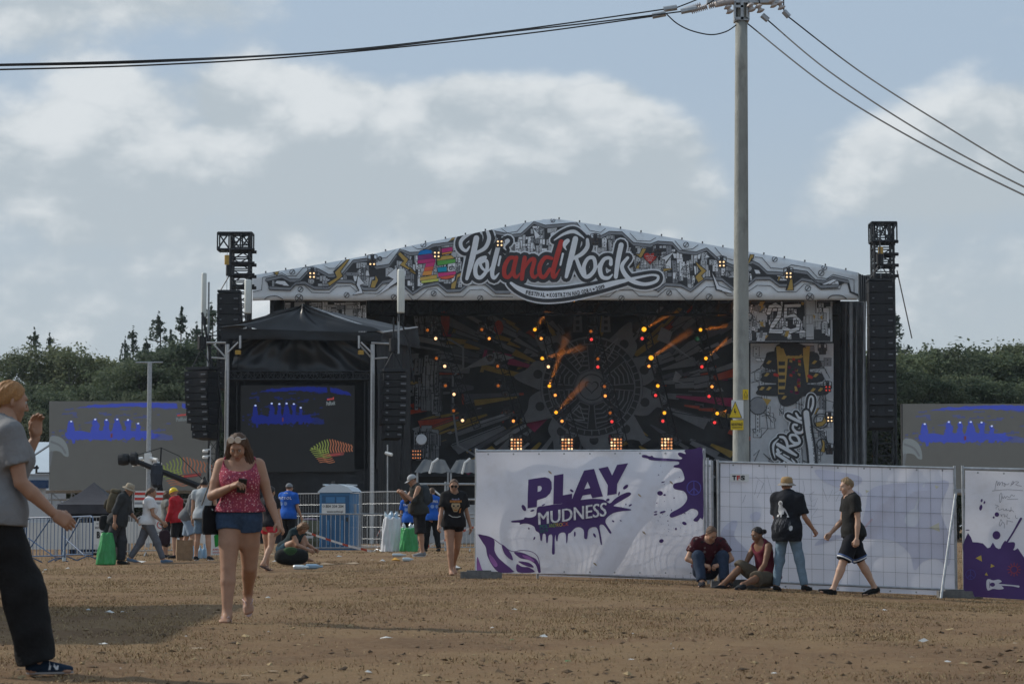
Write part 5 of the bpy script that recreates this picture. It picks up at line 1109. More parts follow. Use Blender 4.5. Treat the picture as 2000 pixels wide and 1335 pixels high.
def tree(kind, px, ytop, D, label, group, wx=1.0):
    g = W(px, 1000, D); base = Vector((g.x, D, 0)); H = W(px, ytop, D).z; k = tr_rnd.randrange(len(PR[kind])); cr_, tk = PR[kind][k]; H *= {'pine': 1, 'birch': .97, 'broad': .95}[kind]; h0 = {'pine': 15, 'birch': 14.3, 'broad': 13.3}[kind]
    e = empty({'pine': 'pine_tree', 'birch': 'birch_tree', 'broad': 'leafy_tree'}[kind], base, label, 'tree', tr_rnd.uniform(0, 6.28), group); s_ = H / h0; e.scale = (s_ * wx, s_ * wx, s_)
    link('crown', cr_, e); link('trunk', tk, e); return e
GL, GRT = 'trees behind the left screen', 'trees behind the right screen'
for px, y, w, lab in ((62, 652, .9, 'small dark pine with a ragged top, above the left person\'s hand'), (92, 662, .7, 'slim short pine just right of the ragged small pine at far left'), (255, 652, .8, 'dark pine rising from the left wood, left of the two tallest'), (240, 668, .6, 'thin pine tip beside the dark pine in the left wood'), (305, 622, 1.05, 'tall dark pine with a pointed tip in the left wood, third from the black tower'), (350, 612, .95, 'tall slender pine tip, second from the black tower'), (408, 603, 1.0, 'tallest pine of the left wood, behind the pale antenna'), (380, 640, .9, 'dark pine just left of the pale antenna'), (330, 655, 1.1, 'lower dark pine between the tall pointed pines'), (1752, 614, 1.0, 'dark pine peeking out right of the black speaker column'), (282, 672, 1.0, 'low dark pine left of the tall pointed pine')):
    tree('pine', px, y, 165 + tr_rnd.uniform(-4, 8), lab, GL if px < 500 else GRT, w)
for px, y, lab in ((125, 657, 'loose topped birch standing tallest at the left end of the wood'), (178, 682, 'thin crowned birch left of the dip in the tree line'), (212, 688, 'pale thin birch at the dip in the tree line'), (15, 668, 'birch at the left frame edge behind the blond head')): tree('birch', px, y, 158 + tr_rnd.uniform(-3, 3), lab, GL, 1.25)
NTH = ['first', 'second', 'third', 'fourth', 'fifth', 'sixth', 'seventh', 'eighth', 'ninth', 'tenth', 'eleventh', 'twelfth', 'thirteenth', 'fourteenth', 'fifteenth', 'sixteenth', 'seventeenth', 'eighteenth', 'nineteenth']
def row(items, D, where, group, wx):
    for k, (px, y, kd) in enumerate(sorted(items)): tree(kd, px, y + (tr_rnd.uniform(-30, 14) if D < 148 else tr_rnd.uniform(-9, 9)), D + tr_rnd.uniform(-5, 5), '%s %s, %s from the left' % ('leafy tree' if kd == 'broad' else 'pale birch', where, NTH[k]), group, wx)
row([(-30, 715, 'broad'), (40, 745, 'birch'), (70, 730, 'broad'), (100, 752, 'broad'), (150, 730, 'broad'), (195, 730, 'broad'), (235, 694, 'broad'), (272, 676, 'broad'), (318, 664, 'broad'), (365, 655, 'broad'), (408, 646, 'broad'), (445, 655, 'broad'), (480, 665, 'broad')], 150, 'under the tall pines behind the left screen', GL, 1.25)
row([(130, 770, 'birch'), (215, 770, 'broad'), (300, 760, 'broad'), (345, 755, 'broad'), (20, 780, 'broad'), (75, 785, 'birch'), (262, 775, 'birch'), (400, 765, 'broad')], 143, 'in the lowest row right behind the left screen', GL, 1.25)
row([(1772, 664, 'birch'), (1800, 668, 'broad'), (1832, 660, 'birch'), (1868, 664, 'broad'), (1898, 658, 'birch'), (1932, 678, 'broad'), (1958, 664, 'broad'), (1985, 660, 'birch'), (2015, 664, 'broad'), (2045, 668, 'broad')], 156, 'along the skyline behind the right screen', GRT, 1.3)
row([(1695, 695, 'birch'), (1725, 722, 'broad'), (1755, 718, 'broad'), (1790, 732, 'birch'), (1822, 724, 'broad'), (1860, 737, 'birch'), (1895, 728, 'broad'), (1925, 742, 'birch'), (1962, 728, 'broad'), (2000, 737, 'broad'), (1710, 762, 'birch'), (1745, 772, 'broad')], 144, 'in the front row behind the right screen', GRT, 1.25)
# the deeper wood reads as one mass
def wood():
    rs = np.random.RandomState(9); b = []; vs = []; fs = []; off_ = 0
    for (pa, pb_, y0_, y1_) in ((-80, 470, 770, 745), (1690, 2080, 735, 730)):
        cen = []; spr = []
        for k in range(330):
            px = rs.uniform(pa, pb_); D = rs.uniform(170, 182); yt = y0_ + (y1_ - y0_) * (px - pa) / (pb_ - pa); top = W(px, yt, D).z; cen.append([W(px, 900, D).x, D, top * rs.rand() ** .7 - rs.rand() ** 2 * 1.5 + .3]); spr.append([2.2, 1.5, 1.8])
        V, Fq = leaves(cen, spr, 110, .34, rs, .8); vs.append(V); fs.append(Fq + off_); off_ += len(V)
    tag(link('forest', np_mesh('forest', np.concatenate(vs), np.concatenate(fs), [BROAD], smooth=False)), kind='stuff')
wood()
# ------------------------------------------------------------------ mesh fences with banners
BAN = mat('banner_pvc', (0.84, 0.845, 0.91), .6, .03, .8, bump=.25, bscale=2.5, transl=.45, dirt=((.50, .46, .42), 1.7, .35))
BANB = mat('banner_back', (0.80, 0.815, 0.90), .65, .03, .8, bump=.3, bscale=2.0, transl=.4)
PUR = mat('print_purple', (0.075, 0.038, 0.155), .6, .12, 1.5); PUR2 = mat('print_violet', (0.11, 0.045, 0.17), .6, .1, 2); MAG = mat('print_magenta', (0.30, 0.12, 0.34), .6, .35, 2.2); PALE = mat('print_pale', (0.68, 0.69, 0.82), .65, .05, 1); PALE2 = mat('print_pale_yellow', (0.70, .68, .55), .65, .05, 1); PALE3 = mat('print_pale_pink', (0.72, .60, .70), .65, .05, 1)
def c7(x, y): return (900 + x / 3.8462, 860 + y / 3.8462)
def c8(x, y): return (1360 + x / 3.125, 860 + y / 3.125)
MESHW = mat('mesh_wire', (.15, .16, .18), .5, .1, 9, metal=.3)
def fence(label, A, B, h, banner_front, pxA, pxB, yt, yb, draw, n_v=24, base=None, wav=.03, clear=.0):
    """A,B: feet of the two end posts; banner spans photo rows yt(px)..yb(px)"""
    A, B = Vector(A), Vector(B); e = empty('mesh_fence', A, label, 'fence', group='mesh fence panels with banners'); n = Vector((B.y - A.y, -(B.x - A.x), 0)).normalized(); n = -n if n.y > 0 else n
    up = Vector((0, 0, 1)); o = Vector(A)
    for P_ in (A, B): b = MB(o); b.tube(P_ - up * .02, P_ + up * (h + .03), .021, STEEL, 8); b.build('post', e)
    for z in (h - .01, .12): b = MB(o); b.tube(A + up * z, B + up * z, .019 if z > 1 else .017, STEEL, 8); b.build('rail', e)
    b = MB(o)
    for k in range(1, n_v): P_ = A.lerp(B, k / n_v); b.tube(P_ + up * .12, P_ + up * (h - .01), .0023, MESHW, 4, caps=False)
    for k in range(1, 8): z = .12 + (h - .13) * k / 8; b.tube(A + up * z, B + up * z, .0027, MESHW, 4, caps=False)
    tag(b.build('wire_mesh', e), kind='stuff')
    f0 = sheet4(A, B, pxA, pxB); s0 = .085 if banner_front else -.02
    def wv(px, py): return wav * (math.sin(px * .021 + py * .013 + A.x) * .5 + .5 * math.sin(px * .047 - py * .03 + 1.3) + .35 * math.sin(px * .013 + py * .052) + 1.1 * math.exp(-((px - pxA - (pxB - pxA) * .72 + (py - 1000) * .55) / 22) ** 2) - .8 * math.exp(-((px - pxA - (pxB - pxA) * .66 + (py - 1000) * .6) / 18) ** 2))
    f = lambda px, py, l=0.0: f0(px, py, s0 + l + (wv(px, py) if banner_front else -abs(wv(px, py))))
    b = MB(o); nu, nv = 110, 56; vs = []
    for i in range(nu + 1):
        px = pxA + (pxB - pxA) * i / nu
        for j in range(nv + 1): vs.append(f(px, yt(px) + (yb(px) - yt(px)) * j / nv))
    b.mesh(vs, [(i * (nv + 1) + j, (i + 1) * (nv + 1) + j, (i + 1) * (nv + 1) + j + 1, i * (nv + 1) + j + 1) for i in range(nu) for j in range(nv)], base or BAN); ban = b.build('banner', e, True)
    p = Print(lambda x, y, l=0.0: f(x, y, l + .006), .0022); p.mb.o = o; draw(p); p.build('banner_print', ban)
    b = MB(o)
    for k in range(9):
        px = pxA + (pxB - pxA) * (k + .5) / 9; b.lathe(f(px, yt(px) + 4, .004), [(.014, 0), (.014, .004)], STEEL, 8, n); b.lathe(f(px, yb(px) - 4, .004), [(.014, 0), (.014, .004)], STEEL, 8, n)
    tag(b.build('eyelets', ban), kind='stuff')
    return e
# tessellating purple areas so that they follow the waves
def dense(p, q, m, lay, step=7.0, holes=()):
    """polygon cut into small cells so the ink follows the cloth"""
    vs, tris = tri_fill(q, holes); bm = bmesh.new(); bv = [bm.verts.new((x, y, 0)) for x, y in vs]
    for t_ in tris:
        try: bm.faces.new([bv[i] for i in t_])
        except ValueError: pass
    xs = [v[0] for v in vs]; ys_ = [v[1] for v in vs]
    for ax, lo, hi in ((0, min(xs), max(xs)), (1, min(ys_), max(ys_))):
        c = lo + step
        while c < hi:
            co = Vector((c, 0, 0)) if ax == 0 else Vector((0, c, 0)); no = Vector((1, 0, 0)) if ax == 0 else Vector((0, 1, 0))
            bmesh.ops.bisect_plane(bm, geom=bm.verts[:] + bm.edges[:] + bm.faces[:], plane_co=co, plane_no=no); c += step
    bm.verts.index_update(); p.mb.mesh([p.fn(v.co.x, v.co.y, p.step * lay) for v in bm.verts], [tuple(v.index for v in f.verts) for f in bm.faces], m); bm.free()
def dcm(p, q, m, lay, n=5): dense(p, [tuple(v) for v in catmull(q, n, True)], m, lay)
def holed(p, outer, hole, m, lay): dense(p, outer, m, lay, 7.0, [hole])
def play(p):
    L = lambda *q: [c7(*v) for v in q]
    holed(p, L((518, 293), (560, 285), (640, 274), (672, 284), (690, 310), (692, 360), (680, 395), (650, 425), (585, 448), (583, 498), (515, 508)), L((588, 342), (588, 385), (607, 380), (618, 365), (617, 348), (605, 338)), PUR, 3)
    dense(p, L((708, 262), (780, 250), (775, 410), (845, 398), (842, 466), (703, 478)), PUR, 3.4)
    holed(p, L((935, 225), (1008, 212), (1076, 418), (997, 432), (985, 402), (925, 412), (905, 452), (832, 466)), L((962, 308), (982, 356), (938, 364)), PUR, 3.8)
    dense(p, L((1040, 210), (1110, 195), (1143, 262), (1180, 182), (1265, 170), (1182, 325), (1178, 400), (1108, 412), (1112, 335)), PUR, 4.2)
    dcm(p, L((575, 560), (588, 500), (640, 490), (700, 480), (790, 470), (860, 452), (935, 442), (1000, 436), (1080, 442), (1125, 470), (1160, 440), (1200, 412), (1255, 388), (1282, 392), (1278, 410), (1230, 440), (1180, 470), (1155, 490), (1200, 498), (1280, 514), (1276, 524), (1210, 530), (1150, 545), (1105, 580), (1095, 610), (1110, 640), (1140, 688), (1126, 694), (1100, 655), (1075, 630), (1050, 640), (1062, 720), (1068, 775), (1058, 776), (1045, 700), (1030, 655), (1000, 648), (965, 668), (957, 730), (943, 738), (932, 725), (928, 672), (900, 650), (865, 655), (830, 690), (813, 700), (808, 760), (800, 764), (794, 700), (770, 688), (742, 705), (735, 752), (724, 745), (720, 705), (714, 750), (716, 840), (705, 853), (694, 840), (697, 750), (692, 705), (668, 712), (662, 762), (650, 762), (645, 705), (625, 700), (618, 748), (606, 745), (598, 695), (572, 675), (560, 645), (520, 625), (480, 622), (452, 630), (450, 615), (400, 614), (388, 608), (398, 600), (480, 590), (490, 575), (530, 578)), PUR, 2, 3)
    for (x, y, rx, ry, r_) in ((487, 505, 14, 26, -.5), (1245, 348, 24, 12, -.7), (862, 700, 7, 20, 0), (1012, 710, 8, 18, -.5), (560, 732, 6, 13, .4), (550, 525, 16, 7, -.3), (842, 376, 16, 8, .6), (632, 482, 14, 5, -.5), (520, 658, 5, 8, 0), (1152, 604, 10, 6, .6), (1208, 600, 8, 4, .5), (1206, 508, 16, 9, -.2), (1278, 484, 14, 6, -.5), (1245, 478, 4, 6, 0), (1195, 398, 6, 16, .3), (1112, 445, 14, 10, -.5)): p.disc(*c7(x, y), rx / 3.85, ry / 3.85, PUR, 3, 12, r_)
    for k, dx in enumerate((-3, 0, 3)): p.text('MUDNESS', L((596 + dx, 632), (1100 + dx, 566), (1104 + dx, 462), (594 + dx, 540)), mat('print_white', (.74, .74, .82), .6, .30, 14), 8 + k)
    for tx, x0_, x1_, cl in (("POL'", 605, 672, (40, 130, 110)), ('AND', 672, 722, (140, 170, 60)), ("'RO", 722, 770, (200, 170, 60)), ('CK', 770, 816, (205, 100, 80))): p.text(tx, L((x0_, 660 - (x0_ - 605) * .11), (x1_, 660 - (x1_ - 605) * .11), (x1_, 632 - (x1_ - 605) * .11), (x0_, 632 - (x0_ - 605) * .11)), ink('print_%d' % x0_, cl), 12, .0)
    p.text('2019', L((605, 692), (665, 686), (664, 662), (605, 666)), ink('print_green', (40, 120, 95)), 12, .0)
    dcm(p, L((1690, 72), (1760, 66), (1824, 66), (1826, 300), (1828, 570), (1805, 580), (1785, 606), (1762, 605), (1756, 590), (1785, 560), (1786, 530), (1765, 514), (1735, 512), (1690, 540), (1640, 562), (1595, 577), (1578, 566), (1590, 540), (1660, 500), (1700, 455), (1704, 415), (1680, 380), (1620, 366), (1602, 348), (1612, 322), (1668, 308), (1686, 285), (1676, 240), (1655, 210), (1612, 202), (1612, 188), (1645, 178), (1640, 158), (1560, 155), (1440, 148), (1410, 135), (1372, 126), (1370, 110), (1395, 108), (1425, 118), (1445, 114), (1462, 127), (1560, 135), (1650, 142), (1672, 132), (1650, 118), (1640, 98), (1660, 90), (1700, 102)), PUR, 2, 3)
    p.ring(*c7(1757, 355), 13.5, 1.8, ink('peace', (95, 90, 175)), 4); x, y = c7(1757, 355)
    for d in ((0, -13), (0, 13), (-9, 9), (9, 9)): p.line([(x, y), (x + d[0], y + d[1])], ink('peace', (95, 90, 175)), 4.6, 1.8)
    for (x, y, rx, ry, r_) in ((1507, 395, 21, 18, 0), (1540, 408, 10, 7, 0), (1525, 536, 24, 8, -.3), (1472, 534, 14, 5, -.2), (1472, 554, 14, 6, -.2), (1688, 620, 18, 12, .5), (1625, 662, 8, 9, 0), (1514, 752, 18, 14, -.4), (1497, 258, 5, 4, 0), (1530, 312, 14, 4, -.3), (1482, 468, 5, 4, 0), (1610, 430, 5, 5, 0), (1592, 522, 4, 6, 0), (1690, 545, 8, 3, .6), (1565, 602, 5, 4, 0)): p.disc(*c7(x, y), rx / 3.85, ry / 3.85, PUR, 2.5, 10, r_)
    rr = random.Random(5)
    for k in range(60): p.disc(*c7(rr.uniform(1470, 1800), rr.choice([rr.uniform(190, 460), rr.uniform(540, 720)])), rr.uniform(.3, .9), rr.uniform(.3, .8), PUR, 1.7, 6)
    for q, m in ((((145, 704), (200, 715), (262, 745), (265, 820), (290, 870), (330, 910), (390, 960), (402, 986), (310, 988), (260, 950), (215, 870), (200, 800), (175, 760)), PUR2), (((318, 780), (350, 800), (385, 845), (402, 895), (370, 880), (335, 840)), PUR2), (((408, 836), (470, 840), (530, 866), (575, 890), (600, 940), (605, 986), (588, 986), (570, 930), (520, 895), (455, 880)), PUR2), (((430, 925), (470, 945), (520, 950), (560, 986), (440, 986)), PUR2), (((136, 870), (170, 960), (190, 988), (136, 988)), MAG), (((225, 850), (260, 880), (290, 930), (270, 945), (235, 900)), MAG), (((470, 858), (520, 868), (560, 900), (545, 905), (490, 880)), MAG), (((440, 905), (520, 915), (555, 950), (500, 940)), PUR2)): dcm(p, L(*q), m, 2.2 if m is PUR2 else 2.9, 4)
    p.ribbon(L((140, 704), (230, 722), (310, 775), (390, 828), (470, 822), (545, 835), (590, 880), (606, 986)), PUR2, 3.4, 1.2)
    for (x, y) in ((678, 238), (1350, 410), (1385, 690), (1015, 925), (1590, 315)): p.ribbon([c7(x - 12, y - 10), c7(x, y), c7(x + 14, y + 12)], mat('mud_smear', (.36, .28, .20), .9, .3, 9), 7, [1.2, 3.2, 1.0])
def D_of(px, py, s): return F / s
z0 = lambda v, z: Vector((v.x, v.y, z))
A1, B1 = W(930, 1121, 37.0), W(1377, 1126, 36.2)
fence('white banner fence panel with purple Play Mudness print', A1, B1, 1.98, True, 932, 1375, lambda px: 883 - (px - 932) * .006, lambda px: 1118 + (px - 932) * .010, play, wav=.035)
# low second panel behind it
def plain(p): pass
A0, B0 = W(1050, 1133, 37.6), W(1392, 1147, 36.8)
fence('white panel set lower behind the Play Mudness fence', A0, B0, 1.95, False, 1052, 1390, lambda px: 898, lambda px: 1124 + (px - 1052) * .03, plain, base=BANB, wav=.01)
def faint(p):
    for q in (((150, 560), (215, 490), (250, 500), (230, 580), (280, 640), (330, 700), (310, 800), (200, 810), (150, 740)), ((325, 460), (360, 432), (390, 445), (380, 480), (345, 492)), ((720, 180), (830, 185), (990, 215), (1000, 260), (900, 290), (780, 250)), ((725, 640), (760, 600), (850, 575), (960, 590), (1040, 600), (1200, 610), (1300, 690), (1330, 790), (1380, 740), (1460, 720), (1540, 760), (1550, 600), (1490, 420), (1540, 250), (1380, 260), (1200, 260), (1060, 300), (1030, 420), (980, 560), (860, 600)), ((940, 300), (1010, 330), (960, 380)),): dcm(p, [c8(*v) for v in q], PALE, 1.5, 4)
    for q, m in ((((1420, 530), (1480, 500), (1485, 555)), PALE2), (((1030, 300), (1055, 305), (1035, 320)), PALE2), (((1455, 270), (1480, 280), (1462, 295)), PALE2), (((265, 800), (280, 812), (260, 825)), PALE2)): p.poly([c8(*v) for v in q], m, 2.5)
    dcm(p, [c8(*v) for v in ((1300, 430), (1340, 415), (1365, 450), (1340, 520), (1290, 520), (1270, 480))], mat('print_faint', (.76, .78, .86), .65, .05, 1), 2.5, 4); p.ribbon([c8(1330, 430), c8(1390, 270)], mat('print_faint', (.76, .78, .86), .65, .05, 1), 2.8, 4)
    p.ribbon([c8(1010, 550), c8(1070, 480)], PALE3, 2.5, 4)
    for pts in (((355, 330), (375, 240), (400, 290), (430, 210), (460, 320)), ((360, 220), (410, 260), (370, 350)), ((610, 300), (640, 360), (660, 300), (650, 240)), ((720, 310), (690, 330), (700, 370), (740, 350), (720, 400), (670, 390)), ((770, 290), (800, 370), (830, 300)), ((840, 320), (890, 290), (850, 370), (900, 350)), ((690, 420), (740, 410), (700, 470), (770, 460)), ((300, 330), (280, 380))): p.line([c8(*v) for v in pts], mat('pen_grey', (.40, .41, .47), .7), 3.2, .7)
A2, B2 = W(1404, 1147, 36.4), W(1868, 1167, 35.3)
e = fence('fence with faded banner behind steel mesh and a small TFS plate', A2, B2, 1.98, False, 1406, 1866, lambda px: 903 + (px - 1406) * .0255, lambda px: 1143 + (px - 1406) * .044, faint, 20, BANB, wav=.02)
f2 = sheet4(A2, B2, 0, 0); b = MB(A2); b.poly([f2(1426, 939.5, .03), f2(1463, 940.5, .03), f2(1464, 925.5, .03), f2(1427, 924.5, .03)], WHT); o = b.build('name_plate', e)
p = Print(f2, .004); p.mb.o = Vector(A2)
for ch, x0_, x1_, m in (('T', 1431, 1439, SK), ('F', 1440, 1446.5, RED), ('S', 1447.5, 1456, SK)): p.text(ch, [(x0_, 937), (x1_, 937.2), (x1_, 928), (x0_, 927.8)], m, 9, .05)
p.build('plate_print', o)
b = MB(A2); b.tube(f2(1868, 960, .05), W(1838, 1168, 34.6), .021, STEEL, 8); b.build('brace', e)
b = MB(A2); b.box(f2(1874, 958, .03), (.09, .03, .03), STEEL); b.build('clamp', e)
def gtr(p):
    purple = [(1632, 632), (1645, 600), (1662, 562), (1680, 590), (1690, 618), (1720, 620), (1752, 626), (1780, 655), (1796, 650), (1812, 620), (1830, 650), (1848, 660), (1880, 648), (1915, 655), (1945, 668), (1965, 655), (1985, 685), (2010, 720), (2200, 700), (3000, 760), (3000, 1000), (2000, 968), (1633, 946)]
    dense(p, [c8(*v) for v in purple], PUR, 2, 10)
    p.ribbon([c8(1880, 645), c8(1930, 570), c8(1985, 475)], PUR, 3, [4, 3.2, 4.5]); dcm(p, [c8(*v) for v in ((1860, 660), (1885, 610), (1900, 620), (1945, 620), (1940, 660), (1900, 680))], PUR, 3, 4)
    for (x, y, rx, ry, r_) in ((1834, 576, 24, 26, 0), (1838, 450, 14, 14, 0), (1818, 468, 6, 6, 0), (1740, 408, 9, 18, .2), (1745, 365, 6, 10, .3), (1762, 377, 5, 9, .3), (1660, 545, 12, 3, 0)): p.disc(*c8(x, y), rx / 3.125, ry / 3.125, PUR, 2.6, 14, r_)
    for q in (((1708, 715), (1742, 698), (1748, 736)), ((1802, 750), (1826, 764), (1800, 774)), ((1764, 818), (1775, 802), (1785, 822))): p.poly([c8(*v) for v in q], ink('banner_yellow', (190, 165, 80)), 4)
    x, y = c8(1943, 785); orr = ink('banner_orange', (150, 65, 75)); p.ring(x, y, 7, 1.6, orr, 4)
    for k in range(12): p.line([(x + 9 * math.cos(k * .5236), y + 9 * math.sin(k * .5236)), (x + 13 * math.cos(k * .5236), y + 13 * math.sin(k * .5236))], orr, 4, 1.6)
    pc_ = ink('banner_blue', (85, 80, 150)); x, y = c8(1678, 815); p.ring(x, y, 9.5, 1.4, pc_, 4)
    for d in ((0, -9), (0, 9), (-6, 6), (6, 6)): p.line([(x, y), (x + d[0], y + d[1])], pc_, 4.4, 1.3)
    gw_ = mat('print_white2', (.62, .62, .70), .6, .1, 5); dcm(p, [c8(*v) for v in ((1776, 852), (1790, 842), (1815, 850), (1850, 845), (1868, 858), (1850, 868), (1862, 878), (1880, 900), (1850, 906), (1815, 902), (1785, 912), (1775, 890))], gw_, 4, 4); p.ribbon([c8(1850, 876), c8(1930, 882), c8(1970, 888)], gw_, 4.6, [3, 2.5, 4]); p.disc(*c8(1812, 876), 5, 4, PUR, 5); p.line([c8(1795, 860), c8(1795, 895)], PUR, 5, 1)
    pen = mat('pen_dark', (.16, .16, .20), .7)     # felt pen scribbles on the sheet
    for pts in (((455, 480), (480, 330), (500, 300), (505, 390), (540, 310), (545, 385), (575, 330), (610, 320), (600, 390)), ((600, 350), (650, 340), (660, 390), (640, 400), (645, 350), (700, 370), (740, 340)), ((770, 400), (810, 300), (830, 340), (790, 370), (860, 310), (930, 320), (870, 365), (900, 380), (990, 400)), ((400, 495), (700, 468), (1020, 488)),
                ((545, 700), (555, 570), (590, 545), (595, 610), (570, 720), (545, 700)), ((600, 600), (620, 650), (650, 600), (670, 640), (700, 600), (750, 630), (790, 570), (830, 600), (850, 580)), ((700, 665), (920, 655)), ((455, 770), (530, 800), (480, 820), (485, 860)), ((530, 840), (545, 880), (620, 850), (640, 890), (690, 850), (680, 890), (740, 870)), ((780, 815), (775, 900), (740, 890), (790, 880), (840, 915)),
                ((570, 960), (600, 1010), (580, 975), (660, 970), (640, 1010), (690, 1000)), ((705, 955), (700, 1030), (760, 1040)), ((870, 980), (870, 1030), (910, 1040)), ((575, 1060), (540, 1160), (560, 1195), (600, 1120), (575, 1060)), ((610, 1120), (640, 1150), (640, 1240)), ((690, 1085), (820, 1115)), ((700, 1090), (695, 1170))):
        p.ribbon([(1900 + x / 10.27, 910 + y / 10.27) for x, y in pts], pen, 4, .75, n=4)
A3, B3 = W(1884, 1172, 34.9), W(2345, 1190, 33.9)
fence('banner fence panel at the right edge with purple splash and white guitar print', A3, B3, 2.0, True, 1886, 2340, lambda px: 918 + (px - 1886) * .03, lambda px: 1164 + (px - 1886) * .045, gtr, wav=.03)
for px, D in ((1392, 36.6),):
    b = MB(W(px, 1140, D)); base = W(px, 1140, D); b.tube(base, base + Vector((0, 0, 1.95)), .021, STEEL, 8); b.tube(base + Vector((-.06, .1, 0)), base + Vector((-.06, .1, 2.0)), .021, STEEL, 8); o = b.build('spare_post'); o.location = base; tag(o, 'pair of bare steel posts in the gap right of the Play Mudness fence', 'post')
FT = mat('fence_foot', (.14, .14, .14), .9, .3, 12)
for px, D, lab in ((940, 36.9, 'dark fence foot block under the left end of the Play Mudness fence'), (1445, 35.4, 'long grey fence foot on the ground between the two sitting people'), (1872, 34.9, 'flat fence foot block under the leaning brace')):
    g = G(px, D); b = MB(g); hw = .33 if px != 1445 else .45; b.box(g + Vector((0, 0, .05)), (hw, .11, .055), FT); b.box(g + Vector((0, 0, .115)), (hw * .7, .07, .012), FT); o = b.build('concrete_block'); o.location = g; tag(o, lab, 'block')

# ------------------------------------------------------------------ crowd barriers
BLUP = mat('blue_paint', (0.045, 0.10, 0.20), .5, .2, 9)
def barrier(label, P0, P1, h, nb, m, brace=False, group='crowd control barriers'):
    P0, P1 = Vector(P0), Vector(P1); e = empty('crowd_barrier', P0, label, 'barrier', group=group); d = (P1 - P0).normalized(); L = (P1 - P0).length; up = Vector((0, 0, 1)); r = .12
    b = MB(P0); pts = [P0 + up * .1, P0 + up * (h - r), P0 + up * (h - r * .3) + d * (r * .3), P0 + up * h + d * r, P1 + up * h - d * r, P1 + up * (h - r * .3) - d * (r * .3), P1 + up * (h - r), P1 + up * .1]
    b.path(pts, .019, m, 6); b.tube(P0 + up * .15, P1 + up * .15, .016, m, 6); b.build('frame', e)
    bm_ = MB(); bm_.tube((0, 0, .15), (0, 0, h), .0085, m, 5, caps=False); t_ = bm_.build('tmp'); me = t_.data; bpy.data.objects.remove(t_)
    for k in range(1, nb): link('bar', me, e, d * (L * k / nb))
    for q in (P0 + d * .25, P1 - d * .25): nrm = Vector((-d.y, d.x, 0)); b = MB(P0); b.path([q - nrm * .3, q - nrm * .05 + up * .1, q + nrm * .05 + up * .1, q + nrm * .3], .016, m, 5); b.build('foot', e)
    if brace: b = MB(P0); b.tube(P0 + up * .2, P0 + d * L * .6 + up * h * .95, .016, m, 6); b.build('brace', e); b = MB(P0); b.tube(P0 + d * L * .05 + up * h * .55, P0 + d * L * .75 + up * .12, .016, m, 6); b.build('brace', e)
    return e
def bp(px, D): return G(px, D)
barrier('blue crowd barrier at the far left, in front of the white panels', bp(52, 56.5), bp(128, 55.5), 1.08, 11, BLUP, True)
barrier('blue crowd barrier left of the white B3 notice', bp(122, 58), bp(182, 56.5), 1.08, 9, BLUP, True)
barrier('blue crowd barrier leaning at the notice, right of the other two blue ones', bp(-20, 58), bp(48, 57.5), 1.08, 10, BLUP)
barrier('grey crowd barrier carrying the white B3 notice', bp(152, 62), bp(262, 62), 1.1, 18, STEEL)
barrier('grey crowd barrier between the backpack man and the group of four', bp(268, 64), bp(420, 64), 1.1, 20, STEEL)
barrier('grey crowd barrier with red and white tape in front of the barrel', bp(556, 64), bp(752, 66), 1.1, 22, STEEL)
barrier('grey crowd barrier behind the cap man and the green sack', bp(760, 66), bp(935, 66), 1.1, 22, STEEL)
# building-site mesh fence round the tower
def site_fence(label, P0, P1, h):
    P0, P1 = Vector(P0), Vector(P1); e = empty('mesh_fence', P0, label, 'fence', group='bare mesh fence panels'); up = Vector((0, 0, 1))
    for q in (P0, P1): b = MB(P0); b.tube(q, q + up * h, .021, STEEL, 6); b.build('post', e)
    for z in (h, .15): b = MB(P0); b.tube(P0 + up * z, P1 + up * z, .016, STEEL, 6); b.build('rail', e)
    b = MB(P0)
    for k in range(1, 26): q = P0.lerp(P1, k / 26); b.tube(q + up * .15, q + up * h, .004, STEEL, 3, caps=False)
    for k in range(1, 5): b.tube(P0 + up * h * k / 5, P1 + up * h * k / 5, .004, STEEL, 3, caps=False)
    tag(b.build('wire_mesh', e), kind='stuff')
site_fence('bare mesh fence panel behind the patrol man with the grey cap', bp(560, 82), bp(702, 79), 1.95)
site_fence('bare mesh fence panel right of the blue toilet cabin', bp(705, 79), bp(793, 77), 1.98)
# panels and notices behind the left barriers
def board(name, label, cat, px0, y0, px1, y1, D, m, draw=None, th=.02):
    c = W((px0 + px1) / 2, y1, D); e = empty(name, c, label, cat); f = sheet(D); b = MB(c); a, d = f(px0, y1), f(px1, y0); b.box(((a.x + d.x) / 2, D + th, (a.z + d.z) / 2), ((d.x - a.x) / 2, th - .002, (d.z - a.z) / 2), m); b.build('board', e)
    if draw: p = Print(f, .004); p.mb.o = Vector(c); draw(p); p.build('board_print', e)
    return e
WPN = mat('white_panel', (.60, .60, .58), .6, .06, 1.2)
board('wall_panel', 'long white wall panel behind the blue barriers', 'panel', 48, 1020, 200, 1072, 66, WPN); board('wall_panel', 'white wall panel behind the walking woman in the white tee', 'panel', 202, 1018, 420, 1060, 68, WPN)
def b3(p):
    p.text('WYJŚCIE', [(188, 1024), (205, 1024), (205, 1020), (188, 1020)], SK, 2, .02); p.text('ENTRANCE', [(186, 1032), (207, 1032), (207, 1028), (186, 1028)], SK, 2, .02)
    p.text('B', [(189, 1050.5), (195.5, 1050.5), (195.5, 1037), (189, 1037)], SK, 2, .05); p.text('3', [(198, 1050.5), (204, 1050.5), (204, 1037), (198, 1037)], SK, 2, .05)
board('notice_sign', 'white entrance notice with black B3 on the grey barrier', 'sign', 182, 1017, 212, 1062, 61.8, SW, b3)
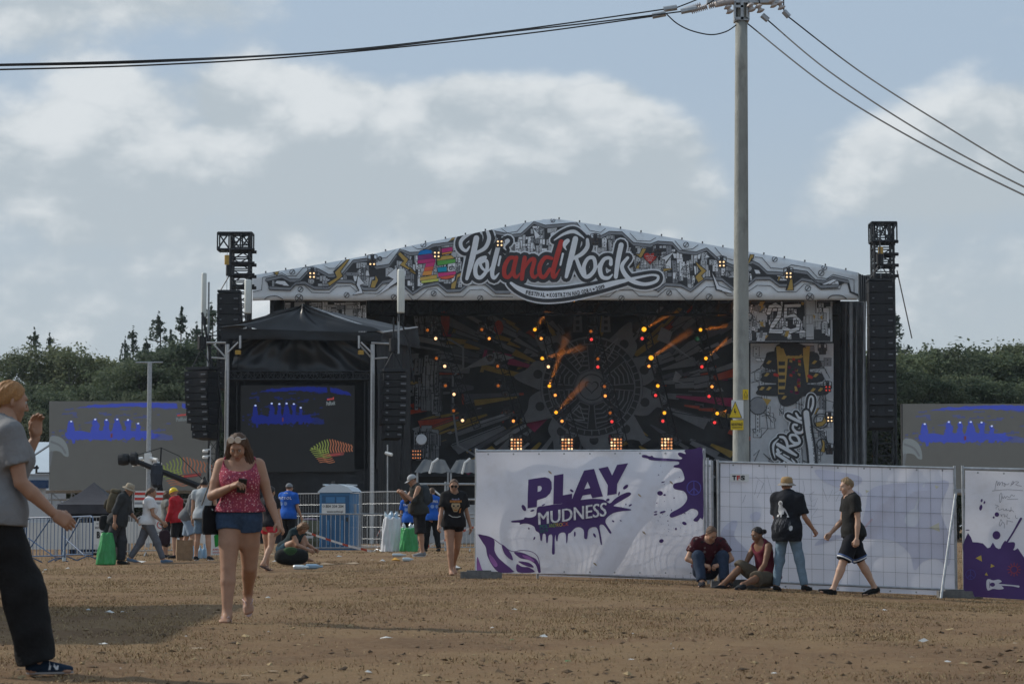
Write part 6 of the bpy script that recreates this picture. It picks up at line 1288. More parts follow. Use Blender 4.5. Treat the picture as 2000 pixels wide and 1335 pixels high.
def nosign(p):
    p.ring(314, 1024, 7, 1.6, RED, 2); p.line([(309, 1019), (319, 1029)], RED, 2.6, 1.6); p.text('ZAKAZ', [(307, 1041), (322, 1041), (322, 1037), (307, 1037)], SK, 2, .02)
board('notice_sign', 'white notice with a red crossed circle behind the walking woman', 'sign', 304, 990, 324, 1044, 63.8, SW, nosign)
def rb_(p):
    p.text('ZAKAZ WSTĘPU', [(268, 969), (290, 969), (290, 962), (268, 962)], SW, 2)
board('notice_sign', 'red and white notice strip above the white tee woman', 'sign', 262, 958, 322, 990, 69, SW, lambda p: [p.poly([(263, y), (321, y), (321, y + 5), (263, y + 5)], RED, 1.5) for y in (961, 971)] + [p.poly([(263, 980), (321, 980), (321, 984), (263, 984)], GRY, 1.5)])
def gsign(p):
    p.ring(412, 1030, 10, 2.2, RED, 2); p.line([(405, 1023), (419, 1037)], RED, 2.8, 2.2); p.poly([(418, 1045), (436, 1036), (436, 1062), (420, 1068)], ink('sign_green', (30, 130, 50)), 3); p.text('ZAKAZ', [(415, 1074), (434, 1073), (434, 1070), (415, 1071)], RED, 2, .03); p.text('WNOSZENIA', [(415, 1080), (434, 1079), (434, 1076), (415, 1077)], RED, 2, .02)
board('notice_sign', 'white board with red crossed circle and green shape behind the woman in pink', 'sign', 396, 1020, 437, 1084, 61, SW, gsign)
# tape
TPW, TPR = mat('tape_white', (.68, .67, .66), .5), mat('tape_red', (.45, .08, .05), .5)
def tape(label, pts, D):
    q = catmull([(x, y, 0) for x, y in pts], 10); e = empty('barrier_tape', W(*pts[0], D), label, 'tape', group='red and white barrier tapes'); o = Vector(e.location); b = MB(o)
    for i in range(len(q) - 1):
        a, c = q[i], q[i + 1]; b.poly([W(a[0], a[1] - 2, D), W(c[0], c[1] - 2, D), W(c[0], c[1] + 2.2, D + .01), W(a[0], a[1] + 2.2, D + .01)], TPR if (i // 2) % 3 == 2 else TPW)
    b.build('strip', e)
tape('red and white tape sagging from the barrel down to the white sack', [(562, 1022), (588, 1034), (626, 1048), (680, 1065), (735, 1078)], 63.6)
tape('red and white tape hanging in an arc left of the white sack', [(752, 1029), (742, 1036), (736, 1048), (737, 1065), (738, 1078)], 63.4)
tape('red and white tape rising behind the bare legs of the black tee woman', [(826, 1072), (850, 1060), (880, 1050), (910, 1034), (932, 1027)], 63.4)
# ------------------------------------------------------------------ toilet cabin, barrel, sacks, bags
TB = mat('toilet_blue', (0.055, 0.185, 0.37), .45, .08, 2); TB2 = mat('toilet_blue_dark', (0.03, 0.10, 0.21), .5, .08, 2); TR = mat('toilet_roof', (0.55, 0.62, 0.68), .45, .06, 2)
tg = G(664, 80); e = empty('toilet_cabin', tg, 'blue portable toilet cabin with white roof and phone number', 'toilet', R(-12)); k = F / 80
w, d, h = 1.14, 1.1, 2.0
b = MB(); b.box((0, 0, h / 2), (w / 2, d / 2, h / 2), TB); b.box((0, 0, .06), (w / 2 + .03, d / 2 + .03, .06), TB2); b.build('cabin', e)
b = MB(); b.box((0, -d / 2 - .012, .98), (w / 2 - .09, .012, .9), TB2); b.box((-.18, -d / 2 - .03, 1.72), (.16, .01, .1), TB); b.box((.2, -d / 2 - .03, 1.72), (.16, .01, .1), TB)
for i in range(3): b.box((-.25 + .25 * i, -d / 2 - .03, .6), (.03, .008, .42), TB)
b.build('door', e)
b = MB(); b.box((.43, -d / 2 - .045, 1.05), (.03, .02, .07), SK); b.build('handle', e)
rv = []
for i in range(9):
    x = -w / 2 - .05 + (w + .1) * i / 8; zz = 2.0 + .26 * math.sin(math.pi * i / 8) ** .6; rv += [(x, -d / 2 - .06, zz if 0 < i < 8 else 2.0), (x, d / 2 + .06, zz if 0 < i < 8 else 2.0), (x, d / 2 + .06, 1.97), (x, -d / 2 - .06, 1.97)]
b = MB(); b.mesh(rv, [q for i in range(8) for q in ((4 * i, 4 * i + 4, 4 * i + 5, 4 * i + 1), (4 * i + 2, 4 * i + 6, 4 * i + 7, 4 * i + 3), (4 * i, 4 * i + 3, 4 * i + 7, 4 * i + 4), (4 * i + 1, 4 * i + 5, 4 * i + 6, 4 * i + 2))], TR)
for i in range(4): b.box((-.42 + .28 * i, 0, 2.24), (.03, d / 2 + .04, .025), TR)
b.build('roof', e); b = MB(); b.tube((-.3, .2, 2.2), (-.3, .2, 2.38), .06, SK, 8); b.build('vent_pipe', e)
b = MB(); b.box((-.06, -d / 2 - .034, 1.40), (.42, .008, .19), SW); o = b.build('number_plate', e)
pt = Print(lambda x, y, l=0: Vector((x, -d / 2 - .043 - l, y)), .002); pt.minw = .001; pt.text('804 204 204', [(-.34, 1.45), (.3, 1.45), (.3, 1.55), (-.34, 1.55)], SK, 1, .02); pt.text('www.toitoi.pl', [(-.3, 1.26), (.28, 1.26), (.28, 1.36), (-.3, 1.36)], SK, 1, .02); pt.ring(-.41, 1.5, .03, .015, SK, 1, 10); pt.build('plate_print', o)
b = MB(); b.box((w / 2 + .008, -.1, 1.4), (.006, .12, .18), mat('grey_vent', (.25, .28, .32), .6)); b.build('side_vent', e)
BRL = mat('barrel_green', (0.085, 0.092, 0.062), .6, .2, 4)
g = G(606, 65); e = empty('barrel', g, 'dark olive barrel standing behind the grey barrier', 'barrel'); b = MB(g); r_ = 18 / F * 65; hh = .92
b.lathe(g, [(r_ * .95, 0), (r_, .03), (r_, .30), (r_ * 1.05, .32), (r_ * 1.05, .35), (r_, .37), (r_, .57), (r_ * 1.05, .59), (r_ * 1.05, .62), (r_, .64), (r_, hh - .04), (r_ * .96, hh)], BRL, 20); b.build('drum', e, True)
b = MB(g); b.box(g + Vector((0, -r_ - .004, .46)), (.11, .006, .035), GRL); b.build('sticker', e); b = MB(g); b.lathe(g + Vector((0, 0, hh)), [(r_ * .9, 0), (r_ * .92, .03), (r_ * .6, .06), (r_ * .2, .07)], mat('purple_bag', (.09, .07, .11), .6), 14); b.build('liner', e)
# ------------------------------------------------------------------ litter
PB_ = mat('clear_plastic', (.50, .58, .62), .25, .15, 6, spec=.6); PBB = mat('blue_plastic', (.28, .42, .55), .3, .15, 6, spec=.6); PAP = mat('paper', (.62, .62, .60), .8, .1, 8); CRD = mat('cardboard', (.34, .26, .18), .85, .15, 8); YW = mat('yellow_wrap', (.62, .33, .05), .5, .2, 9); GRB = mat('green_plastic', (.02, .20, .06), .45, .2, 6)
def bottle(b, p, d, L, r, m):
    d = Vector(d).normalized(); b.lathe(p, [(r * .8, 0), (r, .02), (r, L * .62), (r * .4, L * .85), (r * .4, L)], m, 9, d)
def crumple(b, c, sx, sy, sz, m, seed, n=7):
    rr = random.Random(seed); c = Vector(c); V_ = [c + Vector((sx * math.cos(6.283 * k / n) * rr.uniform(.6, 1.1), sy * math.sin(6.283 * k / n) * rr.uniform(.6, 1.1), rr.uniform(0, .5) * sz)) for k in range(n)]; top = c + Vector((rr.uniform(-.3, .3) * sx, rr.uniform(-.3, .3) * sy, sz)); V_.append(top); bt = [Vector((v.x, v.y, c.z)) for v in V_[:n]]
    b.mesh(V_, [(k, (k + 1) % n, n) for k in range(n)], m)
LIT = [(215, 1154, 22, 'paper', .10, .05, 'crumpled white cup lying on the grass left of the woman in pink'), (590, 1122, 44, 'bottle', .3, .045, 'clear plastic bottle lying between the woman in pink and the white banner'), (615, 1121, 44, 'bottleb', .33, .05, 'bluish plastic bottle lying right of the clear one'), (775, 1113, 47, 'yellow', .12, .08, 'yellow crumpled wrapper on the grass in front of the white sack'), (747, 1117, 47, 'paper', .09, .05, 'small white cup left of the yellow wrapper'), (797, 1117, 47, 'bottle', .22, .04, 'small clear bottle right of the yellow wrapper'), (820, 1101, 51, 'paper', .2, .03, 'flat pale foil before the cap man'), (893, 1118, 42, 'paper', .13, .1, 'white plastic bag behind the feet of the black tee woman'), (640, 1111, 46, 'card', .22, .04, 'flat brown scrap of cardboard left of centre'), (690, 1110, 46, 'card', .2, .04, 'crushed carton right of the brown cardboard scrap'), (780, 1106, 50, 'bottle', .3, .035, 'flat clear bottle above the yellow wrapper'), (265, 1103, 51, 'paper', .3, .06, 'crumpled pale foil by the feet of the walking white tee woman'), (445, 1103, 51, 'paper', .16, .05, 'grey crumpled paper right of the blue denim shorts man'), (205, 1252, 16.5, 'paper', .09, .02, 'flat white paper on the shaded ground beside the left person\'s leg'), (525, 1157, 27, 'paper', .08, .04, 'small white scrap right of the flip flop feet'), (755, 1228, 17.6, 'paper', .09, .03, 'white scrap on the ground right of the woman in pink\'s shadow'), (1005, 1176, 24, 'paper', .07, .02, 'tiny white scrap under the Play Mudness banner'), (1232, 1277, 14.6, 'paper', .05, .015, 'thin white scrap near the bottom centre right'), (1062, 1232, 17.8, 'paper', .08, .04, 'crumpled white tissue on the dirt in the middle'), (1508, 1313, 13.3, 'paper', .045, .012, 'thin white strip at the bottom right of centre'), (1845, 1284, 14.5, 'paper', .05, .02, 'white scrap on the dirt at the right'), (1800, 1239, 17, 'paper', .09, .05, 'white crumpled paper on the dirt below the right fence'), (1725, 1195, 24, 'paper', .06, .02, 'small pale scrap on the grass below the black shorts man'), (480, 1313, 13.4, 'card', .09, .01, 'pale stick of wood at the bottom below the woman in pink'), (278, 1307, 13.6, 'card', .06, .01, 'dark thin stick near the left person\'s sneaker'), (535, 1297, 13.9, 'card', .08, .01, 'small brown chip in the thin shadow at the bottom'), (390, 1259, 16.2, 'card', .12, .012, 'flat dry twig on the shaded ground'), (1108, 1283, 14.5, 'green', .05, .015, 'green bottle cap on the dirt'), (1000, 1240, 17.4, 'green', .04, .012, 'bright green scrap on the dirt in the middle')]
for k, (px, py, D, kd, a, hgt, lab) in enumerate(LIT):
    g = G(px, D); b = MB(g); rr = random.Random(k)
    if kd.startswith('bottle'): bottle(b, g + Vector((-a / 2, 0, hgt * .9)), (1, rr.uniform(-.4, .4), 0), a, hgt, PBB if kd == 'bottleb' else PB_)
    else:
        if D < 30: a *= .55; hgt *= .6
        m = {'paper': PAP, 'card': CRD, 'yellow': YW, 'green': GRB}[kd]; crumple(b, g, a, a * .6, hgt, m, k)
    o = b.build({'bottle': 'plastic_bottle', 'bottleb': 'plastic_bottle', 'paper': 'paper_scrap', 'card': 'cardboard_scrap', 'yellow': 'wrapper', 'green': 'plastic_scrap'}[kd]); o.location = g; tag(o, lab, 'litter', 'litter on the field')
rr = random.Random(44); b = MB()
for k in range(45):
    D = rr.choice([rr.uniform(13, 24), rr.uniform(40, 60)]); px = rr.uniform(20, 1980) if D < 30 else rr.uniform(60, 930); g = G(px, D); a = rr.uniform(.008, .03) if D < 30 else rr.uniform(.03, .08); crumple(b, g + Vector((0, 0, .004)), a, a * .6, a * .5, rr.choice([PAP, PAP, CRD, PB_, CRD]), k, 5)
tag(b.build('litter_scraps'), kind='stuff')
for px, D, lab, m in ((343, 55, 'clear', PBB),): pass
# parasol added out of view at the left, sized to throw the broad shadow
st = empty('shadow_parasol', Vector((-9.6, 21.8, gz(-5, 21.8))), 'dark square parasol added out of view at the left to throw the broad shadow', 'parasol'); o = Vector(st.location)
b = MB(o); q = [o + Vector((x, y, 2.35)) for x, y in ((-1.6, -4.0), (3.7, -3.8), (3.5, 4.4), (-1.6, 4.6))]; tp = o + Vector((0, 0, 3.1))
for i in range(4): b.poly([q[i], q[(i + 1) % 4], tp], GZM)
b.build('canopy', st); b = MB(o); b.tube(o, tp, .04, STEEL, 8); b.build('pole', st)
# ------------------------------------------------------------------ people: smooth distance-field bodies, meshed by surface nets
A3_ = lambda *v: np.array(v, float)
def RX(a): c, s = math.cos(R(a)), math.sin(R(a)); return np.array([[1, 0, 0], [0, c, -s], [0, s, c]])
def RY(a): c, s = math.cos(R(a)), math.sin(R(a)); return np.array([[c, 0, s], [0, 1, 0], [-s, 0, c]])
def RZ(a): c, s = math.cos(R(a)), math.sin(R(a)); return np.array([[c, -s, 0], [s, c, 0], [0, 0, 1]])
def cone(p, a, b, r1, r2):
    ba = b - a; h = np.clip(((p - a) @ ba) / max(ba @ ba, 1e-9), 0, 1); return np.linalg.norm(p - a - h[:, None] * ba, axis=1) - (r1 + (r2 - r1) * h)
def ell(p, c, M, r):
    q = (p - c) @ M; k0 = np.linalg.norm(q / r, axis=1); k1 = np.linalg.norm(q / (r * r), axis=1); return k0 * (k0 - 1) / np.maximum(k1, 1e-6)
def smin(a, b, k):
    h = np.maximum(k - np.abs(a - b), 0) / k; return np.minimum(a, b) - h * h * k * .25
def union(p, prims, k):
    d = None
    for q in prims:
        e = q(p); d = e if d is None else smin(d, e, k)
    return d
Cn = lambda a, b, r1, r2: (lambda p: cone(p, a, b, r1, r2))
El = lambda c, M, r: (lambda p: ell(p, c, M, np.array(r)))
_OFF = np.array([[0, 0, 0], [1, 0, 0], [0, 1, 0], [1, 1, 0], [0, 0, 1], [1, 0, 1], [0, 1, 1], [1, 1, 1]])
_EDG = [(0, 1), (2, 3), (4, 5), (6, 7), (0, 2), (1, 3), (4, 6), (5, 7), (0, 4), (1, 5), (2, 6), (3, 7)]
def nets(fn, lo, hi, vox):
    lo = np.asarray(lo, float); hi = np.asarray(hi, float); B = 4
    nb = np.maximum(np.ceil((hi - lo) / (vox * B)).astype(int), 1); n = nb * B
    g = np.stack(np.meshgrid(*[np.arange(k) for k in nb], indexing='ij'), -1).reshape(-1, 3)
    dc = fn(lo + (g + .5) * vox * B); act = np.abs(dc) < vox * B * 1.15
    D = np.repeat(np.repeat(np.repeat(np.where(dc < 0, -1., 1.).reshape(nb), B, 0), B, 1), B, 2); D = np.pad(D, ((0, 1),) * 3, mode='edge')
    ga = g[act]
    if not len(ga): return np.zeros((0, 3)), np.zeros((0, 4), int)
    o = np.stack(np.meshgrid(*[np.arange(B + 1)] * 3, indexing='ij'), -1).reshape(-1, 3)
    idx = (ga[:, None, :] * B + o[None]).reshape(-1, 3); flat = np.unique(np.ravel_multi_index(idx.T, D.shape)); ijk = np.stack(np.unravel_index(flat, D.shape), -1)
    val = np.concatenate([fn(lo + ijk[i:i + 60000] * vox) for i in range(0, len(ijk), 60000)]); D.ravel()[flat] = val
    s = D < 0
    cs = sum(s[x:s.shape[0] - 1 + x, y:s.shape[1] - 1 + y, z:s.shape[2] - 1 + z].astype(np.int8) for x, y, z in _OFF)
    c = np.argwhere((cs > 0) & (cs < 8)); cv = np.stack([D[tuple((c + of).T)] for of in _OFF], 1)
    acc = np.zeros((len(c), 3)); cnt = np.zeros(len(c))
    for a, b in _EDG:
        va, vb = cv[:, a], cv[:, b]; m = (va < 0) != (vb < 0); t = np.where(m, va / np.where(m, va - vb, 1), 0); acc += m[:, None] * (_OFF[a] + (_OFF[b] - _OFF[a]) * t[:, None]); cnt += m
    V = lo + (c + acc / cnt[:, None]) * vox
    I = -np.ones(np.array(D.shape) - 1, int); I[tuple(c.T)] = np.arange(len(c)); Q = []
    for ax in range(3):
        u, w = (ax + 1) % 3, (ax + 2) % 3; e = np.zeros(3, int); e[ax] = 1
        sl0 = [slice(1, -1)] * 3; sl0[ax] = slice(0, -1); sl1 = [slice(1, -1)] * 3; sl1[ax] = slice(1, None)
        a, b = s[tuple(sl0)], s[tuple(sl1)]; E = np.argwhere(a != b)
        if not len(E): continue
        sg = a[tuple(E.T)]; base = E.copy(); base[:, u] += 1; base[:, w] += 1
        eu, ew = np.zeros(3, int), np.zeros(3, int); eu[u] = 1; ew[w] = 1
        q = np.stack([I[tuple((base - eu - ew).T)], I[tuple((base - ew).T)], I[tuple(base.T)], I[tuple((base - eu).T)]], -1)
        q[~sg] = q[~sg][:, ::-1]; Q.append(q)
    Q = np.concatenate(Q); Q = Q[(Q >= 0).all(1)]
    return V, Q
SKIN = {}
def skin(nm, c):
    if nm not in SKIN:
        m = mat('skin_' + nm, c, .55, .10, 14, spec=.35, bump=.06, bscale=120); p = m.node_tree.nodes['Principled BSDF']
        p.inputs['Subsurface Weight'].default_value = .08; p.inputs['Subsurface Radius'].default_value = (.01, .004, .002); SKIN[nm] = m
    return SKIN[nm]
def cloth(nm, c, var=.14, scale=9, rough=.85, **k): return mat('cloth_' + nm, c, rough, var, scale, spec=.15, bump=k.pop('bump', .35), bscale=k.pop('bscale', 34), **k)

class Fig:
    def __init__(s, H, sex='m', fat=1.0, lean=0, roll=0, twist=0, head=(0, 0), legL=(0, 3, 0), legR=(0, 3, 0), armL=(4, 8, 0, 12), armR=(4, 8, 0, 12), footL=0, footR=0, handL=(.35, 0, 0), handR=(.35, 0, 0), belly=1.0, hips=1.0, pelv=None, cut_legs=None):
        s.H, s.sex, s.fat = H, sex, fat; f = sex == 'f'; x = A3_(1, 0, 0)
        T = RZ(twist) @ RY(roll) @ RX(lean); Tp = RZ(twist * .4) @ RX(lean * (.45 if pelv is None else pelv)); s.T, s.Tp = T, Tp; up = T @ A3_(0, 0, 1); s.up = up; J = s.J = {}
        P = J['P'] = A3_(0, 0, 0); J['C'] = P + up * .205 * H; J['N'] = P + up * .302 * H; sw = (.098 if f else .112) * H; hw = (.050 if f else .047) * H
        for sd, nm, leg, arm, fp, hd in ((1, 'L', legL, armL, footL, handL), (-1, 'R', legR, armR, footR, handR)):
            J['S' + nm] = P + up * .278 * H + T @ A3_(sd * sw, .0, 0); M = T @ RX(-arm[0]) @ RY(-arm[1] * sd) @ RZ(-arm[2] * sd); dn = A3_(0, 0, -1)
            J['E' + nm] = J['S' + nm] + M @ dn * .172 * H; Mf = M @ RX(-arm[3]); J['W' + nm] = J['E' + nm] + Mf @ dn * .148 * H; s.__dict__['MH' + nm] = Mf @ RX(-hd[1]) @ RZ(-hd[2] * sd); s.__dict__['curl' + nm] = hd[0]
            J['H' + nm] = P + Tp @ A3_(sd * hw, 0, -.012 * H); Mt = Tp @ RX(-leg[0]) @ RY(-leg[1] * sd) @ RZ(-(leg[3] if len(leg) > 3 else -6) * sd); J['K' + nm] = J['H' + nm] + Mt @ dn * .247 * H; Ms = Mt @ RX(leg[2]); J['A' + nm] = J['K' + nm] + Ms @ dn * .243 * H
            fw = Ms @ A3_(0, -1, 0); fw[2] = 0
            if np.linalg.norm(fw) < .3: fw = (Mt @ A3_(0, 0, -1)); fw[2] = 0
            fw /= max(np.linalg.norm(fw), 1e-6); yaw = math.degrees(math.atan2(fw[0], -fw[1])); s.__dict__['MF' + nm] = RZ(yaw) @ RX(fp)
        lowest = min([J['P'][2] - .085 * H] + [ (J['A' + n] + s.__dict__['MF' + n] @ v)[2] for n in 'LR' for v in (A3_(0, .03 * H, -.038 * H), A3_(0, -.10 * H, -.038 * H))])
        for k in J: J[k] = J[k] - A3_(0, 0, lowest)
        s.MHd = T @ RZ(head[1]) @ RX(-0) @ RX(head[0]); hh = s.hh = .132 * H; J['HB'] = J['N'] + up * .022 * H + s.MHd @ A3_(0, -.012 * H, .0); J['HC'] = J['HB'] + s.MHd @ A3_(0, -.006 * H, .062 * H)
        P = J['P']; wf = fat; self = s; L = lambda v: T @ v
        s.torso = [El(P + s.Tp @ A3_(0, .004 * H, .012 * H), s.Tp, (.086 * H * wf * hips, .064 * H * wf, .078 * H)), El(P + up * .10 * H + L(A3_(0, -.006 * H * belly, 0)), T, ((.066 if f else .073) * H * wf * belly, .055 * H * wf * belly, .095 * H)),
                   El(P + up * .205 * H, T, ((.080 if f else .090) * H * wf, .060 * H * wf, .10 * H)), Cn(J['SL'] - L(A3_(.022 * H, 0, .004 * H)), J['SR'] + L(A3_(.022 * H, 0, -.004 * H)), .033 * H, .033 * H), Cn(P + up * .255 * H + L(A3_(0, .012 * H, 0)), J['N'] + up * .0, .05 * H, .034 * H)]
        for sd in (-1, 1):
            s.torso.append(El(P + s.Tp @ A3_(sd * .040 * H * hips, .034 * H, -.005 * H), s.Tp, (.048 * H * wf * hips, .046 * H * wf, .056 * H)))
            if f: s.torso.append(El(P + up * .202 * H + L(A3_(sd * .040 * H, -.050 * H * wf, 0)), T, (.038 * H * wf, .036 * H * wf, .040 * H)))
        s.neck = [Cn(J['N'] - up * .02 * H, J['HB'] + s.MHd @ A3_(0, .0, .035 * H), .0345 * H * (0.5 + .5 * wf) * (.9 if f else 1), .031 * H)]
        ft = .55 + .45 * wf; s.ft = ft
        s.arm, s.leg, s.foot = {}, {}, {}
        for n in 'LR':
            a, e, w = J['S' + n], J['E' + n], J['W' + n]; s.arm[n] = [Cn(a, a + (e - a) * .55, .031 * H * ft, .028 * H * ft), Cn(a + (e - a) * .55, e, .027 * H * ft, .0215 * H * ft), Cn(e, e + (w - e) * .35, .0225 * H * ft, .0235 * H * ft), Cn(e + (w - e) * .35, w, .0235 * H * ft, .0152 * H * ft)]
            h, k, an = J['H' + n], J['K' + n], J['A' + n]; lf = ft * (1.08 if f else 1.0); bk = np.cross(k - h, np.cross(an - k, k - h)); Mk = s.__dict__['MF' + n]; back = Mk @ A3_(0, 1, 0)
            s.leg[n] = [Cn(h, h + (k - h) * .5, .054 * H * lf, .047 * H * lf), Cn(h + (k - h) * .5, k, .047 * H * lf, .0345 * H * lf), Cn(k, k + (an - k) * .3, .0335 * H * lf, .034 * H * lf), Cn(k + (an - k) * .22 + back * .008 * H, k + (an - k) * .48 + back * .006 * H, .032 * H * lf, .029 * H * lf), Cn(k + (an - k) * .3, an, .032 * H * lf, .0205 * H * lf)]
            F_ = lambda x_, y_, z_: an + Mk @ A3_(x_ * H, y_ * H, z_ * H); sd = 1 if n == 'L' else -1
            s.foot[n] = [Cn(an, F_(0, .012, -.022), .022 * H, .021 * H), Cn(F_(0, .016, -.022), F_(0, -.05, -.024), .021 * H, .0185 * H), Cn(F_(0, -.01, -.008), F_(0, -.075, -.027), .019 * H, .014 * H), El(F_(0, -.075, -.030), Mk, (.027 * H, .036 * H, .0125 * H))]
            for i, (tx, l) in enumerate(((-.018, .036), (-.006, .033), (.003, .029), (.012, .024), (.020, .018))): s.foot[n].append(Cn(F_(tx * sd, -.085, -.031), F_(tx * sd * 1.05, -.085 - l * .9, -.033), .0068 * H if i == 0 else .0054 * H, .0060 * H if i == 0 else .0045 * H))
    def head_prims(s):
        M, c, h = s.MHd, s.J['HC'], s.hh; q = lambda x, y, z: c + M @ (A3_(x, y, z) * h); f = s.sex == 'f'
        pr = [El(q(0, .05, .12), M, (.325 * h, .40 * h, .385 * h)), El(q(0, -.10, -.17), M, ((.235 if f else .255) * h, .26 * h, .30 * h)), Cn(q(0, -.25, -.37), q(0, -.27, -.40), .105 * h, .09 * h), Cn(q(-.13, -.325, .14), q(.13, -.325, .14), .05 * h, .05 * h)]
        pr += [El(q(x, -.235, -.08), M, (.12 * h, .11 * h, .12 * h)) for x in (-.14, .14)]
        fine = [Cn(q(0, -.375, .09), q(0, -.455, -.10), .03 * h, .052 * h), El(q(-.05, -.40, -.115), M, (.035 * h, .04 * h, .03 * h)), El(q(.05, -.40, -.115), M, (.035 * h, .04 * h, .03 * h)), El(q(0, -.352, -.225), M, (.10 * h, .035 * h, .024 * h)), El(q(0, -.345, -.275), M, (.085 * h, .038 * h, .028 * h))]
        ears = [El(q(x, .04, -.02), M @ RZ(-25 if x > 0 else 25), (.035 * h, .085 * h, .125 * h)) for x in (-.325, .325)]
        socks = [El(q(x, -.405, .055), M, (.085 * h, .07 * h, .05 * h)) for x in (-.135, .135)]
        def fn(p):
            d = union(p, pr, .12 * h); 
            for k in socks: e = k(p); d = -smin(-d, e, .05 * h)
            d = smin(d, union(p, fine, .03 * h), .045 * h); return smin(d, union(p, ears, .01), .02 * h)
        return fn
    def body(s, parent, mat_, vox, hands=True, feet=True, arms='LR'):
        H, J = s.H, s.J
        def fn(p):
            d = union(p, s.torso + s.neck, .045 * H)
            for n in 'LR':
                l = union(p, s.leg[n], .007 * H); l = smin(l, union(p, s.foot[n], .012 * H), .02 * H) if feet else l; d = smin(d, l, .03 * H); d = smin(d, union(p, s.arm[n], .006 * H), .025 * H)
            return d
        pts = np.array(list(J.values())); lo, hi = pts.min(0) - .12 * H, pts.max(0) + .12 * H; Vs, Qs = [], []; off_ = 0
        def add(v, q):
            nonlocal off_
            Vs.append(v); Qs.append(q + off_); off_ += len(v)
        add(*nets(fn, lo, hi, vox)); c = J['HC']; add(*nets(s.head_prims(), c - .75 * s.hh, c + .75 * s.hh, vox * .5))
        if hands:
            for n in 'LR':
                hf = s.hand(n); w = J['W' + n]; tipd = w + s.__dict__['MH' + n] @ A3_(0, 0, -.055 * H); add(*nets(hf, tipd - .075 * H, tipd + .075 * H, max(vox * .33, .0032)))
        return link('body', np_mesh('body', np.concatenate(Vs), np.concatenate(Qs), [mat_]), parent)
    def hand(s, n):
        H = s.H; sd = 1 if n == 'L' else -1; M = s.__dict__['MH' + n]; w = s.J['W' + n]; curl = s.__dict__['curl' + n]; q = lambda x, y, z: w + M @ A3_(x * H * sd, y * H, z * H)
        arm_dir = (s.J['E' + n] - w); arm_dir = arm_dir / np.linalg.norm(arm_dir)
        palm = [Cn(w + arm_dir * .012 * H, q(0, -.002, -.012), .0150 * H, .0150 * H), Cn(q(0, -.012, -.02), q(0, -.017, -.052), .0105 * H, .0095 * H), Cn(q(0, -.004, -.018), q(0, -.006, -.054), .0105 * H, .0092 * H), Cn(q(0, .006, -.018), q(0, .006, -.052), .0102 * H, .0088 * H), Cn(q(0, .012, -.02), q(0, .016, -.048), .0098 * H, .0082 * H)]
        fing = []
        for i, (y, l) in enumerate(((-.0175, .042), (-.006, .048), (.006, .044), (.0165, .034))):
            b = q(0, y, -.052 + abs(i - 1.2) * .002); a1 = curl * 70 + i * 3; a2 = a1 + curl * 75; a3 = a2 + curl * 45
            d_ = lambda a: M @ A3_(-math.sin(R(a)) * sd, y * .6, -math.cos(R(a)))
            p1 = b + d_(a1) * l * .45 * H; p2 = p1 + d_(a2) * l * .32 * H; p3 = p2 + d_(a3) * l * .24 * H; fing.append([Cn(b, p1, .0058 * H, .0052 * H), Cn(p1, p2, .0052 * H, .0047 * H), Cn(p2, p3, .0047 * H, .0040 * H)])
        tb = q(-.004, -.014, -.018); t1 = q(-.012 - .012 * curl, -.032 + .008 * curl, -.036); t2 = q(-.020 - .016 * curl, -.036 + .018 * curl, -.056); fing.append([Cn(tb, t1, .0085 * H, .0066 * H), Cn(t1, t2, .0062 * H, .0048 * H)])
        def fn(p):
            d = union(p, palm, .012 * H)
            for f_ in fing: d = smin(d, union(p, f_, .003 * H), .004 * H)
            return d
        return fn
    # ---- clothes
    def mesh(s, name, fn, parent, m, vox, pad=.16, lo=None, hi=None, smooth=True):
        pts = np.array(list(s.J.values())); lo = pts.min(0) - pad * s.H if lo is None else lo; hi = pts.max(0) + pad * s.H if hi is None else hi
        v, q = nets(fn, lo, hi, vox); return link(name, np_mesh(name, v, q, m if isinstance(m, list) else [m], smooth=smooth), parent)
    def wr(s, p, amp, seed=0.0, fx=26, fz=17):
        """soft cloth folds"""
        x, y, z = p[:, 0] / s.H * 1.7, p[:, 1] / s.H * 1.7, p[:, 2] / s.H * 1.7
        return amp * (np.sin(fx * x + 9 * z + seed + 2 * np.sin(7 * z + seed)) * np.sin(fz * z + 11 * y + seed * 2) + .6 * np.sin(41 * z + 23 * x - 17 * y + seed) * np.sin(19 * x + 13 * y + 1.7 * seed) + .5 * np.sin(9 * z - 21 * y + seed))
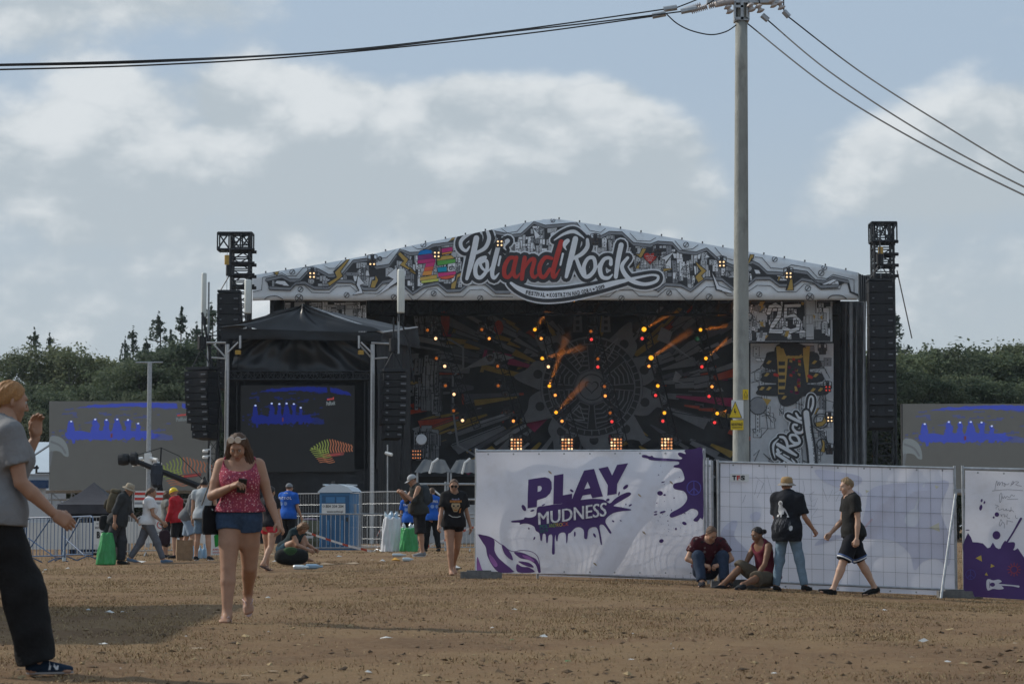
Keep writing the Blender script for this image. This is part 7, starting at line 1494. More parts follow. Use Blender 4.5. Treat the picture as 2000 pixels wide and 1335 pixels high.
    def top(s, parent, m, vox, sleeve=.5, hem=-.02, g=.012, neck=.05, kind='tee', name='shirt', amp=.003, loose=0.0, seed=1.0):
        H, J = s.H, s.J; T, up, P = s.T, s.up, s.J['P']; hp = P + up * hem * H
        def fn(p):
            d = union(p, s.torso + ([El(P + up * (hem - .02) * H + T @ A3_(0, .006 * H, 0), T, (.088 * H * s.fat, .072 * H * s.fat, .12 * H))] if hem < -.025 else []), .06 * H) - g * H / 1.7
            if loose:
                t_ = (p - P) @ up / H; d = d - loose * H * np.clip((.24 - t_) / .24, 0, .9)
            if kind != 'tank':
                for n in 'LR':
                    a, e, w = J['S' + n], J['E' + n], J['W' + n]
                    if sleeve <= 1: L_ = a + (e - a) * sleeve; pr = [Cn(a, L_ + (e - a) * .10, .036 * H * s.ft + g * .6, (.034 + .004 * (sleeve < .8)) * H * s.ft + g * .7)]; cutp, cn = L_, (e - a)
                    else: L_ = e + (w - e) * (sleeve - 1); pr = [Cn(a, e, .036 * H * s.ft + g * .5, .029 * H * s.ft + g * .5), Cn(e, L_ + (w - e) * .08, .029 * H * s.ft + g * .5, .022 * H + g * .5)]; cutp, cn = L_, (w - e)
                    cn = cn / np.linalg.norm(cn); q = union(p, pr, .02 * H); q = np.maximum(q, (p - cutp) @ cn); d = smin(d, q, .03 * H)
            else:
                for n in 'LR':
                    c = J['S' + n] + T @ A3_((.028 if n == 'L' else -.028) * H, 0, .0); d = np.maximum(d, -(np.linalg.norm((p - c) * np.array([1, .8, .75]), axis=1) - .052 * H))
            d = d + s.wr(p, amp * H / 1.7, seed)
            d = np.maximum(d, -((p - hp) @ up))
            nc = J['N'] + up * .018 * H + T @ A3_(0, -.022 * H, 0); r = neck * H
            if kind == 'tank': nc = nc + T @ A3_(0, -.045 * H, -.005 * H); r = .075 * H
            return np.maximum(d, -(np.linalg.norm((p - nc) * (np.array([.8, 1, 1]) if kind == 'tank' else 1), axis=1) - r))
        return s.mesh(name, fn, parent, m, vox)
    def bottom(s, parent, m, vox, frac=.6, g=.012, flare=.0, waist=.075, name='trousers', amp=.003, seed=2.0, baggy=0.0):
        H, J = s.H, s.J; wp = J['P'] + s.up * waist * H; ft = s.ft * (1.08 if s.sex == 'f' else 1.0)
        def fn(p):
            d = np.maximum(union(p, s.torso[:2] + s.torso[5:7], .05 * H) - g * H / 1.7, (p - wp) @ s.up)
            for n in 'LR':
                h, k, a = J['H' + n], J['K' + n], J['A' + n]; f1 = min(frac, 1.0); e1 = h + (k - h) * f1; rr1 = (.055 + (.037 - .055) * f1) * H * ft; G_ = g * H / 1.7
                pr = [Cn(h, e1 + ((k - h) * .06 if frac <= 1 else 0), .056 * H * ft + G_, rr1 + G_ + flare * H)]; cp, cn = e1, k - h
                if frac > 1: e2 = k + (a - k) * (frac - 1); pr.append(Cn(k, e2 + (a - k) * .06, .037 * H * ft + G_ + flare * H + baggy * H, .027 * H * ft + G_ + flare * H + baggy * H)); cp, cn = e2, a - k
                cn = cn / np.linalg.norm(cn); q = union(p, pr, .025 * H); q = np.maximum(q, (p - cp) @ cn); d = smin(d, q, .011 * H)
            return d + s.wr(p, amp * H / 1.7, seed, 22, 23)
        return s.mesh(name, fn, parent, m, vox)
    def shoes(s, parent, m, sole, vox, g=.006, name='shoe', low=True):
        H = s.H
        for n in 'LR':
            an, Mk = s.J['A' + n], s.__dict__['MF' + n]; F_ = lambda x_, y_, z_: an + Mk @ A3_(x_ * H, y_ * H, z_ * H)
            pr = [Cn(F_(0, .014, -.018), F_(0, -.05, -.022), .025 * H, .023 * H), El(F_(0, -.075, -.026), Mk, (.029 * H, .047 * H, .017 * H)), Cn(F_(0, .0, .0), F_(0, -.055, -.016), .024 * H, .019 * H)]
            def fn(p): d = union(p, pr, .02 * H); return np.maximum(np.maximum(d, -((p - F_(0, 0, -.036)) @ (Mk @ A3_(0, 0, 1)))), (p - F_(0, 0, .012 if low else .03)) @ (Mk @ A3_(0, -.25, 1)))
            c = F_(0, -.04, -.015); sh = s.mesh(name, fn, parent, m, vox * .6, lo=c - .12 * H, hi=c + .12 * H)
            b = MB(); out = []
            for z_, gx in ((-.040, 1.03), (-.0335, 1.06)):
                for k in range(18):
                    t = 2 * math.pi * k / 18; x_, y_ = math.sin(t), math.cos(t); y2 = -.043 + .079 * -y_ ; wd_ = (.0285 if y2 < -.05 else .0245) * abs(x_) ** .8 * (1 if x_ > 0 else -1); out.append(Vector(F_(wd_ * gx, y2 * (1.0) , z_)))
            b.mesh(out, [(k, (k + 1) % 18, 18 + (k + 1) % 18, 18 + k) for k in range(18)] + [tuple(range(18)), tuple(range(18, 36))[::-1]], sole); b.build('sole', sh)
    def hair(s, parent, m, vox, kind='short', extra=(), thick=.03, amp=.012, line=0.0):
        M, c, h = s.MHd, s.J['HC'], s.hh; q = lambda x, y, z: c + M @ (A3_(x, y, z) * h)
        cap = [El(q(0, .06, .135), M, ((.335 + thick) * h, (.405 + thick) * h, (.39 + thick) * h))]; ex = [Cn(q(*a), q(*b), r1 * h, r2 * h) for a, b, r1, r2 in extra]
        def fn(p):
            l = (p - c) @ M / h; d = cap[0](p); a = np.arctan2(l[:, 0], l[:, 1]); d = d + amp * h * np.sin(a * 26 + 4 * l[:, 2]) * .5 + amp * h * .6 * np.sin(l[:, 2] * 17 + a * 9)
            front = -(l[:, 2] * .80 + l[:, 1] * .62 - (.085 + line) - .10 * np.cos(l[:, 0] * 6)); side = -(l[:, 1] + .30 * (l[:, 2]) + .02); low = -(l[:, 2] + (.30 if kind != 'short' else .22)); 
            keep = np.maximum(np.minimum(front, 9), low) if kind != 'cropped' else np.maximum(front, -(l[:, 2] + .12))
            d = np.maximum(d, keep * h)
            if ex:
                e = union(p, ex, .05 * h) + amp * h * np.sin(a * 40 + l[:, 2] * 3); d = smin(d, e, .06 * h)
            return d
        return s.mesh('hair', fn, parent, m, vox * .5, lo=c - 1.9 * h, hi=c + 1.0 * h)
    def eyes(s, parent, brow):
        M, c, h = s.MHd, s.J['HC'], s.hh; q = lambda x, y, z: Vector(c + M @ (A3_(x, y, z) * h)); ax = Vector(M @ A3_(0, -1, 0))
        for x in (-.135, .135):
            b = MB(); b.lathe(q(x, -.335, .05), [(.055 * h, -.02 * h), (.05 * h, .015 * h), (.03 * h, .03 * h)], mat('eye_white', (.5, .48, .45), .3), 8, ax); b.lathe(q(x, -.336, .05), [(.026 * h, .028 * h), (.02 * h, .036 * h)], mat('eye_iris', (.03, .03, .03), .2), 7, ax); b.build('eye', parent)
            b = MB(); b.path([q(x - .07, -.375, .125), q(x, -.39, .145), q(x + .07, -.375, .125)], .014 * h, brow, 5); b.build('eyebrow', parent)
        b = MB(); b.path([q(-.08, -.375, -.25), q(-.03, -.392, -.246), q(.03, -.392, -.246), q(.08, -.375, -.25)], .014 * h, mat('lip', (.30, .11, .09), .5), 5); b.build('mouth', parent)
    def glasses(s, parent, m, lift=0.0, back=0.0, r=.09):
        M, c, h = s.MHd, s.J['HC'], s.hh; q = lambda x, y, z: Vector(c + M @ (A3_(x, y, z) * h)); e = MB(); ax = Vector(M @ A3_(0, -1, .0 if not lift else .5)).normalized()
        for x in (-.14, .14): e.lathe(q(x, -.40 + back, .05 + lift), [(r * h, 0), (r * 1.05 * h, .02 * h), (r * h, .035 * h)], m, 12, ax)
        e.tube(q(-.06, -.42 + back, .06 + lift), q(.06, -.42 + back, .06 + lift), .012 * h, m, 5)
        for x in (-.23, .23): e.tube(q(x, -.39 + back, .06 + lift), q(x * 1.5, .0 + back, .04 + lift * .7), .012 * h, m, 5)
        return e.build('sunglasses', parent)
    def brim_hat(s, parent, m, m2, crown=.42, brim=.62, z=.2, tilt=8):
        M = s.MHd @ RX(-tilt); c, h = s.J['HC'], s.hh; ax = Vector(M @ A3_(0, 0, 1)); b = MB(); o = Vector(c + M @ (A3_(0, .03, z) * h))
        b.lathe(o, [(crown * h * 1.02, 0), (crown * h, .12 * h), (crown * .96 * h, .28 * h), (crown * .80 * h, .40 * h), (crown * .3 * h, .45 * h)], m, 18, ax, .93, 1.0); ht = b.build('hat', parent, True)
        b = MB(); b.lathe(o, [(crown * .98 * h, .03 * h), (brim * .85 * h, -.05 * h), (brim * h, -.12 * h), (brim * .98 * h, -.135 * h), (crown * .96 * h, -.01 * h)], m2, 20, ax, .95, 1.0); b.build('brim', ht, True); return ht
    def cap_hat(s, parent, m, vis, back=False):
        M, c, h = s.MHd, s.J['HC'], s.hh; q = lambda x, y, z: c + M @ (A3_(x, y, z) * h)
        def fn(p):
            l = (p - c) @ M / h; d = ell(p, q(0, .05, .15), M, np.array([.375, .445, .40]) * h); return np.maximum(d, -(l[:, 2] + .10 * l[:, 1] - .12) * h)
        o = s.mesh('cap', fn, parent, m, .008, lo=c - .8 * h, hi=c + .8 * h); b = MB(); V_ = []
        for k in range(9): t = -1.1 + 2.2 * k / 8; V_ += [Vector(q(.33 * math.sin(t), -.34 * math.cos(t) + .02, .14)), Vector(q(.36 * math.sin(t), -.30 - .42 * math.cos(t), .05)), Vector(q(.36 * math.sin(t), -.30 - .42 * math.cos(t), .03)), Vector(q(.33 * math.sin(t), -.34 * math.cos(t) + .02, .115))]
        b.mesh(V_, [f_ for k in range(8) for f_ in ((4 * k, 4 * k + 1, 4 * k + 5, 4 * k + 4), (4 * k + 1, 4 * k + 2, 4 * k + 6, 4 * k + 5), (4 * k + 2, 4 * k + 3, 4 * k + 7, 4 * k + 6))], vis); b.build('visor', o); return o
def person(px, D, face, label, py=None, dz=0.0):
    g = G(px, D, dz); return empty('person', g, label, 'person', R(face))
def project(shirt, parent, pts_fn, polys, dirv, mats, lift=.004):
    """prints pressed on to a garment: polys in (u,v) metres -> ray cast along dirv in the garment's local space"""
    me = shirt.data; bvh = BVHTree.FromPolygons([v.co[:] for v in me.vertices], [p.vertices[:] for p in me.polygons]); mb = MB(); dirv = Vector(dirv)
    class Q_: pass
    for k, (q, m) in enumerate(polys):
        vs, tris = tri_fill(q); bm = bmesh.new(); bv = [bm.verts.new((x, y, 0)) for x, y in vs]
        for t in tris:
            try: bm.faces.new([bv[i] for i in t])
            except ValueError: pass
        xs = [v[0] for v in vs]; ys_ = [v[1] for v in vs]
        for ax, lo_, hi_ in ((0, min(xs), max(xs)), (1, min(ys_), max(ys_))):
            c = lo_ + .025
            while c < hi_:
                bmesh.ops.bisect_plane(bm, geom=bm.verts[:] + bm.edges[:] + bm.faces[:], plane_co=(c, 0, 0) if ax == 0 else (0, c, 0), plane_no=(1, 0, 0) if ax == 0 else (0, 1, 0)); c += .025
        bm.verts.index_update(); out = {}
        for v in bm.verts:
            o = Vector(pts_fn(v.co.x, v.co.y)); h = bvh.ray_cast(o, dirv)
            if h[0] is not None: out[v.index] = h[0] - dirv * (lift + .0012 * k)
        ids = list(out); mp_ = {i: j for j, i in enumerate(ids)}
        mb.mesh([out[i] for i in ids], [tuple(mp_[v.index] for v in f.verts) for f in bm.faces if all(v.index in mp_ for v in f.verts)], m); bm.free()
    return mb.build('shirt_print', parent)
def text_polys(txt, x0, y0, x1, y1, m, bold=.02):
    vs, fs = text2d(txt, bold); return [([(x0 + vs[i][0] * (x1 - x0), y0 + vs[i][1] * (y1 - y0)) for i in f], m) for f in fs]
# ------------------------------------------------------------------ the woman in pink with a phone
SK1 = skin('light', (0.42, 0.245, 0.165)); SK2 = skin('tan', (0.36, 0.20, 0.13)); SK3 = skin('brown', (0.20, 0.105, 0.062)); SK4 = skin('pale', (0.46, 0.29, 0.21))
HBR = mat('hair_brown', (0.098, 0.054, 0.032), .5, .45, 6, stretch=(60, 60, 5), spec=.4, bump=.4, bscale=30); HBL = mat('hair_blond', (0.34, 0.165, 0.055), .5, .4, 6, stretch=(40, 8, 40), spec=.4, bump=.4, bscale=30); HDK = mat('hair_dark', (0.018, 0.014, 0.013), .5, .4, 6, spec=.35, bump=.4, bscale=40); HLB = mat('hair_light_brown', (0.17, 0.095, 0.05), .55, .4, 6, spec=.3, bump=.4, bscale=40)
TOYP = mat('lens_mirror', (.75, .72, .68), .25, .1, 9, metal=.7); DKG = mat('dark_glass', (.012, .012, .012), .15, .1, 9, spec=.6)
def floral(name, base, cols, sc):
    m = bpy.data.materials.new(name); m.use_nodes = True; t = m.node_tree; p = t.nodes['Principled BSDF']; tcn = nd(t, 'ShaderNodeTexCoord')
    v = nd(t, 'ShaderNodeTexVoronoi', Vector=tcn.outputs['Object'], Scale=sc, Randomness=1.0); hs = nd(t, 'ShaderNodeSeparateColor', _0=v.outputs['Color'])
    petal = nd(t, 'ShaderNodeMapRange', Value=v.outputs['Distance'], _1=.30, _2=.46, _3=1.0, _4=0.0).outputs[0]
    n = nd(t, 'ShaderNodeTexNoise', Vector=tcn.outputs['Object'], Scale=sc * 2.2, Detail=3.0).outputs[0]
    c = ramp(t, hs.outputs[0], *[(i / len(cols), c_) for i, c_ in enumerate(cols)], interp='CONSTANT'); c = mixc(t, mth(t, 'MULTIPLY', petal, nd(t, 'ShaderNodeMapRange', Value=n, _1=.35, _2=.5).outputs[0]), base, c)
    t.links.new(c, p.inputs['Base Color']); p.inputs['Roughness'].default_value = .85; p.inputs['Specular IOR Level'].default_value = .1; return m
e = person(468, 19.9, 4, 'woman in a pink floral top and denim shorts walking with her phone')
F1 = Fig(1.655, 'f', 1.15, lean=3, head=(30, -10), hips=1.15, belly=1.03, legL=(-11, 0.5, 44), legR=(13, 0.8, 3), footL=52, footR=0, armR=(14, 15, 44, 112), armL=(6, 17, -8, 20), handR=(.55, 0, 40), handL=(.45, 0, 10))
F1.body(e, SK2, .009); F1.eyes(e, HBR)
F1.top(e, floral('pink_floral', (0.30, 0.055, 0.085), [(0.72, .32, .35), (.50, .13, .18), (.78, .50, .50), (.16, .035, .09), (.62, .20, .24), (.22, .06, .13)], 58), .008, kind='tank', hem=.035, g=.012, loose=.012, amp=.003, name='tank_top')
F1.bottom(e, cloth('denim_blue', (0.040, 0.066, 0.115), .2, 30), .008, frac=.21, g=.010, flare=.002, waist=.075, name='shorts', amp=.002)
J = F1.J
F1.hair(e, HBR, .009, 'long', [((-.25, .05, .25), (-.36, .02, -.25), .17, .16), ((.25, .05, .25), (.37, .02, -.25), .17, .16), ((-.36, .02, -.25), (-.40, -.06, -.85), .17, .18), ((.37, .02, -.25), (.44, -.10, -.85), .18, .18), ((-.40, -.06, -.85), (-.36, -.22, -1.40), .17, .10), ((.44, -.10, -.85), (.42, -.28, -1.45), .18, .10), ((0, .32, 0), (0, .36, -.9), .28, .22), ((.30, -.10, -.5), (.30, -.36, -1.35), .15, .09), ((-.28, -.08, -.5), (-.26, -.34, -1.30), .14, .08)], .045, .022, -.06)
F1.glasses(e, TOYP, .53, .0, .13)
b = MB()
for sd in (-1, 1): b.path([Vector(J['S' + ('L' if sd > 0 else 'R')] + F1.T @ A3_(-.035 * sd, y, z)) for y, z in ((-.075, -.075), (-.052, .01), (-.01, .050), (.045, .035), (.075, -.04))], .006, SK, 5)
b.build('bra_strap', e)
# phone
h = Vector(J['WR'] + F1.MHR @ A3_(.035, -.02, -.085)); ph = empty('phone', (0, 0, 0), 'dark phone in the hand of the woman in pink', 'phone'); ph.location = e.matrix_basis @ h; ph.rotation_euler = (R(-52), R(8), R(10)); b = MB(); b.box((0, 0, 0), (.036, .072, .005), SK); b.build('phone_body', ph); b = MB(); b.box((0, 0, .0055), (.033, .068, .0008), mat('phone_glass', (.02, .022, .025), .15, spec=.6)); b.build('phone_screen', ph)
# flip-flops
def flipflop(F_, n, parent, m):
    an, Mk = F_.J['A' + n], F_.__dict__['MF' + n]; q = lambda x, y, z: Vector(an + Mk @ (A3_(x, y, z) * F_.H)); b = MB(); o = []
    for z in (-.047, -.040):
        for k in range(16): t = 2 * math.pi * k / 16; y = -.045 - .085 * math.cos(t); o.append(q(.030 * math.sin(t) * (1 if y < -.05 else .85), y, z))
    b.mesh(o, [(k, (k + 1) % 16, 16 + (k + 1) % 16, 16 + k) for k in range(16)] + [tuple(range(16)), tuple(range(16, 32))[::-1]], m); s_ = b.build('flip_flop', parent)
    b = MB(); b.path([q(-.028, -.02, -.036), q(-.018, -.06, -.008), q(-.004, -.088, -.026)], .005, m, 5); b.path([q(.028, -.02, -.036), q(.018, -.06, -.008), q(-.004, -.088, -.026)], .005, m, 5); b.build('strap', s_)
FFM = mat('flip_flop_pale', (.52, .38, .36), .6)
for n in 'LR': flipflop(F1, n, e, FFM)
# shoulder bag at her right hip
bg = empty('handbag', e.matrix_basis @ Vector(J['HR'] + A3_(-.155, .02, .03)), 'small black handbag hanging at the hip of the woman in pink', 'bag', R(10)); b = MB(); b.lathe((0, 0, -.15), [(.10, 0), (.115, .05), (.11, .2), (.085, .25)], cloth('black_bag', (.014, .014, .016)), 12, sx=1.0, sy=.45); b.build('bag_body', bg); b = MB(); b.path([Vector((-.09, 0, .1)), Vector((-.02, .03, .30)), Vector((.10, .02, .52)), Vector((.17, .0, .72))], .007, SK, 5); b.build('strap', bg); b = MB(); b.box((-.02, -.058, .05), (.03, .004, .008), STEEL, Matrix.Rotation(R(-35), 3, 'Y')); b.build('zip', bg)

# ------------------------------------------------------------------ the person at the left frame edge
e = person(-12, 13.1, 120, 'blond person in grey tee and black trousers cropped by the left frame edge')
F2 = Fig(1.70, 'f', 1.10, lean=4, head=(6, 0), hips=1.06, belly=1.08, legL=(-20, 2, 22), legR=(22, 2, 8), footL=25, footR=0, armR=(14, 10, 0, 36), armL=(38, 10, 4, 122), handR=(.28, 12, 0), handL=(.32, 30, 10))
F2.body(e, SK2, .011); F2.eyes(e, HBL)
GT = cloth('grey_tee', (0.20, 0.20, 0.205), .10, 12); F2.top(e, GT, .010, sleeve=.66, hem=-.03, g=.012, loose=.022, amp=.005, name='tee_shirt')
F2.bottom(e, cloth('black_trousers', (0.016, 0.016, 0.017), .2, 12), .010, frac=2.0, g=.016, flare=.012, baggy=.010, waist=.07, name='trousers', amp=.006)
F2.shoes(e, cloth('navy_sneaker', (0.014, 0.026, 0.048), .2, 20), mat('sole_grey', (.30, .28, .28), .7), .011, name='sneaker')
F2.hair(e, HBL, .011, 'long', [((0, .40, .10), (0, .55, .02), .15, .12), ((0, .3, -.1), (0, .42, -.22), .16, .10)], .03, .02, -.05)
sh = [o for o in e.children if o.name.startswith('sneaker')][-1]; an, Mk = F2.J['AR'], F2.MFR; H = F2.H
fw = Mk @ A3_(0, -1, 0)
N_ = [((-.035, 0), (-.022, 0), (-.012, .052), (-.025, .052)), ((.012, 0), (.025, 0), (.035, .052), (.022, .052)), ((-.025, .052), (-.010, .052), (.024, 0), (.010, 0))]
project(sh, e, lambda u, v: an + fw * (u * .9 + .085) + Mk @ A3_(-.25, 0, -.045 + v * .95), [(list(q), mat('white_trim', (.58, .58, .60), .6)) for q in N_], Mk @ A3_(1, 0, 0), None, .003)

# ------------------------------------------------------------------ group on the left
CB = cloth('charcoal_jacket', (0.040, 0.044, 0.048), .2, 8)
e = person(232, 50, 84, 'man in beige bucket hat and dark jacket carrying an olive backpack')
f = Fig(1.78, 'm', 1.0, lean=14, head=(18, -4), legL=(12, 2, 10), legR=(-12, 2, 14), footR=14, armL=(20, 6, 10, 40), armR=(-8, 8, 0, 22), twist=-4)
f.body(e, SK2, .016); f.top(e, CB, .015, sleeve=1.35, hem=-.07, g=.030, loose=.02, amp=.006, name='jacket', neck=.045); f.bottom(e, cloth('slate_trousers', (0.050, 0.052, 0.060), .15, 8), .015, frac=1.96, g=.018, flare=.012, baggy=.008, amp=.005); f.shoes(e, BLKC, BLKC, .016); HAT = mat('hat_beige', (.33, .28, .21), .9, .15, 20); f.brim_hat(e, HAT, HAT, .43, .68); f.hair(e, HBR, .016, 'cropped', (), .01)
bk = empty('backpack', e.matrix_basis @ Vector(f.J['C'] + f.T @ A3_(0, .20, -.03)), 'olive brown backpack on the bucket hat man', 'backpack', R(84)); OLV = cloth('olive_pack', (0.105, 0.090, 0.062), .25, 9, bump=.6); BM_ = Matrix(f.T.tolist()).to_4x4()
def pack_mesh(name, parent, m, w, d, h, vox=.014, M=np.eye(3), c=np.zeros(3), n=3.2):
    fn = lambda p: ((np.abs((p - c) @ M / np.array([w, d, h])) ** n).sum(1) ** (1 / n) - 1) * min(w, d, h)
    k = max(w, d, h) * 1.3; v, q = nets(fn, c - k, c + k, vox); return link(name, np_mesh(name, v, q, [m]), parent)
pack_mesh('pack_body', bk, OLV, .15, .13, .25, M=f.T); pack_mesh('front_pocket', bk, cloth('olive_dark', (.07, .062, .045), .2, 9), .10, .05, .11, M=f.T, c=f.T @ A3_(0, .14, -.07)); pack_mesh('lid', bk, OLV, .14, .12, .06, M=f.T, c=f.T @ A3_(0, .0, .24))
jk = empty('jacket_bundle', G(212, 50.2, .78), 'dark jacket bundle hanging below the olive backpack', 'jacket'); pack_mesh('sleeve', jk, CB, .08, .10, .22, M=RY(20)); pack_mesh('bundle', jk, BLKC, .10, .10, .17, c=A3_(-.10, 0, .12))
def sack(label, px, D, w, h, m, seed, top=.55, name='plastic_sack', cat='sack', neck=None):
    g = G(px, D); o = empty(name, g, label, cat); rr = random.Random(seed); ph = [rr.uniform(0, 6) for _ in range(6)]
    def fn(p):
        z = np.clip(p[:, 2] / h, 0, 1); a = np.arctan2(p[:, 0], p[:, 1]); r = w * (1 - (1 - top) * z ** 1.4) * (1 + .08 * np.sin(3 * a + ph[0] + 3 * z) + .05 * np.sin(7 * a + ph[1] - 5 * z) + .035 * np.sin(13 * a + ph[2] + 9 * z)); d = (np.hypot(p[:, 0], p[:, 1] / .8) - r) * .75; return np.maximum(d, np.maximum(-p[:, 2], p[:, 2] - h * (1 + .03 * np.sin(5 * a + ph[3]))))
    v, q = nets(fn, A3_(-w * 1.4, -w * 1.4, -.02), A3_(w * 1.4, w * 1.4, h * 1.1), .018); link('sack_body', np_mesh('sack', v, q, [m]), o); return o
GSK = mat('sack_green', (0.030, 0.27, 0.075), .4, .2, 5, spec=.5, bump=.5, bscale=14); WSK = mat('sack_white', (.58, .60, .64), .5, .08, 5, spec=.4, bump=.5, bscale=12)
sack('bright green plastic sack carried low beside the bucket hat man', 209, 49.8, .215, .68, GSK, 1, .58)
s1 = sack('white plastic sack full of bottles by the tape', 765, 62, .26, .92, WSK, 2, .85); 
for k, (dx, dy, tl) in enumerate(((-.12, 0, -.3), (-.03, -.05, .1), (.08, .02, .3), (.13, -.04, -.1), (.0, .06, 0), (-.08, .07, .2))): b = MB(s1.location); bottle(b, Vector(s1.location) + Vector((dx, dy, .86)), (tl, .1, 1), .24, .045, PBB if k % 2 else PB_); b.build('bottle', s1)
s2 = sack('green plastic sack between the white sack and the cap man', 798, 61.5, .24, .63, GSK, 3, .85); 
for k, (dx, dy) in enumerate(((-.1, 0), (.05, -.03), (.12, .03))): b = MB(s2.location); bottle(b, Vector(s2.location) + Vector((dx, dy, .57)), (.2 * k - .2, 0, 1), .22, .045, PB_); b.build('bottle', s2)
WT = cloth('white_tee', (0.62, 0.62, 0.63), .05, 9)
e = person(290, 50, 104, 'woman in white tee and grey leggings striding to the right')
f = Fig(1.70, 'f', 1.0, lean=3, head=(4, 0), legL=(-20, 2, 12, 0), legR=(26, 2, 4, 0), footL=8, footR=-6, armL=(-16, 8, 10, 30), armR=(14, 8, 0, 40))
f.body(e, SK2, .016); f.top(e, WT, .015, sleeve=.55, hem=-.02, g=.020, loose=.018, amp=.004, name='tee_shirt'); f.bottom(e, cloth('grey_leggings', (0.125, 0.13, 0.15), .12, 12), .015, frac=1.93, g=.010, amp=.003, name='leggings'); f.shoes(e, cloth('blue_shoe', (.12, .18, .26)), mat('sole_grey', (.30, .28, .28), .7), .016); f.hair(e, HBR, .016, 'long', [((0, .40, .12), (.0, .52, -.15), .13, .13), ((0, .52, -.15), (0, .50, -.62), .13, .05)], .035, .015)
b = MB(); b.path([Vector(f.J['P'] + A3_(.16 * math.sin(t), .12 * math.cos(t), .02 - .03 * math.sin(t))) for t in np.linspace(0, 6.28, 18)], .014, SK, 6); b.build('hip_belt', e)
e = person(325, 56, 110, 'curly haired woman in a grey vest holding bags, behind the yellow helmet')
f = Fig(1.62, 'f', 1.0, head=(5, 20), legL=(4, 3, 4), legR=(-4, 3, 4)); f.body(e, SK1, .018); f.top(e, cloth('grey_vest', (.17, .175, .165)), .017, sleeve=.35, hem=-.04, g=.018, name='vest'); f.bottom(e, cloth('dark_trousers', (.03, .03, .034)), .017, frac=1.5, g=.014); f.shoes(e, BLKC, BLKC, .018)
f.hair(e, HBR, .018, 'long', [((-.3, .05, .1), (-.36, .05, -.5), .2, .16), ((.3, .05, .1), (.36, .05, -.5), .2, .16), ((0, .3, 0), (0, .38, -.6), .28, .2)], .07, .04)
for dx, lab in ((.22, 'dark tote bag hanging left of the yellow helmet person'),): tb_ = empty('tote_bag', G(322, 55.6, .48), lab, 'bag'); pack_mesh('bag_body', tb_, cloth('plum_bag', (.035, .022, .03)), .14, .06, .19); b = MB(); b.path([Vector((-.08, 0, .15)), Vector((0, 0, .42)), Vector((.08, 0, .15))], .008, SK, 5); b.build('handle', tb_)
e = person(347, 54.5, -112, 'person in a yellow helmet and red hoodie beside the grey sweater man')
f = Fig(1.66, 'm', .95, lean=6, head=(8, 0), legL=(6, 3, 6), legR=(-6, 3, 6), armL=(10, 6, 0, 20), armR=(6, 8, 0, 18)); f.body(e, SK1, .018); f.top(e, cloth('red_hoodie', (.40, .025, .035), .15, 8), .016, sleeve=1.9, hem=-.04, g=.024, loose=.015, name='hoodie', amp=.005); f.bottom(e, cloth('black_shorts', (.016, .016, .018)), .016, frac=.95, g=.018, flare=.01, name='shorts'); f.shoes(e, BLKC, BLKC, .018)
M, c, h = f.MHd, f.J['HC'], f.hh; ax = Vector(M @ A3_(0, -.1, 1)).normalized(); YH = mat('helmet_yellow', (.72, .50, .015), .35, .05, 3, spec=.5); b = MB(); o = Vector(c + M @ (A3_(0, .02, .14) * h)); b.lathe(o, [(.46 * h, 0), (.46 * h, .12 * h), (.42 * h, .28 * h), (.30 * h, .42 * h), (.12 * h, .49 * h)], YH, 16, ax); hm = b.build('helmet', e, True); b = MB(); b.lathe(o, [(.45 * h, .03 * h), (.54 * h, -.02 * h), (.55 * h, -.05 * h), (.45 * h, -.02 * h)], YH, 16, ax); b.build('brim', hm)
e = person(368, 53, 75, 'man in grey sweater and pale blue shorts bending forward, one leg lifted')
f = Fig(1.76, 'm', .97, lean=20, head=(25, 0), legL=(-2, 3, 4), legR=(30, 3, 24), footR=10, armL=(14, 6, 8, 12), armR=(16, 8, 0, 22)); f.body(e, SK1, .017); f.top(e, cloth('grey_sweater', (.145, .15, .16)), .016, sleeve=1.55, hem=-.05, g=.020, loose=.018, name='sweater', amp=.004); f.bottom(e, cloth('pale_blue_shorts', (.24, .31, .40), .08, 6), .016, frac=.95, g=.018, flare=.012, name='shorts'); f.shoes(e, cloth('grey_shoe', (.18, .19, .20)), SW, .017); f.hair(e, HBR, .017, 'short', (), .05, .03)
e = person(397, 51, 172, 'man with a hair bun seen from behind in pale grey tee and blue shorts')
f = Fig(1.80, 'm', 1.0, lean=2, head=(10, 10), legL=(2, 5, 2), legR=(-2, 5, 2), armL=(6, 8, 0, 16), armR=(12, 12, 10, 40)); f.body(e, SK1, .017); f.top(e, cloth('pale_grey_tee', (.36, .39, .41), .06, 8), .016, sleeve=.45, hem=-.04, g=.018, loose=.012, name='tee_shirt', amp=.004); f.bottom(e, cloth('light_denim', (.13, .19, .26), .12, 16), .016, frac=.82, g=.014, flare=.008, name='shorts'); f.shoes(e, BLKC, SW, .017); f.hair(e, HDK, .017, 'short', [((0, .22, .50), (0, .26, .62), .16, .15)], .03, .015)
b = MB(); b.path([Vector(f.J['C'] + A3_(x, y, z)) for x, y, z in ((-.14, .0, .18), (-.08, .115, .1), (.02, .135, -.03), (.12, .10, -.16), (.17, .0, -.20))], .013, SK, 6); b.build('sling_strap', e)
pbg = empty('paper_bag', G(361, 51.5), 'brown paper bag standing before the bending man', 'bag', R(12)); KR = mat('kraft_paper', (.30, .205, .125), .85, .15, 9, bump=.5, bscale=16); b = MB(); w, h = .17, .42
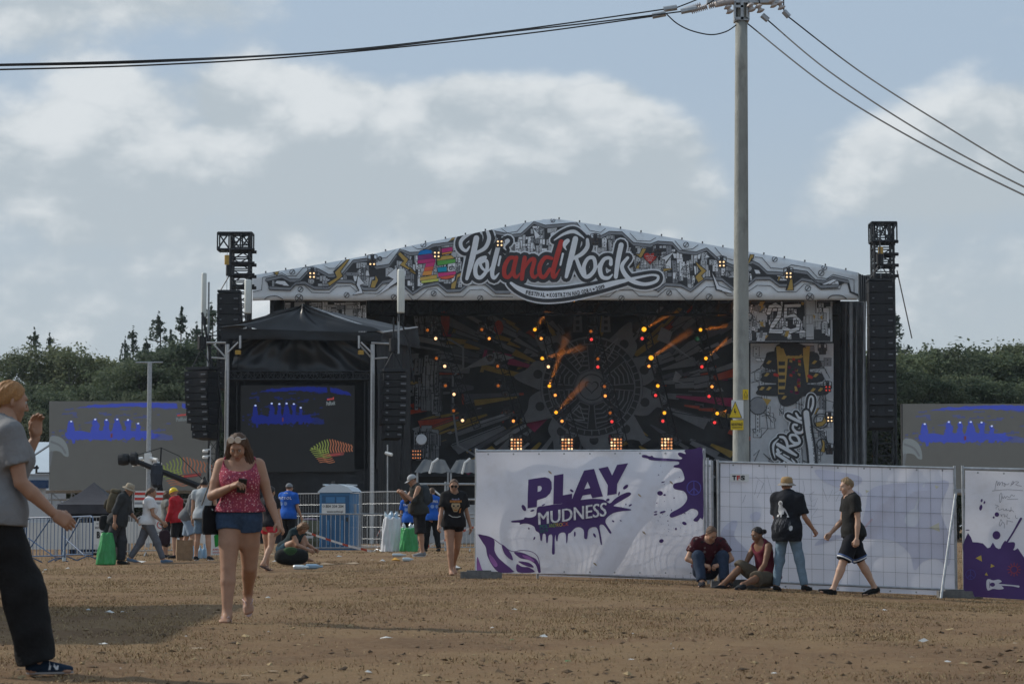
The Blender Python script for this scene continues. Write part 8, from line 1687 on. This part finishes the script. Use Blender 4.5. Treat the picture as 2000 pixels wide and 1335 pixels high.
ring = lambda z, s_, j: [Vector((x * s_ + j * (k % 3 - 1), y * s_ * .65 + j * ((k + 1) % 3 - 1), z + (j * (k % 4) if z > .3 else 0))) for k, (x, y) in enumerate(((-w, -w), (0, -w * 1.05), (w, -w), (w * 1.04, 0), (w, w), (0, w * 1.04), (-w, w), (-w * 1.04, 0)))]
V_ = ring(0, 1, 0) + ring(.15, 1.06, .006) + ring(.30, .98, .012) + ring(h, .92, .02); b.mesh(V_, [(8 * r_ + k, 8 * r_ + (k + 1) % 8, 8 * r_ + 8 + (k + 1) % 8, 8 * r_ + 8 + k) for r_ in range(3) for k in range(8)] + [tuple(range(8))[::-1]], KR); b.build('bag_body', pbg)
for k, px in enumerate((378, 385, 392, 400, 408)):
    g = G(px, 52.5 + .2 * (k % 2)); b = MB(g); bottle(b, g, (0, 0, 1), .33 if k % 2 else .30, .047, PBB); o = b.build('water_bottle'); o.location = g; tag(o, 'blue water bottle at the feet of the bun man, %s from the left' % ORD[k], 'bottle', 'water bottles at the feet of the bun man')
g = G(157, 56); b = MB(g); bottle(b, g, (0, 0, 1), .33, .045, PB_); o = b.build('plastic_bottle'); o.location = g + Vector((-.30, -.4, 0)); tag(o, 'clear bottle standing at the foot of the blue barriers', 'bottle')
# ------------------------------------------------------------------ behind the woman in pink
e = person(527, 43.5, 150, 'person in black top and red shorts half hidden behind the woman in pink')
f = Fig(1.60, 'f', .95, legL=(10, 3, 8), legR=(-14, 3, 24), footR=20, armL=(8, 8, 0, 20)); f.body(e, SK1, .018); f.top(e, cloth('black_top', (.018, .018, .022)), .017, sleeve=.5, hem=-.02, g=.018, name='top'); f.bottom(e, cloth('red_shorts', (.48, .035, .05)), .017, frac=.35, g=.014, name='shorts'); f.hair(e, HDK, .018, 'short', (), .04)
for n in 'LR': flipflop(f, n, e, mat('flip_flop_dark', (.08, .07, .09), .6))
e = person(556, 47, 60, 'curly haired person crouching with arms round the knees behind the pink woman')
f = Fig(1.66, 'f', .98, lean=42, head=(20, 0), pelv=.2, legL=(132, 6, 104), legR=(126, 6, 108), armL=(72, 4, 24, 40), armR=(72, 4, 24, 40)); f.body(e, SK2, .018); f.top(e, cloth('teal_top', (.02, .035, .04)), .017, sleeve=.3, hem=.0, g=.016, name='top'); f.bottom(e, cloth('teal_shorts', (.025, .06, .085)), .017, frac=.45, g=.014, name='shorts'); f.hair(e, HLB, .018, 'long', [((-.28, .1, .1), (-.3, .1, -.3), .22, .18), ((.28, .1, .1), (.3, .1, -.3), .22, .18), ((0, .3, 0), (0, .3, -.4), .3, .22)], .08, .045)
bk = empty('backpack', G(570, 46.2, .17), 'dark green and black backpack lying on the grass beside the crouching person', 'backpack', R(20)); pack_mesh('pack_body', bk, cloth('black_pack', (.016, .018, .018)), .34, .20, .17, n=2.6); pack_mesh('pocket', bk, cloth('green_pack', (.035, .07, .03)), .16, .10, .13, c=A3_(-.05, -.10, .06), n=2.5)
BLUV = cloth('patrol_blue', (.02, .10, .42), .12, 8); PWT = mat('patrol_white', (.62, .64, .68), .7)
def patrol(px, D, face, label, cap, hair_kind, **k):
    e = person(px, D, face, label); f = Fig(1.74, k.pop('sex', 'm'), 1.0, **k); f.body(e, SK1, .018); sh = f.top(e, BLUV, .016, sleeve=.7, hem=-.05, g=.022, loose=.015, name='tee_shirt'); f.bottom(e, cloth('black_trousers2', (.014, .014, .016)), .016, frac=1.95, g=.014); f.shoes(e, BLKC, BLKC, .018); f.hair(e, HBR, .018, hair_kind, ((((0, .4, .1), (0, .5, -.4), .12, .08)),) if hair_kind == 'long' else (), .02)
    if cap: f.cap_hat(e, cloth('grey_cap', (.20, .215, .23)), cloth('grey_cap', (.2, .2, .2)))
    c = f.J['C']; b = MB(); b.path([Vector(f.J['N'] + A3_(.10 * math.sin(t), .07 * math.cos(t) + .02, -.01 + .02 * math.cos(2 * t))) for t in np.linspace(0, 6.28, 14)], .035, cloth('pale_scarf', (.34, .35, .37)), 6)
    if cap: b.build('scarf', e, True)
    Tm = f.T; back = lambda u, v: c + Tm @ A3_(-u, .5, v); pol = text_polys('PATROL', -.15, .03, .15, .095, PWT, .03) + [([(-.06 + .05 * math.cos(t), -.07 + .05 * math.sin(t)) for t in np.linspace(0, 6.28, 12, endpoint=False)], mat('patrol_pale', (.20, .30, .55), .7)), ([(.06 + .04 * math.cos(t), -.07 + .05 * math.sin(t)) for t in np.linspace(0, 6.28, 12, endpoint=False)], mat('patrol_pale', (.20, .30, .55), .7))]
    project(sh, e, back, pol, Tm @ A3_(0, -1, 0), None, .005); return e
patrol(563, 57, 156, 'patrol man in blue tee with a grey cap and pale neck scarf', True, 'cropped', head=(8, 0), armL=(30, 8, 0, 60), armR=(8, 8, 0, 20))
patrol(800, 66, 175, 'patrol person in blue tee mostly hidden behind the cap man', False, 'short', armL=(4, 8, 0, 20))
patrol(843, 62, 200, 'patrol woman in blue tee partly hidden behind the cap man, at his right', False, 'long', sex='f', head=(4, -30), legL=(8, 4, 4), legR=(-10, 4, 6))
# ------------------------------------------------------------------ the man with the grey cap
e = person(818, 50, -72, 'man in a grey cap and dark shirt looking at something in his hands')
f = Fig(1.80, 'm', .93, lean=8, head=(16, 0), legL=(2, 3, 2), legR=(-3, 3, 4), armL=(30, 8, 24, 112), armR=(34, 8, 24, 110), handL=(.6, 0, 30), handR=(.6, 0, 30)); f.body(e, SK2, .016); f.top(e, cloth('dark_olive_shirt', (.036, .038, .036)), .015, sleeve=1.1, hem=-.04, g=.020, loose=.018, name='shirt', amp=.004); f.bottom(e, cloth('black_shorts', (.016, .016, .018)), .015, frac=1.04, g=.020, flare=.012, name='shorts'); f.shoes(e, cloth('grey_shoe', (.18, .19, .20)), SW, .016); f.hair(e, HBR, .016, 'cropped', (), .008); f.cap_hat(e, cloth('light_grey_cap', (.36, .38, .40)), cloth('light_grey_cap', (.3, .3, .3))); f.glasses(e, DKG, 0, 0, .10)
bk = empty('backpack', e.matrix_basis @ Vector(f.J['C'] + f.T @ A3_(0, .18, -.04)), 'slate blue backpack on the back of the cap man', 'backpack', R(-72)); pack_mesh('pack_body', bk, cloth('slate_pack', (.045, .055, .065)), .14, .11, .23, M=f.T); pack_mesh('pocket', bk, cloth('slate_pack2', (.035, .042, .05)), .10, .05, .10, M=f.T, c=f.T @ A3_(0, .11, -.08))
hb = empty('hip_bag', e.matrix_basis @ Vector(f.J['P'] + A3_(.02, -.17, .06)), 'dark sling bag in front of the cap man', 'bag', R(-72)); pack_mesh('bag_body', hb, cloth('brown_black_bag', (.05, .045, .04)), .13, .07, .12)
# ------------------------------------------------------------------ the woman in the black tee
e = person(886, 39.8, 12, 'woman in black skull tee and sunglasses walking towards the viewer')
f = Fig(1.66, 'f', .93, lean=2, head=(12, -10), legL=(-16, 0, 22), legR=(14, -1, 8), footL=34, armL=(-8, 14, 0, 16), armR=(10, 13, 0, 14)); f.body(e, SK2, .014); f.eyes(e, HBR); sh = f.top(e, cloth('black_tee', (.014, .014, .016)), .013, sleeve=.72, hem=-.045, g=.026, loose=.02, name='tee_shirt', amp=.004); f.bottom(e, cloth('black_hot_pants', (.013, .013, .015)), .013, frac=.28, g=.012, name='shorts'); f.hair(e, HBR, .014, 'short', [((0, .40, .1), (0, .48, 0), .14, .1)], .02); f.glasses(e, DKG, 0, 0, .115)
OR_ = mat('tee_orange', (.42, .16, .035), .7); CR_ = mat('tee_cream', (.42, .33, .20), .7); PB2 = mat('tee_blue', (.16, .18, .30), .7); c = f.J['C']
fr = lambda u, v: c + f.T @ A3_(u, -.6, v)
pol = [([(-.10 + k * .023, .012 + (k % 3) * .004), (-.082 + k * .023, .010), (-.080 + k * .023, .05 - (k % 2) * .006), (-.098 + k * .023, .056 - abs(k - 4) * .002)], OR_) for k in range(9)] + [([(-.075, .06), (-.05, .085), (-.03, .065), (0, .075), (.03, .065), (.05, .09), (.075, .06), (0, .055)], PB2), ([(-.07, 0), (.07, 0), (.08, -.05), (.055, -.10), (.03, -.15), (-.03, -.15), (-.055, -.10), (-.08, -.05)], CR_), ([(-.055, -.03), (-.02, -.035), (-.025, -.065), (-.05, -.06)], SK), ([(.055, -.03), (.02, -.035), (.025, -.065), (.05, -.06)], SK), ([(-.012, -.07), (.012, -.07), (0, -.09)], SK), ([(-.03, -.11), (.03, -.11), (.025, -.13), (-.025, -.13)], OR_), ([(.07, -.10), (.10, -.08), (.09, -.16), (.06, -.17)], OR_)]
project(sh, e, fr, pol, f.T @ A3_(0, 1, 0), None, .005)
b = MB(); q = [c + f.T @ A3_(x, 0, z) for x, z in ((-.11, -.20), (-.05, -.235), (.03, -.24), (.09, -.225))]; bv = BVHTree.FromPolygons([v.co[:] for v in sh.data.vertices], [p.vertices[:] for p in sh.data.polygons]); pts = []
for v in q: h_ = bv.ray_cast(Vector(v + f.T @ A3_(0, -.6, 0)), Vector(f.T @ A3_(0, 1, 0))); pts.append((h_[0] or Vector(v)) + Vector((0, -.008, 0)))
b.path(pts, .006, mat('white_cord', (.6, .6, .58), .6), 5); b.build('waist_cord', e)
# ------------------------------------------------------------------ sitting man
e = person(1377, 35.7, 8, 'man in dark red printed shirt and jeans sitting against the fence, hands clasped')
f = Fig(1.76, 'm', 1.05, lean=27, head=(18, 14), pelv=.1, legL=(128, 15, 100, 0), legR=(128, 15, 100, 0), armL=(42, 30, 72, 92), armR=(42, 30, 72, 92), handL=(.6, 10, 40), handR=(.6, 10, 40)); f.body(e, SK1, .014); f.eyes(e, HBR)
MRN = cloth('maroon_print', (.075, .020, .026), .3, 12); sh = f.top(e, floral('maroon_floral', (.060, .016, .022), [(.05, .012, .018), (.16, .09, .085), (.03, .012, .016), (.24, .20, .19), (.02, .02, .025)], 17), .013, sleeve=.62, hem=.02, g=.022, loose=.01, name='shirt', amp=.005); f.bottom(e, cloth('dark_denim', (.028, .042, .072), .2, 16), .013, frac=1.95, g=.014, flare=.006, name='jeans'); f.shoes(e, cloth('dark_shoe', (.03, .03, .035)), SK, .014); f.hair(e, HBR, .014, 'cropped', (), .012)
# ------------------------------------------------------------------ sitting person with the bun
e = person(1498, 35.1, -62, 'brown skinned person in a maroon tank top sitting sideways, dark hair in a bun')
f = Fig(1.72, 'm', .95, lean=12, head=(8, 4), pelv=.1, legL=(92, 26, 12, 0), legR=(114, 10, 62, 0), armL=(34, 8, 0, 22), armR=(40, 8, 0, 14)); f.body(e, SK3, .014); f.eyes(e, HDK); f.top(e, cloth('maroon_tank', (.115, .018, .032), .15, 8), .013, kind='tank', hem=-.03, g=.016, loose=.015, name='tank_top', amp=.004); f.bottom(e, cloth('khaki_shorts', (.10, .085, .065), .15, 8), .013, frac=1.05, g=.022, flare=.015, name='shorts'); f.hair(e, HDK, .014, 'short', [((0, .42, .05), (0, .62, .02), .15, .17)], .03, .012); f.shoes(e, BLKC, BLKC, .014)
M, c, h = f.MHd, f.J['HC'], f.hh; b = MB(); b.lathe(Vector(c + M @ (A3_(0, .50, .03) * h)), [(.13 * h, 0), (.15 * h, .03 * h), (.13 * h, .06 * h)], PWT, 12, Vector(M @ A3_(0, 1, 0))); b.build('hair_tie', e)
# ------------------------------------------------------------------ man with bucket hat and jeans
e = person(1538, 34.8, 152, 'man in a tan bucket hat and light jeans standing with his back turned')
f = Fig(1.72, 'm', .98, lean=0, head=(4, 34), legL=(-3, 6, 4), legR=(5, 12, 6), armL=(10, 4, 10, 40), armR=(2, 15, -12, 34), handL=(.6, 0, 0), handR=(.55, 0, 0)); f.body(e, SK2, .014); sh = f.top(e, cloth('black_jersey', (.017, .019, .025), .15, 9), .013, sleeve=.85, hem=-.10, g=.030, loose=.022, name='jersey', amp=.006); f.bottom(e, cloth('light_jeans', (.16, .23, .30), .14, 12), .013, frac=1.96, g=.010, flare=.0, name='jeans', amp=.004); f.shoes(e, cloth('black_shoe', (.015, .015, .016)), SK, .014); f.hair(e, HBR, .014, 'cropped', (), .01)
f.brim_hat(e, mat('hat_tan', (.30, .20, .10), .9, .15, 20), mat('hat_print', (.26, .23, .20), .9, .5, 60), .43, .66, .16); f.glasses(e, DKG, 0, 0, .1)
c = f.J['C']; bkf = lambda u, v: c + f.T @ A3_(-u, .6, v); JW = mat('jersey_white', (.52, .53, .55), .7, .2, 40); JG = mat('jersey_grey', (.14, .145, .16), .7, .3, 30)
ap = [([(-.05 + .04 * math.cos(t), .04 + .04 * math.sin(t)) for t in np.linspace(0, 6.28, 14, endpoint=False)], JW), ([(-.075, .01), (-.02, .01), (.01, -.06), (.0, -.12), (-.07, -.13), (-.095, -.07)], JW), ([(.0, -.02), (.03, -.05), (.075, -.15), (.07, -.155), (.02, -.08), (-.01, -.05)], JW), ([(-.07, -.12), (-.11, -.13), (-.12, -.16), (-.08, -.16)], JW), ([(-.02, -.12), (-.03, -.165), (-.055, -.165), (-.05, -.12)], JW), ([(.05, -.145), (.08, -.15), (.09, -.165), (.06, -.168)], JW), ([(-.05 + .025 * math.cos(t), .045 + .022 * math.sin(t)) for t in np.linspace(0, 6.28, 10, endpoint=False)], JG)]
rr = random.Random(8)
for k in range(26): x, y = rr.uniform(-.14, .13), rr.uniform(-.40, -.22); ap.append(([(x, y), (x + .006, y), (x + .016, y + .07), (x + .012, y + .07)], JG))
ap.append(([(.14 + .025 * math.cos(t), -.33 + .04 * math.sin(t)) for t in np.linspace(0, 6.28, 12, endpoint=False)], JW))
project(sh, e, bkf, ap, f.T @ A3_(0, -1, 0), None, .005)
# ------------------------------------------------------------------ walking man in black
e = person(1664, 34.2, -80, 'blond man in black tee and black striped shorts striding to the left')
f = Fig(1.80, 'm', .96, lean=2, head=(10, 0), legL=(25, 2, 2, 0), legR=(-21, 2, 8, 0), footL=-14, footR=10, armL=(-4, 5, 0, 12), armR=(12, 6, 0, 32), handL=(.55, 0, 0), handR=(.6, 0, 0)); f.body(e, SK4, .014); f.eyes(e, HLB); f.top(e, cloth('faded_black_tee', (.020, .020, .020), .15, 9), .013, sleeve=.62, hem=-.03, g=.014, loose=.008, name='tee_shirt', amp=.004); bo = f.bottom(e, cloth('navy_black_shorts', (.012, .013, .018), .15, 9), .013, frac=.93, g=.022, flare=.013, name='shorts', amp=.005); f.shoes(e, cloth('black_shoe', (.015, .015, .016)), SK, .014); f.hair(e, mat('hair_sandy', (.25, .165, .085), .55, .35, 8, bump=.4, bscale=40), .014, 'cropped', [((0, -.16, .42), (0, .1, .48), .12, .14)], .02, .02)
for n in 'LR':
    h_, k_ = f.J['H' + n], f.J['K' + n]; d = (k_ - h_) / np.linalg.norm(k_ - h_)
    for off_, m in ((.80, mat('stripe_blue', (.05, .10, .25), .7)), (.855, PWT)):
        o = h_ + (k_ - h_) * off_; u = np.cross(d, A3_(1, 0, 0)); u /= np.linalg.norm(u); w_ = np.cross(d, u); bv = BVHTree.FromPolygons([v.co[:] for v in bo.data.vertices], [p.vertices[:] for p in bo.data.polygons]); ring_ = []
        for t in np.linspace(0, 2 * math.pi, 28, endpoint=False):
            dr = Vector(u * math.cos(t) + w_ * math.sin(t)); hit = bv.ray_cast(Vector(o) + dr * .35, -dr); ring_.append((hit[0] if hit[0] is not None and (hit[0] - Vector(o)).length < .3 else Vector(o) + dr * .12) + dr * .004)
        dz_ = Vector(d) * .009; b = MB(); V_ = [r_ - dz_ for r_ in ring_] + [r_ + dz_ for r_ in ring_]; b.mesh(V_, [(k, (k + 1) % 28, 28 + (k + 1) % 28, 28 + k) for k in range(28)], m); b.build('stripe', bo)
# ------------------------------------------------------------------ two people behind the fence: only their feet show under it
for px, fc, lab, sh_, tr_ in ((1108, 170, 'person behind the Play Mudness fence, only blue and white shoes showing under it', (.10, .11, .34), (.10, .10, .16)), (1298, 160, 'person behind the fence right of the Play Mudness print, only dark shoes showing', (.03, .03, .035), (.03, .04, .05))):
    e = person(px, 39.2, fc, lab); f = Fig(1.70, 'm'); f.body(e, SK1, .02, hands=False); f.top(e, CB, .02, g=.02); f.bottom(e, cloth('pants_%d' % px, tr_), .02, frac=1.94, g=.014); f.shoes(e, cloth('shoe_%d' % px, sh_), SW, .02); f.hair(e, HBR, .02)
# ------------------------------------------------------------------ the air between here and the wood
hz = bpy.data.materials.new('summer_haze'); hz.use_nodes = True; t = hz.node_tree; t.nodes.clear()
pv = nd(t, 'ShaderNodeVolumePrincipled', Color=(.80, .90, 1.0, 1), Density=.00013, Anisotropy=.3); ov = nd(t, 'ShaderNodeOutputMaterial'); t.links.new(pv.outputs[0], ov.inputs['Volume'])
b = MB(); b.box((0, 99, 14), (90, 104, 15.6), hz); tag(b.build('haze'), kind='stuff')
# smoke drifting under the stage roof, and the narrow beams of the amber lamps in it
sm = bpy.data.materials.new('stage_smoke'); sm.use_nodes = True; t = sm.node_tree; t.nodes.clear()
pv = nd(t, 'ShaderNodeVolumePrincipled', Color=(.9, .9, .9, 1), Density=.012, Anisotropy=.2); ov = nd(t, 'ShaderNodeOutputMaterial'); t.links.new(pv.outputs[0], ov.inputs['Volume'])
b = MB(); q0, q1 = W(830, 860, 131), W(1425, 605, 131); b.box(((q0.x + q1.x) / 2, 133.5, (q0.z + q1.z) / 2), ((q1.x - q0.x) / 2, 3.2, (q1.z - q0.z) / 2), sm); o = b.build('stage_smoke'); tag(o, kind='stuff')
for (x0, y0, x1, y1, pw) in ((1257.8, 643, 1310, 612, 1.2), (1368, 644, 1420, 636, 1), (1378.5, 699.7, 1425, 660, 1.6), (1271.4, 698.7, 1305, 676, 1), (1059, 699.7, 1095, 690, .8), (1073, 753.5, 1088, 710, 1), (1086, 805, 1112, 778, .8), (1044.6, 643.6, 1062, 618, .8), (1400.6, 807, 1430, 798, 1)):
    p0, p1 = W(x0, y0, DL - .85), W(x1, y1, DL - 2.6); l = bpy.data.lights.new('beam_lamp', 'SPOT'); l.energy = 20000 * pw; l.color = (1, .30, .04); l.spot_size = R(7); l.spot_blend = .6; l.shadow_soft_size = .08
    o = bpy.data.objects.new('beam_lamp', l); C.objects.link(o); o.location = p0; o.rotation_euler = (p0 - p1).to_track_quat('Z', 'Y').to_euler()
